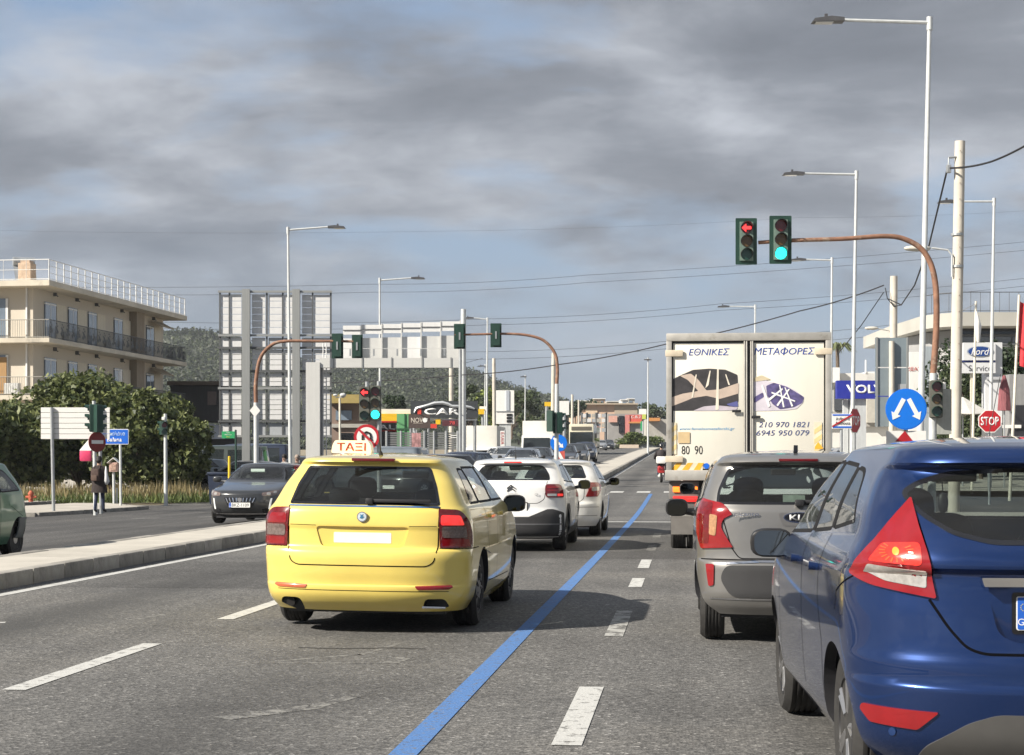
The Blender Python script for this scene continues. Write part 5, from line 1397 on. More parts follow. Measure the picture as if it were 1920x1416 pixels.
def strip(body, mode, pts, w=0.006, off=0.0015, sg=1, step=0.03, closed=False):
    P = dens(pts, closed, step)
    b = MB(); vs, fs = [], []
    n = len(P)
    for i, p in enumerate(P):
        a = Vector(P[i - 1] if (i or closed) else P[0]); c = Vector(P[(i + 1) % n] if (i < n - 1 or closed) else P[-1])
        t = (c - a).normalized(); q = Vector((-t.y, t.x)) * w / 2
        for s2 in (1, -1):
            u, v = p[0] + q.x * s2, p[1] + q.y * s2
            vs.append(body.SN(mode, u * sg if mode in ('u', 'fu', 'rear', 'front') else u, v, off))
    for i in range(n - (0 if closed else 1)):
        j = (i + 1) % n
        fs.append((2 * i, 2 * j, 2 * j + 1, 2 * i + 1))
    return b.add(vs, fs)
def carve(me_body, cutters):
    "boolean: list of (MB, material index); returns a new mesh"
    ob = bpy.data.objects.new('tmp_body', me_body); COL.objects.link(ob)
    tmp = []
    for mb, mi in cutters:
        me = mb.mesh('tmp_cut', list(me_body.materials))
        me.polygons.foreach_set('material_index', [mi] * len(me.polygons))
        c = bpy.data.objects.new('tmp_cut', me); COL.objects.link(c)
        md = ob.modifiers.new('cut', 'BOOLEAN')
        md.object = c; md.operation = 'DIFFERENCE'; md.solver = 'MANIFOLD'; md.material_mode = 'INDEX'
        tmp.append(c)
    dg = bpy.context.evaluated_depsgraph_get()
    res = bpy.data.meshes.new_from_object(ob.evaluated_get(dg))
    bpy.data.objects.remove(ob)
    for c in tmp:
        m = c.data; bpy.data.objects.remove(c); bpy.data.meshes.remove(m)
    res.polygons.foreach_set('use_smooth', [True] * len(res.polygons))
    res.set_sharp_from_angle(angle=R(32))
    return res
TYRES = {}
seal_m = M('rubber_seal', (.014, .014, .015), .75, spec=.15)
def wheel(parent, x, y, r, w, style='hub', sg=1, rim_mat=None, steer=0.0, seg=40):
    "axle along x, outer face at +x for sg=1"
    key = (r, w, style, seg)
    fn = lambda a, b, h: (h, a, b)
    if key not in TYRES:
        rr = r * 0.66
        b = MB()
        g = 0.008
        prof = [(rr, -w / 2 + 0.01), (rr + 0.02, -w / 2), (r * 0.9, -w / 2 - 0.006), (r - 0.012, -w / 2 + 0.012)]
        for k in range(5):
            h0 = -w / 2 + 0.022 + (w - 0.044) * k / 5; h1 = -w / 2 + 0.022 + (w - 0.044) * (k + 1) / 5
            prof += [(r - 0.002, h0 + 0.002), (r, h0 + 0.006), (r, h1 - 0.008), (r - 0.002, h1 - 0.006)]
            if k < 4: prof += [(r - g, h1 - 0.005), (r - g, h1 + 0.001)]
        prof += [(r - 0.012, w / 2 - 0.012), (r * 0.9, w / 2 + 0.006), (rr + 0.02, w / 2), (rr, w / 2 - 0.01)]
        b.lathe(prof, fn, seg, close=False)
        tm = b.mesh('tyre', rubber, 40)
        c = MB()
        c.lathe([(rr + 0.004, -w / 2 + 0.01), (rr + 0.006, w / 2 - 0.004), (rr - 0.012, w / 2 - 0.002), (rr - 0.022, w / 2 - 0.03), (rr * 0.3, w / 2 - 0.055), (0.02, w / 2 - 0.05)], fn, seg, m=1)
        if style == 'alloy':
            for k in range(5):
                for e in (-0.11, 0.11):
                    a = 2 * PI * k / 5
                    p0 = Vector((w / 2 - 0.022, math.cos(a) * 0.06, math.sin(a) * 0.06))
                    p1 = Vector((w / 2 - 0.012, math.cos(a + e) * (rr - 0.012), math.sin(a + e) * (rr - 0.012)))
                    c.tube(p0, p1, 0.020, 0.015, 6)
        elif style == 'hub':
            c.lathe([(rr - 0.02, w / 2 - 0.02), (rr - 0.03, w / 2 - 0.008), (rr * 0.5, w / 2 - 0.002), (0.05, w / 2 + 0.002)], fn, seg)
            for k in range(9):
                a = 2 * PI * k / 9
                c.tube((w / 2 - 0.003, math.cos(a) * rr * 0.42, math.sin(a) * rr * 0.42), (w / 2 - 0.012, math.cos(a) * (rr - 0.035), math.sin(a) * (rr - 0.035)), 0.012, 0.02, 6, m=1)
        else:
            c.lathe([(rr - 0.015, w / 2 - 0.03), (rr * 0.62, w / 2 - 0.045), (rr * 0.5, w / 2 - 0.012), (0.04, w / 2 - 0.006)], fn, seg)
            for k in range(8):
                a = 2 * PI * k / 8
                c.tube((w / 2 - 0.05, math.cos(a) * rr * 0.72, math.sin(a) * rr * 0.72), (w / 2 - 0.032, math.cos(a) * rr * 0.72, math.sin(a) * rr * 0.72), 0.022, 0.022, 8, m=1)
        cm = c.mesh('rim', [rim_mat or alloy, black], 35)
        TYRES[key] = (tm, cm)
    tm, cm = TYRES[key]
    o = link('wheel', tm, parent)
    o.location = (x - sg * w / 2, y, r)
    o.rotation_euler = (0, 0, (0 if sg > 0 else PI) + steer)
    link('rim', cm, o)
    return o
def car_mirror(parent, x, y, z, sg, mat, w=0.20, h=0.15, arm=0.12, gm=None, tilt=0.0):
    b = MB()
    c = Vector((x + sg * (arm + w / 2 - 0.02), y, z + 0.03))
    vs, fs = blob(c, (w / 2, 0.075, h / 2), 3.0, 20, 10)
    vs = [(q[0], min(q[1], c.y + 0.09) if q[1] > c.y - 0.035 else c.y - 0.035, q[2]) for q in vs]
    b.add(vs, fs)
    b.path([(x - sg * 0.03, y + 0.03, z - 0.03), (x + sg * arm * 0.5, y + 0.02, z - 0.02), (c.x - sg * w * 0.25, y + 0.01, z)], [0.035, 0.028, 0.03], 8)
    o = b.obj('side_mirror', mat, parent, 40)
    g = MB()
    pl = [(c.x + q[0] * 0.84, c.z + q[1] * 0.84) for q in rrect(w, h, 0.055)]
    g.prism(pl, lambda u, v, d: (u, c.y - 0.037 + d - (v - c.z - h * .42) * math.tan(tilt) * -1, v), -0.004, 0.003)
    g.obj('mirror_glass', gm or M('mirror_glass', (0.05, 0.055, 0.06), 0.04, 1.0, var=0.02), o)
    return o
def plate(parent, loc, txt, w=0.52, h=0.115, tilt=0.0, eu=True, board=None, txtmat=None, frame=True, sgn=1):
    "number plate facing -y (sgn=1) or +y (sgn=-1)"
    rz = 0 if sgn > 0 else PI
    b = MB()
    if frame: b.prism(rrect(w + 0.03, h + 0.03, 0.012), XZ(0), 0.001, 0.012)
    o = b.obj('license_plate', gloss_black, parent) if frame else None
    b2 = MB(); b2.prism(rrect(w, h, 0.008), XZ(0), -0.004, 0.004)
    if frame:
        q = b2.obj('plate_board', board or plate_white, o)
    else:
        o = b2.obj('license_plate', board or plate_white, parent)
    o.location = loc; o.rotation_euler = (tilt, 0, rz)
    if eu:
        e = MB(); e.prism(rrect(0.048, h - 0.006, 0.006, cx=-w / 2 + 0.028), XZ(0), -0.0055, -0.003)
        e.obj('euro_band', plate_blue, o)
        text('GR', white_ink, o, (-w / 2 + 0.028, -0.0058, -h * 0.25), h=h * 0.2, ext=0.0006)
        for k in range(12):
            a = 2 * PI * k / 12
            s = MB(); s.prism(circle(0.0022, 5, -w / 2 + 0.028 + 0.013 * math.cos(a), h * 0.18 + 0.013 * math.sin(a)), XZ(0), -0.0065, -0.005)
            if k == 0: st = s
            else: st.add(s.v, s.f)
        st.obj('star_ring', M('plate_stars', (0.6, 0.5, 0.15), 0.4), o)
    if txt:
        text(txt, txtmat or ink, o, (0.02 if eu else 0, -0.0045, 0.0), w=w * (0.8 if eu else 0.88), h=h * 0.66, ext=0.0012)
    return o
def cabin(parent, body, zfloor, seats_y, seat_x=0.36, bench_y=None, top=None, mat=None):
    mat = mat or dark_in
    top = top or body.H - 0.28
    for sy in seats_y:
        for sx in (-seat_x, seat_x):
            b = MB()
            vs, fs = blob((sx, sy, (zfloor + top) / 2 + 0.04), (0.23, 0.09, (top - zfloor) / 2 + 0.02), 3.2); b.add(vs, fs)
            vs, fs = blob((sx, sy + 0.28, zfloor + 0.06), (0.25, 0.3, 0.09), 3.2); b.add(vs, fs)
            vs, fs = blob((sx, sy - 0.03, top + 0.13), (0.13, 0.055, 0.10), 2.8); b.add(vs, fs)
            b.tube((sx - 0.05, sy - 0.02, top), (sx - 0.05, sy - 0.02, top + 0.08), 0.008, n=6)
            b.tube((sx + 0.05, sy - 0.02, top), (sx + 0.05, sy - 0.02, top + 0.08), 0.008, n=6)
            b.obj('seat', mat, parent, 50)
    if bench_y is not None:
        b = MB()
        vs, fs = blob((0, bench_y, (zfloor + top) / 2 - 0.02), (0.62, 0.09, (top - zfloor) / 2), 4.0, 24); b.add(vs, fs)
        for sx in (-0.38, 0.38):
            vs, fs = blob((sx, bench_y - 0.02, top + 0.06), (0.14, 0.05, 0.075), 2.8); b.add(vs, fs)
        b.obj('rear_bench', mat, parent, 50)
def shrink_poly(p, d):
    cx = sum(q[0] for q in p) / len(p); cz = sum(q[1] for q in p) / len(p)
    w, h = (max(q[0] for q in p) - min(q[0] for q in p)) / 2, (max(q[1] for q in p) - min(q[1] for q in p)) / 2
    return [(cx + (q[0] - cx) * (1 - d / w), cz + (q[1] - cz) * (1 - d / h)) for q in p]
def make_car(name, label, cat, body, paint, arches, wheel_r, wheel_w, wheel_style, win_rear, win_side, win_front, cav=(0.5, 0.05),
             recess=(), hi=True, glass=None, frit=0.02, track_in=0.015, rim_mat=None, extra_cut=(), steer=0.0, side_glass=None, sill_mat=None, seg=40, group=None):
    t = thing(name, label, cat, group=group)
    glass = glass or glass_tint
    mats = [paint, dark_in, black]
    sh = body.shell()
    me = sh.mesh('body', mats)
    cut = []
    for (ay, ar) in arches:
        for sg in (1, -1):
            c = MB(); W = 1.2
            c.lathe([(ar, sg * W), (ar, sg * (body.par(wheel_r)[2] - wheel_w - 0.07))], lambda a, b2, h, ay=ay: (h, ay + a, wheel_r * 0.98 + b2), 48)
            cut.append((c, 1))
    if hi:
        cut.append((body.shell(inset=0.05, z0=cav[0], z1=body.H - cav[1], nz=30), 1))
        if win_rear:
            c = MB(); c.prism(dens(shrink_poly(win_rear, frit * 0.7), True, 0.05), XZ(0), -1.0, float(body.par(max(q[1] for q in win_rear))[0]) + 0.3); cut.append((c, 1))
        for w in win_side:
            for sg in (1, -1):
                c = MB(); c.prism(dens(shrink_poly(w, frit * 0.7), True, 0.05), lambda u, v, d, sg=sg: (sg * d, u, v), 0.35, 1.3); cut.append((c, 1))
        if win_front:
            zt = max(q[1] for q in win_front)
            c = MB(); c.prism(dens(shrink_poly(win_front, frit * 0.8), True, 0.05), XZ(0), float(body.par(zt)[1]) - 0.25, body.L + 1); cut.append((c, 1))
    for r in recess: cut.append(r)
    for r in extra_cut: cut.append(r)
    bm_ = carve(me, cut)
    bpy.data.meshes.remove(me)
    bo = link('body', bm_, t)
    st = 0.03 if hi else 0.12
    if win_rear:
        patch(body, 'rear', win_rear, 0.002, 0.006, frit, st).obj('rear_window', [glass, gloss_black], t, 30)
    for w in win_side:
        for md in ('R', 'L'):
            patch(body, md, w, 0.001, 0.006, frit, st).obj('side_window', [side_glass or glass, seal_m], t, 30)
    if win_front:
        patch(body, 'front', win_front, 0.002, 0.006, frit * 1.3, st).obj('windscreen', [glass_clear if hi else glass, gloss_black], t, 30)
    if hi:      # black pillars between the side windows
        for wa, wb in zip(win_side[:-1], win_side[1:]):
            za, zb2 = max(min(q[1] for q in wa), min(q[1] for q in wb)) + .004, min(max(q[1] for q in wa), max(q[1] for q in wb)) - .006
            xa = lambda z, w=wa: max(q[0] for q in w if abs(q[1] - z) < .09)
            xb = lambda z, w=wb: min(q[0] for q in w if abs(q[1] - z) < .09)
            pl = [(xa(za) - .004, za), (xb(za) + .004, za), (xb(zb2) + .004, zb2), (xa(zb2) - .004, zb2)]
            for md in ('R', 'L'): patch(body, md, pl, .0022, .004).obj('pillar_trim', seal_m, t, 30)
    Wb = body.par(wheel_r)[2]
    for k, (ay, ar) in enumerate(arches):
        bx_ = (1 - body.barrel * ((ay - body.L / 2) / (body.L / 2)) ** 2) * Wb
        for sg in (1, -1):
            wheel(t, sg * (bx_ - track_in), ay, wheel_r, wheel_w, wheel_style, sg, rim_mat, steer if k else 0.0, seg)
    # underside
    u = MB(); u.box((0, body.L / 2, body.zb - 0.005), (body.par(0.3)[2] * 1.5, body.L * 0.86, 0.05))
    u.obj('underbody', black, t)
    return t, bo
# ------------------------------------------------------------------ the cars close by
def place(t, px, d, dx=0.0, rz=0.0, roll=0.0, X=None):
    x, y = at(px, d)
    if X is not None: x = X
    t.location = (x + dx, y, ground(x, y) + 0.004)
    t.rotation_euler = (0, roll, rz)
def pin(t, X, d, **k):
    "stand at lateral X where the view depth is d"
    y = (d + X * math.sin(YAW)) / math.cos(YAW)
    t.location = (X, y, ground(X, y) + 0.006)
    t.rotation_euler = (0, k.get('roll', 0.0), k.get('rz', 0.0))
seam_m = M('panel_gap', (0.004, 0.004, 0.005), 0.9, spec=.05)
def seam(t, body, mode, pts, w=0.007, sgs=(1,), closed=False, r=None, mat=None, name='panel_gap', off=0.0015):
    for sg in sgs:
        b = MB()
        q = strip(body, mode, rp(pts, r, 4, not closed) if r else pts, w, off, sg, 0.03, closed)
        b.add(q.v, q.f)
        o = b.obj(name, mat or seam_m, t)
    return o

# ---- yellow estate taxi
yellow = M('taxi_yellow', (0.80, 0.625, 0.15), 0.32, coat=1.0, var=0.05, vscale=3, dirt=((0.66, 0.52, 0.12), 0.62), dscale=2.5)
TB = Body(4.57, 1.468,
    rear=[(.18, .14), (.26, .05), (.33, .012), (.385, .004), (.40, .016), (.50, .004), (.60, .0), (.67, .014), (.695, .05), (.72, .058), (.84, .062), (.87, .055), (.98, .07), (1.03, .095), (1.2, .20), (1.36, .305), (1.385, .275), (1.40, .28)],
    front=[(.18, 4.40), (.3, 4.53), (.45, 4.57), (.62, 4.55), (.72, 4.50), (.82, 4.3), (.92, 3.85), (.99, 3.5), (1.03, 3.36), (1.2, 2.97), (1.40, 2.35)],
    width=[(.18, .80), (.3, .865), (.45, .885), (.66, .89), (.90, .885), (1.0, .862), (1.04, .83), (1.2, .742), (1.36, .635), (1.40, .60)],
    rcap=[(.18, .42, 2.7), (.5, .44, 2.8), (.68, .40, 3.0), (1.0, .36, 3.3), (1.2, .32, 3.3), (1.4, .28, 3.0)],
    fcap=[(.2, .6, 2.3), (.7, .7, 2.3), (1.0, .6, 2.6), (1.4, .35, 2.8)], zb=.18, crown=.068, roofmid=1.9)
t_wr = rp([(-.62, 1.04, .02), (.62, 1.04, .02), (.575, 1.2), (.505, 1.352, .03), (-.505, 1.352, .03), (-.575, 1.2)], .03)
t_ws = [rp([(.62, 1.045), (1.10, 1.045), (1.16, 1.345), (.90, 1.345, .08)], .03), rp([(1.17, 1.045), (1.95, 1.045), (1.95, 1.36), (1.22, 1.358)], .03),
        rp([(2.03, 1.045), (3.12, 1.045), (2.52, 1.36), (2.03, 1.362)], .03)]
t_wf = rp([(-.68, 1.06), (.68, 1.06), (.52, 1.365), (-.52, 1.365)], .05)
rec = MB(); rec.prism(rp([(-.335, .70), (.335, .70), (.385, .865), (-.385, .865)], .04), XZ(0), -.5, .080)
ex1 = MB(); ex1.prism(rp([(-.70, .16), (-.48, .16), (-.50, .285), (-.68, .285)], .05), XZ(0), -.2, .22)
ex2 = MB(); ex2.prism(rp([(.49, .215), (.70, .215), (.67, .29), (.52, .29)], .03), XZ(0), -.2, .24)
taxi, taxi_body = make_car('taxi_car', 'yellow estate taxi with roof sign waiting beside the blue line', 'taxi', TB, yellow, [(1.03, .365), (3.62, .365)], .315, .20, 'hub', t_wr, t_ws, t_wf,
    cav=(.45, .045), recess=[(rec, 0), (ex1, 2), (ex2, 2)], rim_mat=M('hubcap_dull', (.16, .16, .16), .5, .5, var=.2))
cabin(taxi, TB, .55, [2.05], .37, 1.22, 1.02)
b = MB(); b.box((.0, 2.75, 1.27), (.26, .03, .07), ch=.015); b.tube((0, 2.75, 1.3), (0, 2.78, 1.37), .01)
b.obj('rear_view_mirror', black, taxi)
b = MB(); b.box((0, 3.1, .96), (1.3, .45, .10), ch=.04); b.obj('dashboard', dark_in, taxi)
for sg in (1, -1):
    outl = rp([(.612, 1.012, .015), (.80, 1.005, .05), (.93, .90, .06), (.985, .80), (.985, .70, .01), (.632, .70, .01)], .02)
    tl = patch(TB, 'u', outl, .010, .03, None, .02, sg).obj('tail_light', lens_dark, taxi, 35)
    patch(TB, 'u', rp([(.635, .965), (.80, .962), (.845, .885), (.635, .885)], .02), .013, .005, None, .02, sg).obj('brake_lens', lens_lit if sg > 0 else lens_red, tl, 35)
    patch(TB, 'u', rp([(.645, .875), (.86, .875), (.88, .785), (.648, .785)], .02), .013, .005, None, .02, sg).obj('smoked_lens', lens_smoke, tl, 35)
    patch(TB, 'u', rp([(.648, .772), (.90, .772), (.93, .712), (.65, .712)], .015), .013, .005, None, .02, sg).obj('fog_lens', lens_red, tl, 35)
    patch(TB, 'u', rp([(.44, .392), (.74, .402), (.76, .385), (.72, .368), (.46, .366)], .008), .006, .02, None, .02, sg).obj('reflector', lens_red if sg > 0 else M('reflector_faded', (.5, .12, .05), .25, coat=1.0), taxi, 35)
seam(taxi, TB, 'rear', [(-.618, 1.03), (-.612, .70), (-.585, .585), (-.53, .553), (.53, .553), (.585, .585), (.612, .70), (.618, 1.03)], .009, r=.03)
seam(taxi, TB, 'u', [(.63, .697), (1.35, .69)], .008, (1, -1))
seam(taxi, TB, 'rear', [(-.60, .875), (-.38, .872)], .004); seam(taxi, TB, 'rear', [(.38, .872), (.60, .875)], .004)
seam(taxi, TB, 'rear', [(-.70, .352), (.70, .352)], .005)
seam(taxi, TB, 'rear', [(-.615, 1.028), (.615, 1.028)], .012, mat=M('blue_strip', (.06, .16, .38), .3, coat=.6), name='window_strip', off=.004)  # thin blue strip under the rear window
for md in ('R', 'L'):
    for pts in ([(1.95, 1.03), (1.97, .35)], [(1.17, 1.03), (1.28, .78), (1.40, .62), (1.44, .38)], [(3.05, 1.0), (3.08, .36)], [(1.44, .36), (3.08, .34)]):
        seam(taxi, TB, md, pts, .007)
    for y in (1.45, 2.3):
        b = patch(TB, md, rrect(.20, .035, .015, cx=y, cz=.93), .025, .03).obj('door_handle', yellow, taxi, 35)
    patch(TB, md, rp([(1.0, .66), (3.2, .66), (3.2, .60), (1.45, .60)], .01), .012, .015).obj('rubbing_strip', yellow, taxi, 35)
for sg in (1, -1): car_mirror(taxi, sg * .80, 2.98, .975, sg, black if sg > 0 else yellow, .22, .165, .045)
p = plate(taxi, (0, .082, .775), '', .47, .085, 0.0, eu=False, board=plate_white, frame=False)
b = MB(); b.prism(rrect(.49, .15, .01), XZ(0), .004, .012, 0); b.obj('plate_frame', M('plate_frame_gold', (.42, .30, .10), .4, .3, var=.3, vscale=40), p)
text('Π. ΑΛΥΤΗΣ TAXI', M('frame_print', (.75, .68, .45), .4), p, (-.07, .003, -.067), w=.30, h=.012, ext=.0006)
b = MB(); b.prism(circle(.042, 24, 0, .945), XZ(0), .045, .075, 0); o = b.obj('badge', chrome, taxi, 30)
b = MB(); b.prism(circle(.034, 24, 0, .945), XZ(0), .042, .05); b.obj('badge_ring', M('badge_pale', (.55, .62, .66), .3), o)
b = MB(); b.prism([(-.018, .935), (.0, .93), (.02, .945), (.004, .95), (.012, .965), (-.006, .96), (-.016, .968), (-.01, .95)], XZ(0), .039, .045); b.obj('badge_emblem', M('badge_blue', (.05, .18, .32), .3), o)
b = MB(); b.box((.05, .255, 1.405), (.36, .05, .026), ch=.01); b.obj('high_brake_light', lens_dark, taxi, 35)
b = MB(); b.box((.30, .10, 1.075), (.50, .025, .028), ch=.008); b.box((.05, .10, 1.07), (.06, .05, .05), ch=.012); b.obj('rear_wiper', black, taxi, 35)
sgn = MB()
prof = rp([(-.205, 0), (.205, 0), (.19, .085), (.165, .125), (-.165, .125), (-.19, .085)], .025)
sgn.prism(prof, XZ(0), -.07, .07)
ts = sgn.obj('roof_sign', M('taxi_sign_cream', (.86, .78, .58), .35, var=.05, emit=(1, .9, .7), estr=.10), taxi, 30)
ts.location = (-.46, 1.95, 1.462); ts.scale = (.92, 1, .95)
text('ΤΑΞΙ', M('taxi_red', (.62, .05, .03), .4), ts, (0, -.0715, .064), w=.29, h=.075, bold=.012)
b = MB(); b.tube((.02, .75, 1.45), (.02, .74, 1.475), .02, .012); b.tube((.02, .74, 1.475), (.02, .62, 1.64), .006, .003, 6); b.obj('antenna', black, taxi)
b = MB(); b.tube((-.60, .16, .24), (-.60, .40, .25), .036, .036, 14); b.obj('exhaust_pipe', M('exhaust_soot', (.02, .018, .017), .6, .4), taxi, 40)
b = MB(); b.path([(.50, .05, .225), (.69, .05, .225)], .010, 6); b.obj('exhaust_trim', chrome, taxi)
pin(taxi, -2.625, 13.7, roll=R(0.8), rz=R(0.0))

# ---- white hatchback with grey lower bumper
white_p = M('white_paint', (.72, .72, .71), .35, coat=1.0, var=.04, dirt=((.62, .60, .56), .66))
CB = Body(3.996, 1.48,
    rear=[(.22, .08), (.3, .02), (.42, 0), (.55, .0), (.64, .03), (.7, .05), (.85, .06), (1.0, .08), (1.08, .12), (1.2, .23), (1.36, .37), (1.385, .31), (1.41, .33)],
    front=[(.22, 3.86), (.35, 3.95), (.5, 3.99), (.7, 3.96), (.85, 3.75), (.95, 3.2), (1.0, 3.0), (1.05, 2.9), (1.2, 2.6), (1.41, 2.1)],
    width=[(.22, .80), (.35, .86), (.5, .873), (.8, .873), (.98, .86), (1.06, .825), (1.2, .765), (1.38, .67), (1.41, .645)],
    rcap=[(.2, .45, 2.6), (.6, .45, 2.7), (.9, .42, 2.9), (1.1, .38, 2.8), (1.41, .36, 2.5)], fcap=[(.2, .6, 2.2), (1.0, .6, 2.4), (1.41, .35, 2.6)], zb=.22, crown=.07, roofmid=1.7)
c_wr = rp([(-.60, 1.115, .03), (.60, 1.115, .03), (.585, 1.20), (.48, 1.355, .08), (-.48, 1.355, .08), (-.585, 1.20)], .04)
c_ws = [rp([(.62, 1.10, .02), (1.52, 1.07), (1.55, 1.37), (.98, 1.36, .1)], .03), rp([(1.62, 1.07), (2.62, 1.05), (2.18, 1.36), (1.62, 1.375)], .03)]
c_wf = rp([(-.68, 1.07), (.68, 1.07), (.54, 1.375), (-.54, 1.375)], .05)
grey_clad = M('grey_cladding', (.030, .030, .032), .7, bump=.08, bscale=300)
def citro(name, label, cat='car'):
    t, bo = make_car(name, label, cat, CB, white_p, [(.73, .36), (3.27, .36)], .31, .195, 'hub', c_wr, c_ws, c_wf, cav=(.5, .045))
    return t
c3 = citro('hatchback_car', 'white hatchback with grey lower bumper and round red lamps ahead of the taxi')
cabin(c3, CB, .58, [1.85], .36, 1.05, 1.03)
b = MB(); b.box((0, 2.55, 1.30), (.22, .03, .06), ch=.015); b.obj('rear_view_mirror', black, c3)
for sg in (1, -1):
    outl = rp([(.535, 1.05, .05), (.80, 1.05, .07), (.86, .95, .04), (.87, .845, .03), (.55, .845, .04), (.53, .95)], .04)
    tl = patch(CB, 'u', outl, .014, .035, None, .02, sg).obj('tail_light', lens_dark, c3, 35)
    for zz_ in (1.0, .955): patch(CB, 'u', rp([(.57, zz_ + .012), (.80, zz_ + .012), (.80, zz_ - .012), (.565, zz_ - .012)], .01), .018, .006, None, .03, sg).obj('lens_bar', lens_red, tl, 35)
    patch(CB, 'u', rp([(.565, .905), (.72, .905), (.72, .868), (.57, .868)], .01), .018, .006, None, .03, sg).obj('reverse_lens', lens_clear, tl, 35)
    patch(CB, 'u', rp([(.735, .905), (.84, .905), (.845, .868), (.735, .868)], .01), .018, .006, None, .03, sg).obj('brake_lens', lens_lit, tl, 35)
    car_mirror(c3, sg * .79, 2.45, .995, sg, black if sg > 0 else white_p, .21, .16, .13)
low = rp([(-.90, .60), (-.66, .665), (-.55, .66), (-.50, .545), (.50, .545), (.55, .66), (.66, .665), (.90, .60), (.92, .24), (-.92, .24)], .03)
patch(CB, 'u', low, .012, .02, None, .03).obj('lower_bumper', grey_clad, c3, 35)
seam(c3, CB, 'u', [(-.85, .43), (.85, .43)], .02, mat=M('clad_pale', (.11, .11, .115), .5), name='bumper_crease', off=.014)
for md in ('R', 'L'):
    for ay in (.73, 3.27):
        arc = [(ay + .395 * math.cos(R(a)), .31 + .395 * math.sin(R(a))) for a in range(-12, 193, 6)]
        seam(c3, CB, md, arc, .085, mat=grey_clad, name='arch_cladding', off=.010)
    patch(CB, md, rp([(1.05, .36), (2.95, .36), (2.95, .245), (1.05, .245)], .01), .012, .02).obj('sill_cladding', grey_clad, c3, 35)
    seam(c3, CB, md, [(1.57, 1.06), (1.60, .38)], .007); seam(c3, CB, md, [(1.05, .75), (.80, 1.05)], .007)
seam(c3, CB, 'rear', [(-.56, 1.10), (-.52, .82), (-.42, .755), (.42, .755), (.52, .82), (.56, 1.10)], .008, r=.04)
b = MB()
for dz in (0, .042):
    for sg in (1, -1):
        b.prism([(0, .985 + dz), (sg * .065, .94 + dz), (sg * .065, .958 + dz), (0, 1.008 + dz)], XZ(0), .055, .075)
b.obj('chevron_badge', M('badge_dark_chrome', (.16, .16, .17), .25, .8), c3)
text('CITROËN', M('badge_text', (.45, .45, .46), .3, .7), c3, (.03, .067, .905), w=.16, h=.018, ext=.003)
text('C3', M('badge_text', (.45, .45, .46), .3, .7), c3, (.40, .068, .895), h=.035, ext=.003)
plate(c3, (0, .036, .70), 'IKT·8768', .50, .12, 0, eu=False)
b = MB(); b.box((0, .325, 1.40), (.28, .04, .022), ch=.009); b.obj('high_brake_light', lens_lit, c3, 35)
b = MB(); b.tube((0, .8, 1.47), (0, .75, 1.52), .014, .01, 8); b.tube((0, .75, 1.50), (0, .70, 1.66), .005, .003, 6); b.obj('antenna', black, c3)
pin(c3, -2.76, 26.7, rz=R(0.0))

# ---- second white car ahead
C4B = Body(4.33, 1.47,
    rear=[(.2, .10), (.3, .03), (.42, 0), (.6, .0), (.68, .035), (.8, .05), (1.0, .09), (1.1, .16), (1.36, .52), (1.40, .5)],
    front=[(.2, 4.2), (.4, 4.32), (.6, 4.3), (.75, 4.2), (.9, 3.7), (1.0, 3.2), (1.05, 3.1), (1.40, 2.3)],
    width=[(.2, .8), (.35, .87), (.6, .89), (.9, .88), (1.02, .85), (1.2, .76), (1.40, .65)],
    rcap=[(.2, .55, 2.4), (.7, .6, 2.5), (1.0, .55, 2.6), (1.40, .4, 2.6)], fcap=[(.2, .6, 2.2), (1.0, .6, 2.4), (1.40, .35, 2.6)], zb=.2, crown=.07, roofmid=2.0)
d_wr = rp([(-.60, 1.10), (.60, 1.10), (.48, 1.35), (-.48, 1.35)], .05)
c4, _ = make_car('saloon_car', 'white car with angular red lamps waiting foremost at the stop line', 'car', C4B, white_p, [(.85, .365), (3.46, .365)], .32, .205, 'alloy', d_wr,
    [rp([(.75, 1.08), (1.65, 1.06), (1.68, 1.37), (1.15, 1.35, .1)], .03), rp([(1.75, 1.06), (2.85, 1.05), (2.40, 1.36), (1.75, 1.375)], .03)], rp([(-.68, 1.07), (.68, 1.07), (.54, 1.37), (-.54, 1.37)], .05), cav=(.5, .045))
cabin(c4, C4B, .58, [2.0], .36, 1.2, 1.03)
for sg in (1, -1):
    tl = patch(C4B, 'u', rp([(.62, 1.02), (.90, 1.02), (1.08, .98), (1.02, .86), (.90, .755), (.60, .755), (.66, .88)], .02), .012, .03, None, .02, sg).obj('tail_light', lens_red, c4, 35)
    patch(C4B, 'u', rp([(.73, .93), (.93, .94), (.93, .87), (.73, .86)], .02), .016, .006, None, .02, sg).obj('reverse_lens', lens_clear, tl, 35)
    car_mirror(c4, sg * .80, 2.7, .99, sg, black, .22, .16, .12)
seam(c4, C4B, 'u', [(-.95, .56), (.95, .56)], .007); seam(c4, C4B, 'u', [(-.9, .40), (.9, .40)], .007)
seam(c4, C4B, 'rear', [(-.58, 1.08), (-.55, .72), (-.45, .64), (.45, .64), (.55, .72), (.58, 1.08)], .008, r=.04)
for md in ('R', 'L'): seam(c4, C4B, md, [(1.70, 1.05), (1.72, .35)], .007)
plate(c4, (0, .03, .76), '', .50, .11, 0, eu=True)
pin(c4, -2.50, 32.0)

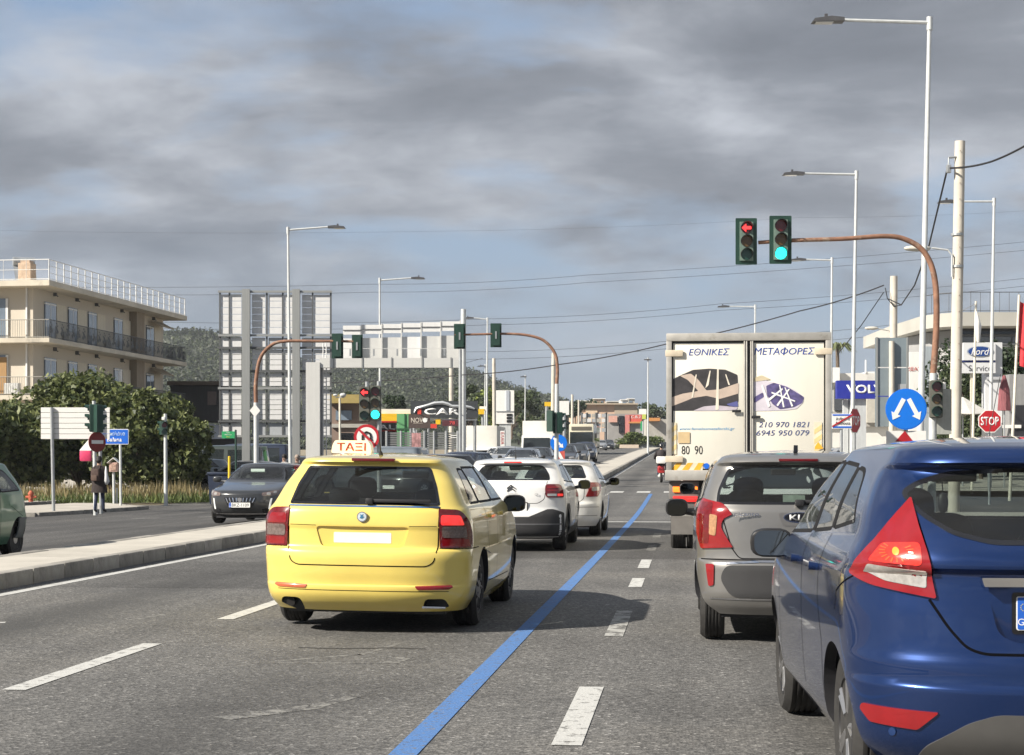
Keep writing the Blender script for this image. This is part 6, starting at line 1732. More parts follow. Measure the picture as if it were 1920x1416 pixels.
# ---- grey-beige city car
beige = M('champagne_paint', (.25, .243, .232), .30, .55, coat=1.0, var=.05, dirt=((.25, .23, .20), .64))
KB = Body(3.595, 1.485,
    rear=[(.22, .10), (.30, .03), (.40, .0), (.56, .0), (.62, .012), (.65, .05), (.8, .06), (1.0, .075), (1.06, .10), (1.2, .17), (1.35, .26), (1.385, .21), (1.415, .23)],
    front=[(.22, 3.45), (.4, 3.57), (.6, 3.58), (.75, 3.5), (.9, 3.1), (1.0, 2.75), (1.05, 2.66), (1.2, 2.36), (1.415, 1.9)],
    width=[(.22, .73), (.34, .79), (.5, .80), (.8, .80), (1.0, .785), (1.07, .755), (1.2, .71), (1.39, .625), (1.415, .60)],
    rcap=[(.2, .38, 2.7), (.6, .38, 2.8), (1.0, .36, 3.0), (1.415, .30, 2.8)], fcap=[(.2, .5, 2.3), (1.0, .5, 2.5), (1.415, .35, 2.6)], zb=.22, crown=.07, roofmid=1.5)
k_wr = rp([(-.625, 1.06, .03), (.625, 1.06, .03), (.61, 1.17), (.52, 1.36, .07), (-.52, 1.36, .07), (-.61, 1.17)], .04)
k_ws = [rp([(.55, 1.09), (1.42, 1.05), (1.45, 1.37), (.85, 1.36, .1)], .03), rp([(1.52, 1.05), (2.45, 1.02), (2.02, 1.36), (1.52, 1.375)], .03)]
krec = MB(); krec.prism(rp([(-.29, .415), (.29, .415), (.34, .56), (-.34, .56)], .05), XZ(0), -.3, .045)
kia, _ = make_car('city_car', 'champagne grey small hatchback right in front of the blue car', 'car', KB, beige, [(.55, .335), (2.95, .335)], .29, .175, 'hub', k_wr, k_ws, rp([(-.62, 1.07), (.62, 1.07), (.5, 1.37), (-.5, 1.37)], .05),
    cav=(.5, .045), recess=[(krec, 2)])
cabin(kia, KB, .58, [1.65], .33, .85, 1.03)
b = MB(); b.box((0, 2.3, 1.30), (.22, .03, .06), ch=.015); b.obj('rear_view_mirror', black, kia)
b = MB(); b.box((-.02, .42, 1.07), (.17, .01, .12), rx=R(-15)); o = b.obj('window_card', M('paper_card', (.6, .7, .6), .8, var=.2, vscale=20), kia)
for sg in (1, -1):
    outl = rp([(.50, .98, .02), (.58, 1.065, .03), (.80, 1.105, .03), (.88, 1.06, .03), (.86, .86), (.78, .72, .02), (.50, .735, .01), (.555, .82), (.60, .90, .04), (.555, .975)], .015)
    o = outl
    tl = patch(KB, 'u', outl, .016, .035, None, .015, sg).obj('tail_light', lens_red, kia, 35)
    patch(KB, 'u', rp([(.62, .975), (.685, .985), (.69, .83), (.635, .82)], .015), .021, .006, None, .02, sg).obj('amber_lens', M('lamp_amber_dull', (.40, .22, .11), .2, coat=1.0, var=.3, vscale=40), tl, 35)
    patch(KB, 'u', rp([(.66, 1.07), (.80, 1.075), (.80, .76), (.70, .76)], .02), .018, .006, None, .02, sg).obj('red_lens', lens_lit if False else lens_dark, tl, 35)
    patch(KB, 'u', rp([(.655, .605), (.735, .605), (.705, .435), (.66, .445)], .015), .012, .02, None, .02, sg).obj('reflector', lens_red, kia, 35)
    car_mirror(kia, sg * .72, 2.28, .955, sg, black if sg < 0 else beige, .20, .16, .14)
patch(KB, 'u', rp([(-.56, .60), (.56, .60), (.61, .50), (.52, .36), (-.52, .36), (-.61, .50)], .06), .006, .015, None, .03).obj('bumper_insert', grey_clad, kia, 35)
seam(kia, KB, 'u', [(-.56, .612), (-.30, .628), (.30, .628), (.56, .612)], .014, mat=chrome, name='bumper_trim', off=.006)
seam(kia, KB, 'u', [(-.80, .64), (.80, .64)], .008)
seam(kia, KB, 'u', [(-.70, .345), (.70, .345)], .012, mat=chrome, name='bumper_trim', off=.005)
seam(kia, KB, 'rear', [(-.60, 1.04), (-.51, .73), (-.45, .65), (.45, .65), (.51, .73), (.60, 1.04)], .008, r=.03)
hand = MB(); hand.prism(rp([(-.16, 1.0), (.16, 1.0), (.13, .90), (-.13, .90)], .03), XZ(0), .062, .09); hand.obj('hatch_handle', beige, kia, 30)
b = MB(); b.prism([(.115 * math.cos(2 * PI * k / 28), .965 + .034 * math.sin(2 * PI * k / 28)) for k in range(28)], XZ(0), .055, .07); o = b.obj('badge', gloss_black, kia, 30)
b = MB(); b.prism([(.122 * math.cos(2 * PI * k / 28), .965 + .04 * math.sin(2 * PI * k / 28)) for k in range(28)], XZ(0), .058, .07); b.obj('badge_rim', chrome, o)
text('KIA', white_ink, o, (0, .054, .965), w=.15, h=.042, bold=.02)
text('picanto', chrome, kia, (-.40, .068, .985), w=.19, h=.034, ext=.004, shear=.15)
plate(kia, (0, .035, .49), '', .46, .105, 0)
b = MB(); b.box((0, .225, 1.40), (.30, .04, .022), ch=.008); b.obj('high_brake_light', lens_dark, kia, 35)
b = MB(); b.prism([(0, 0), (.12, 0), (.02, .055), (0, .055)], lambda u, v, dd: (dd, .52 + u, 1.462 + v), -.016, .016); b.obj('antenna_fin', gloss_black, kia)
b = MB(); b.box((.18, .08, 1.085), (.42, .022, .026), ch=.008); b.box((0, .07, 1.075), (.07, .04, .05), ch=.012); b.obj('rear_wiper', black, kia, 35)
pin(kia, .84, 12.85)

# ---- blue hatchback, nearest
blue_p = M('blue_paint', (.009, .034, .135), .25, .65, coat=1.0, var=.06, vscale=2, dirt=((.014, .04, .125), .66))
FB = Body(3.95, 1.49,
    rear=[(.20, .12), (.28, .05), (.36, .012), (.45, .0), (.535, -.004), (.555, .014), (.62, .020), (.66, .034), (.80, .062), (.955, .088), (.982, .056), (.998, .058), (1.08, .10), (1.2, .20), (1.345, .325), (1.37, .25), (1.405, .265), (1.42, .28)],
    front=[(.2, 3.8), (.35, 3.92), (.5, 3.94), (.7, 3.85), (.85, 3.6), (.95, 3.2), (1.0, 3.0), (1.05, 2.9), (1.2, 2.6), (1.42, 2.05)],
    width=[(.20, .76), (.32, .84), (.5, .862), (.75, .872), (.92, .868), (1.0, .845), (1.08, .805), (1.2, .76), (1.38, .66), (1.42, .635)],
    rcap=[(.2, .50, 2.5), (.6, .52, 2.5), (.9, .50, 2.6), (1.1, .44, 2.7), (1.42, .36, 2.5)], fcap=[(.2, .6, 2.2), (1.0, .6, 2.4), (1.42, .35, 2.6)], zb=.2, crown=.07, roofmid=1.6)
f_wr = rp([(-.635, 1.255, .05), (-.58, 1.17), (-.48, 1.10), (-.34, 1.065), (.34, 1.065), (.48, 1.10), (.58, 1.17), (.635, 1.255, .05), (.57, 1.30), (.45, 1.34), (.25, 1.352), (-.25, 1.352), (-.45, 1.34), (-.57, 1.30)], .04)
f_ws = [rp([(.66, 1.13, .02), (1.10, 1.085), (1.18, 1.36), (.98, 1.35, .1)], .03), rp([(1.16, 1.08), (1.62, 1.055), (1.64, 1.385), (1.24, 1.37)], .03), rp([(1.70, 1.05), (2.72, 1.01), (2.18, 1.37), (1.70, 1.388)], .03)]
frec = MB(); frec.prism(rp([(-.33, .735), (-.365, .915), (.365, .915), (.33, .735), (.24, .70), (-.24, .70)], .04), XZ(0), -.5, .095)
fiesta, _ = make_car('hatchback_car', 'metallic blue hatchback cut off by the right edge of the picture', 'car', FB, blue_p, [(.71, .345), (3.20, .345)], .305, .195, 'alloy', f_wr, f_ws, rp([(-.68, 1.07), (.68, 1.07), (.54, 1.38), (-.54, 1.38)], .05),
    cav=(.5, .05), recess=[(frec, 0)], frit=.018)
cabin(fiesta, FB, .58, [1.85], .36, .95, 1.03)
b = MB(); b.box((0, 2.55, 1.31), (.24, .03, .065), ch=.015); b.obj('rear_view_mirror', black, fiesta)
b = MB(); vs_, fs_ = blob((-.06, 2.50, 1.17), (.028, .02, .055), 2.0); b.add(vs_, fs_); b.tube((-.06, 2.5, 1.22), (-.06, 2.52, 1.29), .003, n=5); b.obj('air_freshener', black, fiesta, 60)
for sg in (1, -1):
    outl = rp([(.615, 1.235, .012), (.655, 1.20, .02), (.80, 1.075), (.925, .985, .03), (.94, .945, .02), (.80, .905), (.545, .862, .012), (.565, .97), (.60, 1.12)], .02)
    tl = patch(FB, 'u', outl, .014, .03, None, .015, sg).obj('tail_light', lens_red, fiesta, 35)
    patch(FB, 'u', rp([(.605, 1.065), (.76, 1.06), (.83, .995), (.60, .985)], .02), .0165, .004, None, .02, sg).obj('brake_lens', M('lamp_red_bright', (.55, .02, .015), .15, coat=1.0, emit=(1, .05, .02), estr=.35, var=.3, vscale=90), tl, 35)
    b = MB(); q = patch(FB, 'u', circle(.014, 20, .70, 1.03), .0195, .006, None, .02, sg); q.obj('bulb_glow', lens_amber, tl, 35)
    for k in range(18):
        a = 2 * PI * k / 18 + .1; e = .07
        if math.sin(a) > .75: continue
        patch(FB, 'u', [(.70 + 1.7 * r_ * math.cos(a + s_), 1.03 + .85 * r_ * math.sin(a + s_)) for r_, s_ in ((.026, -e), (.026, e), (.043, e * .8), (.043, -e * .8))], .0185, .003, None, .02, sg).obj('reflector_facet', M('lamp_facet', (.55, .05, .02), .15, coat=1.0, emit=(1.0, .10, .02), estr=.55), tl)
    patch(FB, 'u', rp([(.58, .975), (.83, .985), (.85, .965), (.74, .925), (.58, .900)], .012), .017, .005, None, .02, sg).obj('reverse_lens', lens_clear, tl, 35)
    patch(FB, 'u', rp([(.55, .448), (.885, .455), (.90, .432), (.84, .388), (.63, .378)], .012), .010, .02, None, .02, sg).obj('reflector', lens_red, fiesta, 35)
    car_mirror(fiesta, sg * .80, 2.52, .935, sg, black, .215, .15, .04, M('mirror_glass_pale', (.24, .26, .27), .03, 1.0, var=.02), R(5))
    patch(FB, 'u', circle(.016, 14, .735, .36), .005, .01, None, .02, sg).obj('parking_sensor', M('sensor_blue', (.012, .035, .12), .35, coat=.5), fiesta, 35)
patch(FB, 'u', rp([(-.64, .24), (-.60, .315), (-.44, .415), (-.34, .448), (.34, .448), (.44, .415), (.60, .315), (.64, .24)], .03), .008, .02, None, .03).obj('bumper_insert', M('insert_grey', (.075, .073, .07), .55, bump=.06, bscale=300), fiesta, 35)
seam(fiesta, FB, 'rear', [(-.565, .86), (-.50, .755), (-.44, .685), (-.38, .665), (.38, .665), (.44, .685), (.50, .755), (.565, .86)], .010, r=.03)
seam(fiesta, FB, 'u', [(-.62, 1.23), (-.57, .98), (-.55, .87)], .007, (1, -1))
seam(fiesta, FB, 'u', [(.90, .94), (1.15, .86), (1.20, .78)], .006, (1, -1))
b = MB(); b.prism(rp([(-.385, .915), (.385, .915), (.375, .948), (-.395, .948)], .006), XZ(0), .045, .085); b.obj('chrome_strip', chrome, fiesta, 30)
plate(fiesta, (0, .09, .815), 'YZA 4821', .52, .125, 0)
for md in ('R', 'L'):
    seam(fiesta, FB, md, [(1.66, 1.05), (1.68, .36)], .007); seam(fiesta, FB, md, [(1.10, 1.07), (1.12, .8), (1.02, .62), (1.05, .36)], .007)
    seam(fiesta, FB, md, [(2.72, 1.0), (2.76, .36)], .007)
    for y in (1.30, 1.95): patch(FB, md, rrect(.20, .034, .015, cx=y, cz=.92), .03, .035).obj('door_handle', blue_p, fiesta, 35)
b = MB(); b.box((0, .29, 1.405), (.30, .03, .02), ch=.008); b.obj('high_brake_light', lens_dark, fiesta, 35)
pin(fiesta, 1.47, 6.2, rz=R(2.7))

# ---- dark grey hatchback coming the other way
slate = M('slate_paint', (.045, .047, .05), .28, .4, coat=1.0, var=.06)
PB = Body(4.055, 1.43,
    rear=[(.2, .1), (.35, .02), (.5, 0), (.7, .04), (1.0, .1), (1.36, .42)],
    front=[(.17, 3.80), (.24, 3.96), (.34, 4.03), (.5, 4.055), (.68, 4.04), (.76, 3.97), (.82, 3.75), (.90, 3.35), (.96, 3.02), (1.0, 2.9), (1.2, 2.48), (1.36, 2.08)],
    width=[(.17, .80), (.3, .86), (.5, .872), (.8, .868), (.95, .84), (1.02, .80), (1.2, .73), (1.36, .64)],
    rcap=[(.2, .5, 2.5), (1.36, .4, 2.6)], fcap=[(.17, .62, 2.3), (.6, .66, 2.35), (.85, .62, 2.5), (1.0, .5, 2.6), (1.36, .36, 2.6)], zb=.17, crown=.07, roofmid=1.7)
pg, _ = make_car('hatchback_car', 'dark grey hatchback facing the camera across the median', 'car', PB, slate, [(.75, .36), (3.29, .36)], .315, .2, 'alloy', None,
    [rp([(.75, 1.05), (1.5, 1.03), (1.52, 1.33), (1.0, 1.32)], .03), rp([(1.58, 1.03), (2.7, 1.0), (2.14, 1.32), (1.58, 1.335)], .03)], rp([(-.66, 1.025), (.66, 1.025), (.53, 1.335), (-.53, 1.335)], .05), cav=(.5, .045), glass=glass_clear)
cabin(pg, PB, .58, [1.7], .36, .9, 1.1)
b = MB(); b.box((.05, 2.42, 1.24), (.34, .02, .07)); b.obj('sun_visor', M('visor_pale', (.45, .55, .5), .6), pg)
patch(PB, 'fu', rp([(-.40, .62), (.40, .62), (.30, .42), (.22, .36), (-.22, .36), (-.30, .42)], .04), .004, .02).obj('grille', gloss_black, pg, 30)
for i in range(9):
    x = -.34 + .085 * i
    patch(PB, 'fu', rp([(x - .012, .61), (x + .012, .61), (x * .85 + .010, .50), (x * .85 - .010, .50)], .004), .012, .012).obj('grille_bar', chrome, pg, 30)
for sg in (1, -1):
    hl = patch(PB, 'fu', rp([(.50, .72), (.78, .77), (.98, .79), (.92, .69), (.70, .645), (.50, .66)], .02), .012, .03, None, .02, sg).obj('headlight', lens_smoke, pg, 35)
    patch(PB, 'fu', rrect(.10, .05, .02, cx=.66, cz=.70), .016, .006, None, .02, sg).obj('projector_lens', lens_clear, hl, 35)
    patch(PB, 'fu', rrect(.09, .05, .02, cx=.82, cz=.735), .016, .006, None, .02, sg).obj('projector_lens', lens_clear, hl, 35)
    patch(PB, 'fu', rp([(.72, .60), (.76, .60), (.70, .35), (.655, .35)], .008), .012, .02, None, .02, sg).obj('daylight_strip', M('drl', (.7, .7, .68), .2, coat=1, emit=(1, 1, .95), estr=.25), pg, 35)
    patch(PB, 'fu', rp([(.50, .36), (.78, .40), (.80, .28), (.50, .26)], .03), .004, .02, None, .02, sg).obj('fog_inlet', gloss_black, pg, 35)
    car_mirror(pg, sg * .78, 2.62, 1.0, sg, slate, .21, .15, .12)
b = MB(); b.prism(rp([(-.05, .61), (.05, .61), (.05, .54), (0, .50), (-.05, .54)], .01), XZ(0), 4.05, 4.075); b.obj('badge', chrome, pg, 30)
seam(pg, PB, 'fu', [(-.70, .245), (.70, .245)], .02, mat=chrome, name='splitter', off=.008)
plate(pg, (0, 4.075, .445), 'BKZ-1109', .50, .11, 0, sgn=-1)
for md in ('R', 'L'): seam(pg, PB, md, [(1.55, 1.03), (1.57, .33)], .007); seam(pg, PB, md, [(2.72, 1.0), (2.75, .33)], .007)
x, y = at(462, 39.3)
pg.rotation_euler = (0, 0, PI - R(2)); pg.location = (x, y + 4.0, ground(x, y) + .004)
# ------------------------------------------------------------------ white box truck ahead
cream = M('truck_cream', (.76, .73, .64), .45, coat=.3, var=.05, vscale=1.2, dirt=((.64, .59, .49), .63), dscale=1.6, stretch=(1.5, 1.5, .5))
alu = M('truck_aluminium', (.48, .46, .42), .45, .5, var=.12, dirt=((.3, .27, .22), .58), dscale=4)
TD = 26.2
s = Spot('box_truck', 'white box truck with blue Greek lettering on its rear doors', 'truck', 1403, TD, rz=0.0)
tk = s.t; L_T = 6.2
x0, x1 = s.lx(1250), s.lx(1556); zt, zb_ = s.lz(627), s.lz(884); W2 = (x1 - x0) / 2; xc = (x0 + x1) / 2
b = MB(); b.box((xc, L_T / 2 + .06, (zt + zb_) / 2), (x1 - x0 - .02, L_T, zt - zb_ - .02), ch=.03); b.obj('cargo_box', cream, tk, 30)
for (a, c, e, f, nm) in ((x0, zb_, x0 + .085, zt, 'rear_frame'), (x1 - .085, zb_, x1, zt, 'rear_frame'), (x0, zt - .10, x1, zt + .02, 'rear_frame'), (x0 - .02, zb_ - .14, x1 + .02, zb_ + .02, 'rear_sill')):
    b = MB(); b.box(((a + e) / 2, .02 if f - c > 1 else .014, (c + f) / 2), (e - a, .14, f - c), ch=.012); b.obj(nm, alu, tk, 30)
mid = s.lx(1403.5)
for sg in (-1, 1):
    a, e = (x0 + .105, mid - .07) if sg < 0 else (mid + .07, x1 - .105)
    b = MB(); b.box(((a + e) / 2, .015, (zt - .13 + zb_ + .04) / 2), (e - a, .05, zt - zb_ - .17), ch=.01); dr = b.obj('rear_door', cream, tk, 30)
    for px in ((1396, 1400) if sg < 0 else (1408, 1411)):
        q = MB(); q.tube((s.lx(px), -.035, zb_ + .03), (s.lx(px), -.035, zt - .08), .013, n=8); q.obj('lock_bar', alu, dr)
    q = MB(); q.box((s.lx(1381 if sg < 0 else 1417), -.05, s.lz(771 if sg < 0 else 782)), (.14, .03, .04), ch=.012); q.obj('lock_handle', black, dr)
    for py in ((662, 861) if sg < 0 else (660, 861)):
        q = MB(); hx = (x0 + .12) if sg < 0 else (x1 - .12)
        q.box((hx, -.04, s.lz(py)), (.27, .03, .10), ch=.012); q.obj('hinge', M('hinge_cream', (.60, .52, .40), .6, var=.15), dr, 30)
    ubox('door_gasket', dr, black, ((a + e) / 2, .028, (zt + zb_) / 2 - .04), (e - a + .05, .04, zt - zb_ - .13))
ubox('centre_post', tk, M('post_shadow', (.06, .06, .06), .6), (mid, .03, (zt + zb_) / 2), (.13, .04, zt - zb_ - .1))
navy = M('print_navy', (.03, .07, .32), .45); navy2 = M('print_dark_blue', (.05, .07, .20), .45)
Y_ = -.013
s.text('EΘNIKEΣ', 1330, 659.5, w=76, h=13, mat=navy, y=Y_, shear=.18, ext=.001)
s.text('META', 1437.5, 659, w=47, h=13, mat=navy, y=Y_, shear=.18, ext=.001); s.text('OPEΣ', 1502, 659, w=48, h=13, mat=navy, y=Y_, shear=.18, ext=.001)
s.text('O', 1469.5, 659, w=14, h=10.5, mat=navy, y=Y_, shear=.18, ext=.001); s.text('I', 1469.5, 659, w=5, h=14.5, mat=navy, y=Y_ - .0015, shear=.18, ext=.001)
s.text('www.famelosmetaforski.gr', 1326, 804.5, w=103, h=6.5, mat=M('print_light_blue', (.16, .38, .62), .45), y=Y_, shear=.2, ext=.001)
s.text('210 970 1821', 1469, 796.5, w=94, h=10, mat=navy2, y=Y_, shear=.18, ext=.001); s.text('6945 950 079', 1467, 812, w=98, h=10, mat=navy2, y=Y_, shear=.18, ext=.001)
s.text('80', 1286, 844, w=15, h=16, mat=ink, y=Y_, ext=.001); s.text('90', 1310.5, 844, w=15, h=16, mat=ink, y=Y_, ext=.001)
DN = [0]
def decal(pts, mat, name, y=Y_, r=.02):
    DN[0] += 1; y -= DN[0] * .0003
    q = MB(); q.prism(rp([(s.lx(a), s.lz(c)) for a, c in pts], r), XZ(0), y, y + .003); return q.obj(name, mat, tk)
pbk = M('print_charcoal', (.045, .042, .045), .5, var=.35, vscale=6); pbg = M('print_skin_beige', (.52, .42, .35), .5, var=.12, vscale=5)
decal([(1259, 770), (1259, 712), (1275, 704), (1300, 693), (1330, 691), (1360, 693), (1383, 703), (1385, 752), (1381, 762), (1345, 770)], pbk, 'door_graphic')
decal([(1259, 762), (1259, 745), (1280, 738), (1310, 733), (1290, 712), (1275, 704), (1296, 700), (1310, 712), (1325, 732), (1350, 730), (1385, 718), (1385, 738), (1350, 748), (1325, 742), (1300, 746), (1275, 756)], pbg, 'door_graphic', Y_ - .002)
decal([(1300, 770), (1320, 762), (1345, 760), (1384, 764), (1380, 769), (1350, 770)], M('print_mauve', (.50, .45, .50), .5), 'door_graphic', Y_ - .002)
decal([(1362, 758), (1383, 752), (1384, 763), (1370, 762)], M('print_indigo', (.10, .11, .30), .5), 'door_graphic', Y_ - .004)
for pts in ([(1331, 695), (1333, 695), (1329, 722), (1323, 728)], [(1345, 692), (1348, 692), (1348, 768), (1342, 769)], [(1360, 702), (1362, 702), (1369, 722), (1366, 722)], [(1305, 702), (1307, 702), (1300, 745), (1297, 746)]): decal(pts, M('print_ivory', (.72, .66, .56), .5), 'door_graphic', Y_ - .005, .004)
decal([(1413, 771), (1413, 716), (1428, 712), (1444, 716), (1470, 722), (1490, 732), (1506, 745), (1504, 756), (1492, 767), (1470, 770)], M('print_lilac', (.60, .56, .62), .5, var=.1, vscale=6), 'door_graphic')
decal([(1436, 724), (1450, 718), (1475, 726), (1495, 738), (1506, 745), (1503, 756), (1488, 764), (1462, 768), (1448, 758), (1438, 742)], M('print_purple', (.09, .075, .19), .5, var=.5, vscale=14), 'door_graphic', Y_ - .002)
decal([(1414, 745), (1430, 736), (1432, 744), (1414, 756)], M('print_purple', (.09, .075, .19), .5), 'door_graphic', Y_ - .003); decal([(1413, 709), (1428, 704), (1445, 712), (1430, 714), (1413, 716)], M('print_sand', (.56, .48, .33), .5), 'door_graphic', Y_ - .003)
for pts in ([(1446, 735), (1490, 752), (1489, 754), (1446, 738)], [(1462, 722), (1470, 764), (1467, 764), (1460, 722)], [(1480, 730), (1458, 762), (1455, 760), (1477, 730)], [(1438, 750), (1466, 728), (1467, 731), (1441, 753)], [(1472, 727), (1486, 762), (1483, 763), (1470, 727)], [(1430, 722), (1444, 762), (1440, 764), (1427, 724)]): decal(pts, white_ink, 'door_graphic', Y_ - .006, .003)
hz_y = M('hazard_orange', (.80, .42, .04), .45); hz_w = M('hazard_cream', (.74, .66, .50), .45)
decal([(1254, 868), (1318, 868), (1318, 883), (1254, 883)], hz_w, 'hazard_strip', Y_, .002)
for k in range(3): decal([(1256 + k * 22, 883), (1268 + k * 22, 883), (1280 + k * 20, 868), (1270 + k * 20, 868)], hz_y, 'hazard_stripe', Y_ - .002, .001)
for (a, z0, z1) in ((1255, 792, 852), (1525, 792, 838)):
    decal([(a, z0), (a + 14, z0), (a + 14, z1), (a, z1)], hz_w, 'hazard_strip', Y_, .002)
    for k in range(3): decal([(a, z0 + 14 + k * 18), (a + 14, z0 + 4 + k * 18), (a + 14, z0 + 13 + k * 18), (a, z0 + 23 + k * 18)], M('hazard_faded', (.72, .56, .26), .5), 'hazard_stripe', Y_ - .002, .001)
decal([(1526, 838), (1532, 829), (1541, 840), (1541, 842), (1526, 842)], hz_y, 'hazard_stripe', Y_ - .003, .001)
decal([(1272, 810), (1294, 810), (1294, 831), (1272, 831)], M('sticker_tan', (.60, .45, .25), .5), 'sticker', Y_, .002)
q = MB(); q.prism(circle(s.m(5.5), 16, s.lx(1325), s.lz(874)), XZ(0), Y_ - .003, Y_); q.obj('round_sticker', sign_blue, tk)
# chassis, lamps, wheels
chs = M('chassis_grime', (.05, .048, .045), .8, var=.3)
b = MB(); b.box((xc, 3.0, zb_ - .24), (x1 - x0 - .5, 5.6, .18)); b.obj('chassis', chs, tk)
b = MB(); b.box((xc, .18, s.lz(962)), (x1 - x0 - .1, .12, .14), ch=.02); b.obj('underrun_bar', alu, tk)
for sg in (-1, 1):
    cxl = xc + sg * (W2 - .27)
    b = MB(); b.box((cxl, .14, s.lz(928)), (.46, .16, s.m(52)), ch=.02); cl = b.obj('tail_light', M('lamp_case', (.16, .15, .14), .7), tk, 30)
    for i, (mt, py) in enumerate(((lens_amber, 918), (lens_lit, 936))):
        q = MB(); q.box((cxl - sg * .02, .05, s.lz(py)), (.38, .04, s.m(11)), ch=.01); q.obj('lens', mt if sg < 0 else lens_red, cl, 30)
    b = MB(); b.box((cxl, 1.2, s.lz(975)), (.42, .03, .55)); b.obj('mudflap', M('mudflap_grey', (.17, .16, .15), .8), tk)
    for wx in (0, -.26): wheel(tk, xc + sg * (W2 - .06 + wx), 1.75, .40, .23, 'steel', sg, M('truck_rim', (.22, .2, .18), .6, .3), 0, 28)
    wheel(tk, xc + sg * (W2 - .12), 5.9, .40, .23, 'steel', sg, None, 0, 28)
b = MB(); b.box((xc, L_T + .95, 1.55), (2.1, 1.5, 2.1), ch=.12); b.obj('cab', cream, tk, 30)
ubox('cab_window', tk, pane, (xc, L_T + 1.72, 1.95), (1.8, .06, .8))

# ------------------------------------------------------------------ smaller traffic
def front_bits(t, B, low=True):
    for sg in (1, -1):
        hl = patch(B, 'fu', rp([(.48, .76), (.80, .80), (.86, .68), (.48, .66)], .03), .01, .03, None, .08, sg).obj('headlight', lens_clear, t, 35)
        tl = patch(B, 'u', rp([(.55, 1.0), (.86, 1.0), (.86, .78), (.56, .78)], .03), .01, .03, None, .08, sg).obj('tail_light', lens_red, t, 35)
    patch(B, 'fu', rp([(-.44, .64), (.44, .64), (.38, .46), (-.38, .46)], .03), .004, .02, None, .08).obj('grille', gloss_black, t, 30)
    o = plate(t, (0, B.par(.38)[1] + .01, .40), '', .50, .11, 0, eu=False, sgn=-1, frame=False)
    o2 = plate(t, (0, B.par(.7)[0] - .01, .72), '', .50, .11, 0, eu=False, frame=False)
GB = Body(4.05, 1.48, rear=[(.2, .1), (.35, .02), (.6, .0), (.8, .05), (1.0, .09), (1.38, .42), (1.41, .44)], front=[(.2, 3.9), (.4, 4.05), (.65, 4.0), (.78, 3.9), (.9, 3.4), (1.0, 3.0), (1.05, 2.9), (1.41, 2.15)],
    width=[(.2, .8), (.35, .86), (.6, .87), (.95, .85), (1.05, .81), (1.41, .64)], rcap=[(.2, .5, 2.5), (1.41, .38, 2.6)], fcap=[(.2, .6, 2.3), (1.0, .55, 2.5), (1.41, .35, 2.6)], zb=.2, crown=.07, roofmid=1.8, hi=False)
g_ws = [rp([(.72, 1.08), (1.55, 1.06), (1.58, 1.37), (1.05, 1.36)], .03), rp([(1.64, 1.06), (2.75, 1.04), (2.25, 1.37), (1.64, 1.375)], .03)]
glass_op = M('dark_car_glass', (.02, .025, .028), .05, coat=1.0)
def simple(name, label, paint, group='cars of the queue and the car parks'):
    t, bo = make_car(name, label, 'car', GB, paint, [(.75, .36), (3.25, .36)], .31, .2, 'hub', rp([(-.6, 1.09), (.6, 1.09), (.5, 1.36), (-.5, 1.36)], .04), g_ws, rp([(-.68, 1.06), (.68, 1.06), (.54, 1.375), (-.54, 1.375)], .05), hi=False, glass=glass_op, seg=20, group=group)
    front_bits(t, GB)
    for sg in (1, -1): car_mirror(t, sg * .79, 2.6, 1.03, sg, black, .2, .15, .12)
    return t
silver = M('silver_paint', (.42, .43, .44), .3, .5, coat=1.0); dkgrey = M('dark_paint', (.035, .037, .04), .3, .3, coat=1.0); navyp = M('navy_paint', (.02, .03, .06), .3, .3, coat=1.0); redp = M('red_paint', (.35, .02, .02), .3, coat=1.0)
bluegrey = M('bluegrey_paint', (.16, .19, .22), .35, .4, coat=.8)
proto = simple('queue_car', 'white hatchback ahead of the champagne car, lamp just showing', white_p, None)
pin(proto, .98, 19.2)
QUEUE = [(988, 80, PI, white_p, 'white hatchback queueing behind the median nose, below the tall white truck'), (1013, 85, PI, dkgrey, 'dark hatchback queueing right of the white one below the truck'), (945, 100, PI, white_p, 'white small car between the box truck and the tall truck'),
    (1083, 112, PI, dkgrey, 'black car in front of the bus'), (1100, 128, PI, navyp, 'dark car tucked behind the black one at the bus'), (1128, 240, PI, silver, 'silver car just right of the bus'), (1126, 275, PI, white_p, 'white car behind the silver one right of the bus'), (1142, 250, PI, dkgrey, 'dark car far up at the median'),
    (880, 58, PI * .82, dkgrey, 'dark car crossing just behind the taxi roof'), (820, 74, PI * .5, dkgrey, 'dark car by the grey fence'), (905, 66, PI * .9, navyp, 'navy car below the box truck'),
    (440, 82, R(105), bluegrey, 'grey-blue parked car behind the yellow post'), (405, 88, R(100), navyp, 'dark parked car half hidden by the fig tree'), (525, 74, R(75), dkgrey, 'dark parked car roof above the grey hatchback'),
    (622, 88, R(90), dkgrey, 'dark car parked right of the gantry column'), (1588, 84, R(80), white_p, 'white car at the dealer beside the truck'), (1645, 80, R(95), silver, 'silver car parked under the grey sign back'), (1800, 70, R(90), white_p, 'white car behind the thick concrete pole'),
    (960, 92, PI, silver, 'silver car between the two white trucks'), (1060, 100, PI, dkgrey, 'dark car beside the keep-right sign')]
for (px, d, rz, pt, lab) in QUEUE:
    c = copy_tree(proto); tag(c, lab, 'car', 'cars of the queue and the car parks')
    x, y = at(px, d); c.location = (x, y, ground(x, y) + .02); c.rotation_euler = (0, 0, rz)
    for ch in c.children:
        if ch.name.startswith('body'): ch.material_slots[0].link = 'OBJECT'; ch.material_slots[0].material = pt
tag(proto, 'white hatchback ahead of the champagne car, lamp just showing', 'car', 'cars of the queue and the car parks')
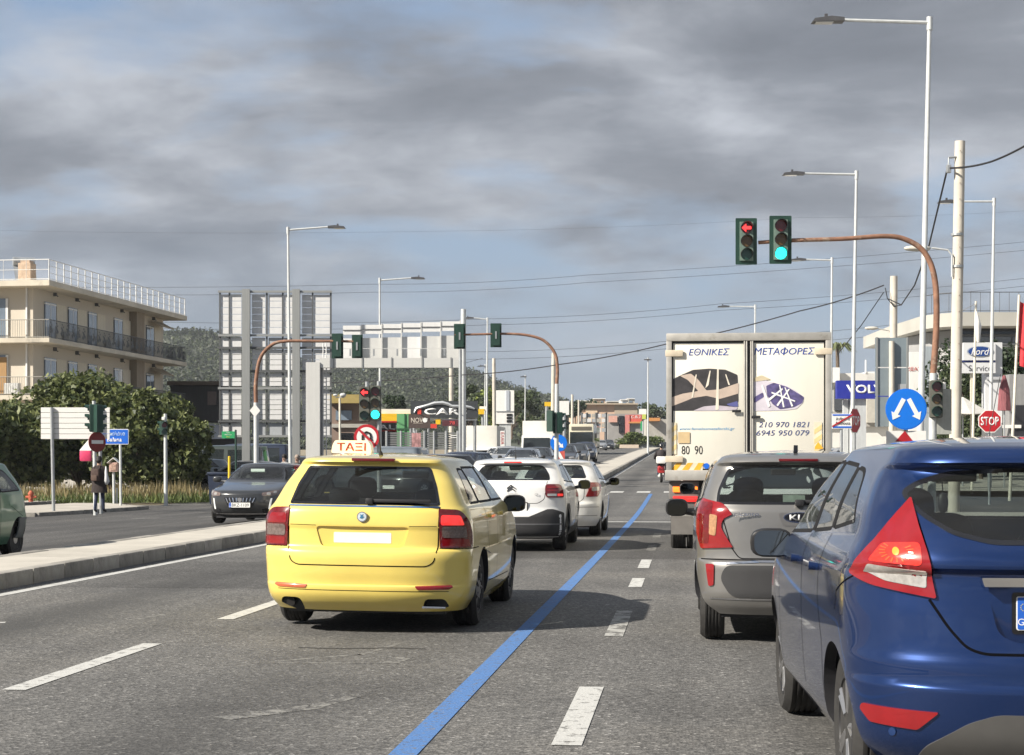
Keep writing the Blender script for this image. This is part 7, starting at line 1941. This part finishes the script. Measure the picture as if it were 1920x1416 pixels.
# old green hatchback leaving at the left edge
green = M('old_green_paint', (.045, .15, .075), .35, .1, coat=.8, var=.1, dirt=((.07, .15, .09), .6))
VB = Body(3.8, 1.46, rear=[(.22, .14), (.34, .04), (.5, .0), (.62, .01), (.7, .05), (.85, .08), (1.0, .16), (1.36, .40), (1.39, .42)], front=[(.22, 3.6), (.4, 3.76), (.65, 3.7), (.9, 3.2), (1.0, 2.85), (1.39, 2.1)],
    width=[(.22, .74), (.34, .79), (.6, .81), (.95, .79), (1.39, .60)], rcap=[(.2, .5, 2.2), (1.39, .4, 2.3)], fcap=[(.2, .55, 2.3), (1.39, .35, 2.5)], zb=.22, crown=.07, roofmid=1.6)
gc, _ = make_car('green_car', 'old green hatchback leaving the picture at the left edge', 'car', VB, green, [(.68, .335), (3.1, .335)], .285, .17, 'steel', rp([(-.55, 1.0), (.55, 1.0), (.46, 1.32), (-.46, 1.32)], .05),
    [rp([(.60, 1.0), (1.35, .98), (1.38, 1.33), (.92, 1.32, .1)], .05), rp([(1.45, .98), (2.5, .97), (2.1, 1.33), (1.45, 1.34)], .04)], rp([(-.6, 1.02), (.6, 1.02), (.48, 1.33), (-.48, 1.33)], .05), cav=(.5, .05))
cabin(gc, VB, .58, [1.7], .34, .9, 1.05)
patch(VB, 'u', rp([(-1.25, .60), (1.25, .60), (1.25, .30), (-1.25, .30)], .02), .012, .02, None, .04).obj('bumper', M('bumper_grey', (.10, .11, .11), .6), gc, 35)
for sg in (1, -1): patch(VB, 'u', rp([(.50, .92), (.74, .92), (.80, .70), (.52, .70)], .02), .01, .03, None, .03, sg).obj('tail_light', lens_red, gc, 35)
for md in ('R', 'L'): seam(gc, VB, md, [(1.40, .98), (1.42, .33)], .008); seam(gc, VB, md, [(.55, .62), (1.0, .78)], .006); patch(VB, md, rrect(.06, .06, .01, cx=1.05, cz=.82), .004, .01).obj('fuel_flap', green, gc, 35)
x, y = at(22, 25.5); gc.location = (x - .70, y + .75, ground(x, y)); gc.rotation_euler = (0, 0, PI)
# vans: grey pick-up cover right behind the taxi, dark van at left
def van(label, px, d, rz, L_, W_, H_, paint, group='parked vans'):
    Bv = Body(L_, H_, rear=[(.25, .05), (.4, 0), (1.0, .02), (H_ - .12, .14)], front=[(.25, L_ - .1), (.5, L_), (.85, L_ - .1), (1.05, L_ - .55), (1.15, L_ - .75), (H_ - .1, L_ - 1.55)], width=[(.25, W_ * .93), (.5, W_), (1.1, W_ * .985), (H_ - .1, W_ * .86)],
        rcap=[(.25, .2, 4), (H_, .2, 4)], fcap=[(.25, .5, 2.6), (H_, .4, 2.8)], zb=.25, crown=.08, roofmid=L_ * .45, hi=False)
    t, _ = make_car('panel_van', label, 'van', Bv, paint, [(.95, .38), (L_ - .95, .38)], .33, .21, 'steel', rp([(-W_ * .7, 1.15), (W_ * .7, 1.15), (W_ * .66, H_ - .25), (-W_ * .66, H_ - .25)], .05), [rp([(.5, 1.15), (1.8, 1.15), (1.8, H_ - .25), (.55, H_ - .25)], .04), rp([(2.0, 1.15), (L_ - .95, 1.12), (L_ - 1.5, H_ - .22), (2.0, H_ - .22)], .04)], rp([(-W_ * .78, 1.2), (W_ * .78, 1.2), (W_ * .68, H_ - .2), (-W_ * .68, H_ - .2)], .05), hi=False, glass=glass_op, seg=20, group=group)
    front_bits(t, Bv); x, y = at(px, d); t.location = (x, y, ground(x, y) + .01); t.rotation_euler = (0, 0, rz); return t
van('blue-grey van roof showing above the taxi roof', 802, 62, R(84), 4.6, .90, 1.75, bluegrey)
van('dark navy van parked behind the left signal mast', 552, 92, R(82), 5.4, .95, 2.15, navyp)
van('dark green van with a slanted windscreen behind the green street sign', 500, 88, R(86), 5.0, .95, 2.1, M('van_dark_green', (.03, .045, .045), .4, coat=.6))

# trucks and bus of the queue, facing the camera
def cabtruck(label, px, d, top, w, boxm, cabm, cab_h, name='box_truck', cat='truck'):
    s = Spot(name, label, cat, px, d, rz=0.0, group='lorries in the queue')
    t = s.t; H = s.lz(top)
    b = MB(); b.box((0, 4.2, (H + .9) / 2), (w, 5.0, H - .9), ch=.05); b.obj('cargo_box', boxm, t, 30)
    b = MB(); prof = [(0, .45), (-.05, .9), (.05, 1.0), (.32, cab_h - .1), (.5, cab_h), (1.7, cab_h), (1.7, .45)]
    b.prism(prof, lambda u, v, dd: (dd, u, v), -w * .47, w * .47); b.obj('cab', cabm, t, 30)
    q = MB(); q.add([(-w * .42, .06, 1.04), (w * .42, .06, 1.04), (w * .40, .26, cab_h - .18), (-w * .40, .26, cab_h - .18)], [(0, 1, 2, 3)]); q.v = [(a, c - .03, e) for a, c, e in q.v]; q.obj('windscreen', glass_op, t)
    ubox('bumper', t, M('bumper_grey', (.10, .11, .11), .6), (0, -.06, .55), (w * .94, .14, .24)); ubox('grille', t, gloss_black, (0, -.06, .86), (w * .5, .06, .18))
    for sg in (1, -1):
        ubox('headlight', t, lens_clear, (sg * w * .37, -.07, .82), (.26, .06, .17)); ubox('side_mirror', t, black, (sg * (w * .5 + .12), .2, cab_h - .5), (.16, .12, .36))
        wheel(t, sg * w * .48, .8, .38, .22, 'steel', sg, None, 0, 20); wheel(t, sg * w * .48, 5.4, .38, .22, 'steel', sg, None, 0, 20)
    ubox('license_plate', t, plate_white, (0, -.14, .45), (.5, .02, .11))
    return s
tarp = M('tarpaulin_white', (.62, .60, .55), .75, var=.08, vscale=1.0, bump=.3, bscale=2.5)
cabtruck('white box truck facing the camera left of the white hatchback', 897, 108, 797, 2.0, tarp, white_p, 1.62)
cabtruck('tall white truck facing the camera behind the signal mast', 1006, 122, 788, 2.35, tarp, white_p, 2.15)
s = Spot('city_bus', 'cream city bus with dark windscreen queueing at the far median', 'bus', 1090, 172, rz=0.0)
b = MB(); b.box((0, 6.0, 1.75), (2.5, 12, 2.9), ch=.14); b.obj('body', M('bus_cream', (.62, .58, .45), .4, coat=.6), s.t, 30)
ubox('windscreen', s.t, glass_op, (0, -.02, 1.75), (2.3, .06, 1.25)); ubox('destination_box', s.t, M('dest_dark', (.12, .11, .09), .3), (0, -.03, 2.75), (2.0, .06, .34)); ubox('front_apron', s.t, M('bus_teal', (.30, .45, .45), .4), (0, -.03, .85), (2.3, .06, .4))
for sg in (1, -1):
    ubox('headlight', s.t, lens_clear, (sg * .95, -.05, .72), (.3, .06, .18)); ubox('side_mirror', s.t, black, (sg * 1.45, .1, 2.0), (.2, .15, .45))
    for y in (2.5, 8.5): wheel(s.t, sg * 1.24, y, .48, .28, 'steel', sg, None, 0, 20)
    for k in range(6): ubox('side_window', s.t, glass_op, (sg * 1.255, 1.6 + k * 1.7, 2.0), (.03, 1.5, .95))
# ------------------------------------------------------------------ people
def skin_mesh(joints, bones, sub=2):
    "joints: name -> (x, y, z, r)"
    names = list(joints); ix = {n: i for i, n in enumerate(names)}
    me = bpy.data.meshes.new('tmp'); me.from_pydata([joints[n][:3] for n in names], [(ix[a], ix[c]) for a, c in bones], [])
    ob = bpy.data.objects.new('tmp', me); COL.objects.link(ob)
    ob.modifiers.new('skin', 'SKIN'); sd = ob.modifiers.new('sub', 'SUBSURF'); sd.levels = sub; sd.render_levels = sub
    for n in names:
        v = me.skin_vertices[0].data[ix[n]]; r = joints[n][3]; v.radius = (r, r) if not isinstance(r, tuple) else r
        v.use_root = n == 'pelvis'
    dg = bpy.context.evaluated_depsgraph_get(); res = bpy.data.meshes.new_from_object(ob.evaluated_get(dg))
    bpy.data.objects.remove(ob)
    res.polygons.foreach_set('use_smooth', [True] * len(res.polygons))
    return res
skin_m = M('skin', (.42, .27, .20), .6); jeans = M('denim', (.025, .035, .075), .9, var=.25, vscale=20); shoe = M('shoe_black', (.02, .02, .02), .6)
BONES = [('pelvis', 'waist'), ('waist', 'chest'), ('chest', 'neck'), ('neck', 'head0'), ('head0', 'head1')] + [b_ for s_ in 'LR' for b_ in (('chest', 'sh' + s_), ('sh' + s_, 'el' + s_), ('el' + s_, 'wr' + s_), ('wr' + s_, 'pm' + s_), ('pelvis', 'hp' + s_), ('hp' + s_, 'kn' + s_), ('kn' + s_, 'an' + s_), ('an' + s_, 'to' + s_))] + [('pm' + s_, f'f{k}{s_}') for s_ in 'LR' for k in range(5)]
def stand(H=1.70, stride=.12, arms=((.05, .0), (.05, .0))):
    k = H / 1.70; J = {'pelvis': (0, 0, .93, .125), 'waist': (0, 0, 1.08, .115), 'chest': (0, 0, 1.30, .135), 'neck': (0, 0, 1.46, .05), 'head0': (0, .01, 1.55, .075), 'head1': (0, .01, 1.64, .07)}
    for s_, sg, a in (('L', -1, arms[0]), ('R', 1, arms[1])):
        J.update({'sh' + s_: (sg * .17, 0, 1.38, .062), 'el' + s_: (sg * .23, a[0], 1.11, .045), 'wr' + s_: (sg * .24, a[0] + a[1] + .05, .87, .03), 'pm' + s_: (sg * .24, a[0] + a[1] + .07, .80, .032)})
        for f in range(5): J[f'f{f}{s_}'] = (sg * .24 + (-.03 + .016 * f if f < 4 else -.045 * sg * 0 - .0), a[0] + a[1] + .08 + (.0 if f < 4 else .05), .72 if f < 4 else .76, .010)
        J.update({'hp' + s_: (sg * .09, 0, .86, .09), 'kn' + s_: (sg * .095, sg * stride * .4 + .02, .48, .058), 'an' + s_: (sg * .10, sg * stride, .09, .042), 'to' + s_: (sg * .11, sg * stride + .15, .04, .04)})
    return {n: (v[0] * k, v[1] * k, v[2] * k, v[3] * k) for n, v in J.items()}
def person(label, loc, rz, J, coat=None, hair=None, legs=None, H=1.7, coat_z=(.70, 1.46), coat_w=(.25, .15), top=None):
    t = thing('person', label, 'person', loc, rz)
    me = skin_mesh(J, BONES)
    for m_ in (skin_m, legs or jeans, shoe, top or coat or jeans): me.materials.append(m_)
    k = H / 1.7
    for p_ in me.polygons:
        z = p_.center.z / k; x = abs(p_.center.x) / k
        p_.material_index = 2 if z < .10 else (1 if (z < 1.0 and x < .2) else (3 if z < 1.45 and z > .84 else 0))
    link('body', me, t)
    if coat:
        b = MB(); vs, fs = [], []; n = 20; zs = np.linspace(coat_z[0], coat_z[1], 12)
        for i, z in enumerate(zs):
            u = i / 11; wx = np.interp(u, [0, .35, .75, .9, 1], [coat_w[0], coat_w[0] * .82, coat_w[0] * .88, coat_w[0] * .72, .075]); wy = np.interp(u, [0, .35, .75, .9, 1], [coat_w[1] * 1.15, coat_w[1] * .95, coat_w[1], coat_w[1] * .85, .075])
            for q in range(n):
                a = 2 * PI * q / n; w = 1 + .03 * math.sin(q * 3.1 + i); vs.append((wx * k * math.cos(a) * w, wy * k * math.sin(a) * w, z * k))
        for i in range(11):
            for q in range(n): fs.append((i * n + q, i * n + (q + 1) % n, (i + 1) * n + (q + 1) % n, (i + 1) * n + q))
        b.add(vs, fs)
        for s_, sg in (('L', -1), ('R', 1)):
            b.path([Vector(J['sh' + s_][:3]), Vector(J['el' + s_][:3]), Vector(J['wr' + s_][:3])], [.082 * k, .068 * k, .052 * k], 10)
        b.obj('coat', coat, t, 60)
    if hair:
        b = MB(); h = J['head1']; vs_, fs_ = blob((h[0], h[1] - .02, h[2] + .005), (.092 * k, .105 * k, .115 * k), 2.2, 16, 10)
        vs_ = [(a, c - (.03 if e < h[2] else 0), e) for a, c, e in vs_]; b.add(vs_, fs_); b.obj('hair', hair, t, 60)
    h = J['head1']; b = MB()
    for sg in (-1, 1):
        vs_, fs_ = blob((h[0] + sg * .03 * k, h[1] + .072 * k, h[2] - .02 * k), (.011, .008, .008), 2, 8, 6); b.add(vs_, fs_)
    b.obj('eyes', ink, t, 60); b = MB(); vs_, fs_ = blob((h[0], h[1] + .085 * k, h[2] - .045 * k), (.013, .02, .022), 2, 8, 6); b.add(vs_, fs_); b.obj('nose', skin_m, t, 60)
    b = MB(); vs_, fs_ = blob((h[0], h[1] + .074 * k, h[2] - .085 * k), (.024, .008, .007), 2, 8, 6); b.add(vs_, fs_); b.obj('mouth', M('lips', (.32, .14, .12), .6), t, 60)
    return t
hair_m = M('dark_hair', (.015, .012, .011), .7, var=.3, vscale=60)
coat_b = M('brown_coat', (.030, .022, .021), .9, var=.3, vscale=12, bump=.3, bscale=40)
x, y = at(186, 51.5); g = ground(x, y) + .10
J = stand(1.66, .10, ((.04, .02), (.06, .10)))
person('person in a dark brown coat seen from behind, walking at the island kerb', (x, y, g), R(-8), J, coat_b, hair_m, jeans, 1.66, (.62, 1.47), (.27, .17))
bp = thing('backpack', 'small brown backpack on the back of the person at the kerb', 'backpack', (x, y, g), R(-8))
b = MB(); b.box((-.02, -.20, 1.14), (.27, .14, .38), ch=.05); b.obj('bag_body', M('backpack_brown', (.06, .035, .028), .8, var=.3, vscale=14), bp, 40)
b = MB(); b.box((-.02, -.285, 1.05), (.19, .05, .17), ch=.02); b.obj('front_pocket', M('backpack_pocket', (.09, .055, .04), .8), bp, 40)
for sx in (-.1, .08): b = MB(); b.path([(sx, -.16, 1.32), (sx, -.08, 1.42), (sx, .10, 1.36), (sx, .14, 1.1)], .014, 6); b.obj('strap', M('backpack_brown', (.06, .035, .028), .8), bp)
wb = thing('shopping_bag', 'white bag hanging at the right arm of the person at the kerb', 'bag', (x, y, g), R(-8))
b = MB(); b.path([(.25, -.05, 1.40), (.27, -.08, 1.15), (.28, -.06, .95), (.26, -.04, .86)], [.02, .05, .085, .04], 10); b.obj('bag_body', M('bag_white', (.68, .68, .68), .6), wb, 60)
for (px, d, H_, top, hm, lab) in ((533, 63, 1.72, M('shirt_stripe', (.35, .35, .35), .8, var=.9, vscale=9), hair_m, 'person with dark hair and a black and white top above the grey hatchback'), (557, 60, 1.66, M('jacket_black', (.03, .025, .027), .8), M('cap_tan', (.30, .24, .20), .8), 'person in a dark jacket and tan cap beside the gantry column')):
    x, y = at(px, d); person(lab, (x, y, ground(x, y) + .04), R(160), stand(H_, .08), top, hm, jeans, H_, (.84, 1.47), (.24, .14))
# scooter rider far ahead beside the truck
x, y = at(1240, 76); g = ground(x, y)
J = stand(1.7, 0, ((.2, .22), (.2, .22)))
for s_, sg in (('L', -1), ('R', 1)):
    J['hp' + s_] = (sg * .10, .05, .80, .09); J['kn' + s_] = (sg * .15, .42, .76, .065); J['an' + s_] = (sg * .15, .38, .36, .045); J['to' + s_] = (sg * .15, .52, .32, .042)
    J['el' + s_] = (sg * .28, .2, 1.15, .045); J['wr' + s_] = (sg * .30, .46, 1.08, .03); J['pm' + s_] = (sg * .30, .52, 1.08, .032)
    for f in range(5): J[f'f{f}{s_}'] = (sg * .30 + (-.03 + .016 * f), .58, 1.06 if f < 4 else 1.10, .01)
person('person in dark clothes riding a scooter just left of the truck', (x, y, g + .0), 0, J, M('jacket_black', (.03, .025, .027), .8), M('helmet_black', (.02, .02, .022), .2, coat=1.0), jeans, 1.7, (.82, 1.47), (.24, .15))
sc = thing('scooter', 'red and white scooter ridden beside the truck', 'scooter', (x, y, g))
fn = lambda y0: (lambda a, c, h: (h, y0 + a, .25 + c))
for y0 in (-.35, .95):
    b = MB(); b.lathe([(.13, -.045), (.22, -.05), (.25, -.02), (.25, .02), (.22, .05), (.13, .045)], fn(y0), 20); b.obj('wheel', rubber, sc, 40)
b = MB(); b.box((0, -.15, .58), (.34, .8, .34), ch=.09); b.obj('tail_body', M('scooter_red', (.42, .03, .03), .35, coat=.8), sc, 40)
b = MB(); b.box((0, -.05, .80), (.30, .75, .09), ch=.04); b.obj('seat', black, sc, 40)
b = MB(); b.box((0, .38, .30), (.32, .45, .10), ch=.03); b.box((0, .70, .65), (.40, .10, .65), ch=.04); b.obj('leg_shield', sign_white, sc, 40)
b = MB(); b.tube((0, .95, .25), (0, .72, 1.0), .03); b.path([(-.32, .55, 1.06), (0, .70, 1.02), (.32, .55, 1.06)], .02, 8); b.obj('handlebar', black, sc, 40)
b = MB(); b.box((0, -.56, .62), (.20, .04, .10), ch=.015); b.obj('tail_light', lens_red, sc); b = MB(); b.box((0, -.55, 1.0), (.42, .38, .32), ch=.06); b.obj('top_case', sign_white, sc, 40)
# ------------------------------------------------------------------ thin air haze
hz = MB(); hz.box((0, 900, 62), (4200, 2100, 150))
hm = bpy.data.materials.new('air_haze'); hm.use_nodes = True
hn, hl_ = hm.node_tree.nodes, hm.node_tree.links; hn.clear()
ho = hn.new('ShaderNodeOutputMaterial'); hv = hn.new('ShaderNodeVolumePrincipled')
hv.inputs['Color'].default_value = (.86, .92, 1.0, 1); hv.inputs['Density'].default_value = .00016; hv.inputs['Anisotropy'].default_value = 0.0
hl_.new(hv.outputs[0], ho.inputs['Volume'])
MATS['air_haze'] = hm
tag(hz.obj('haze', hm), 'thin pale haze in the air', kind='stuff')
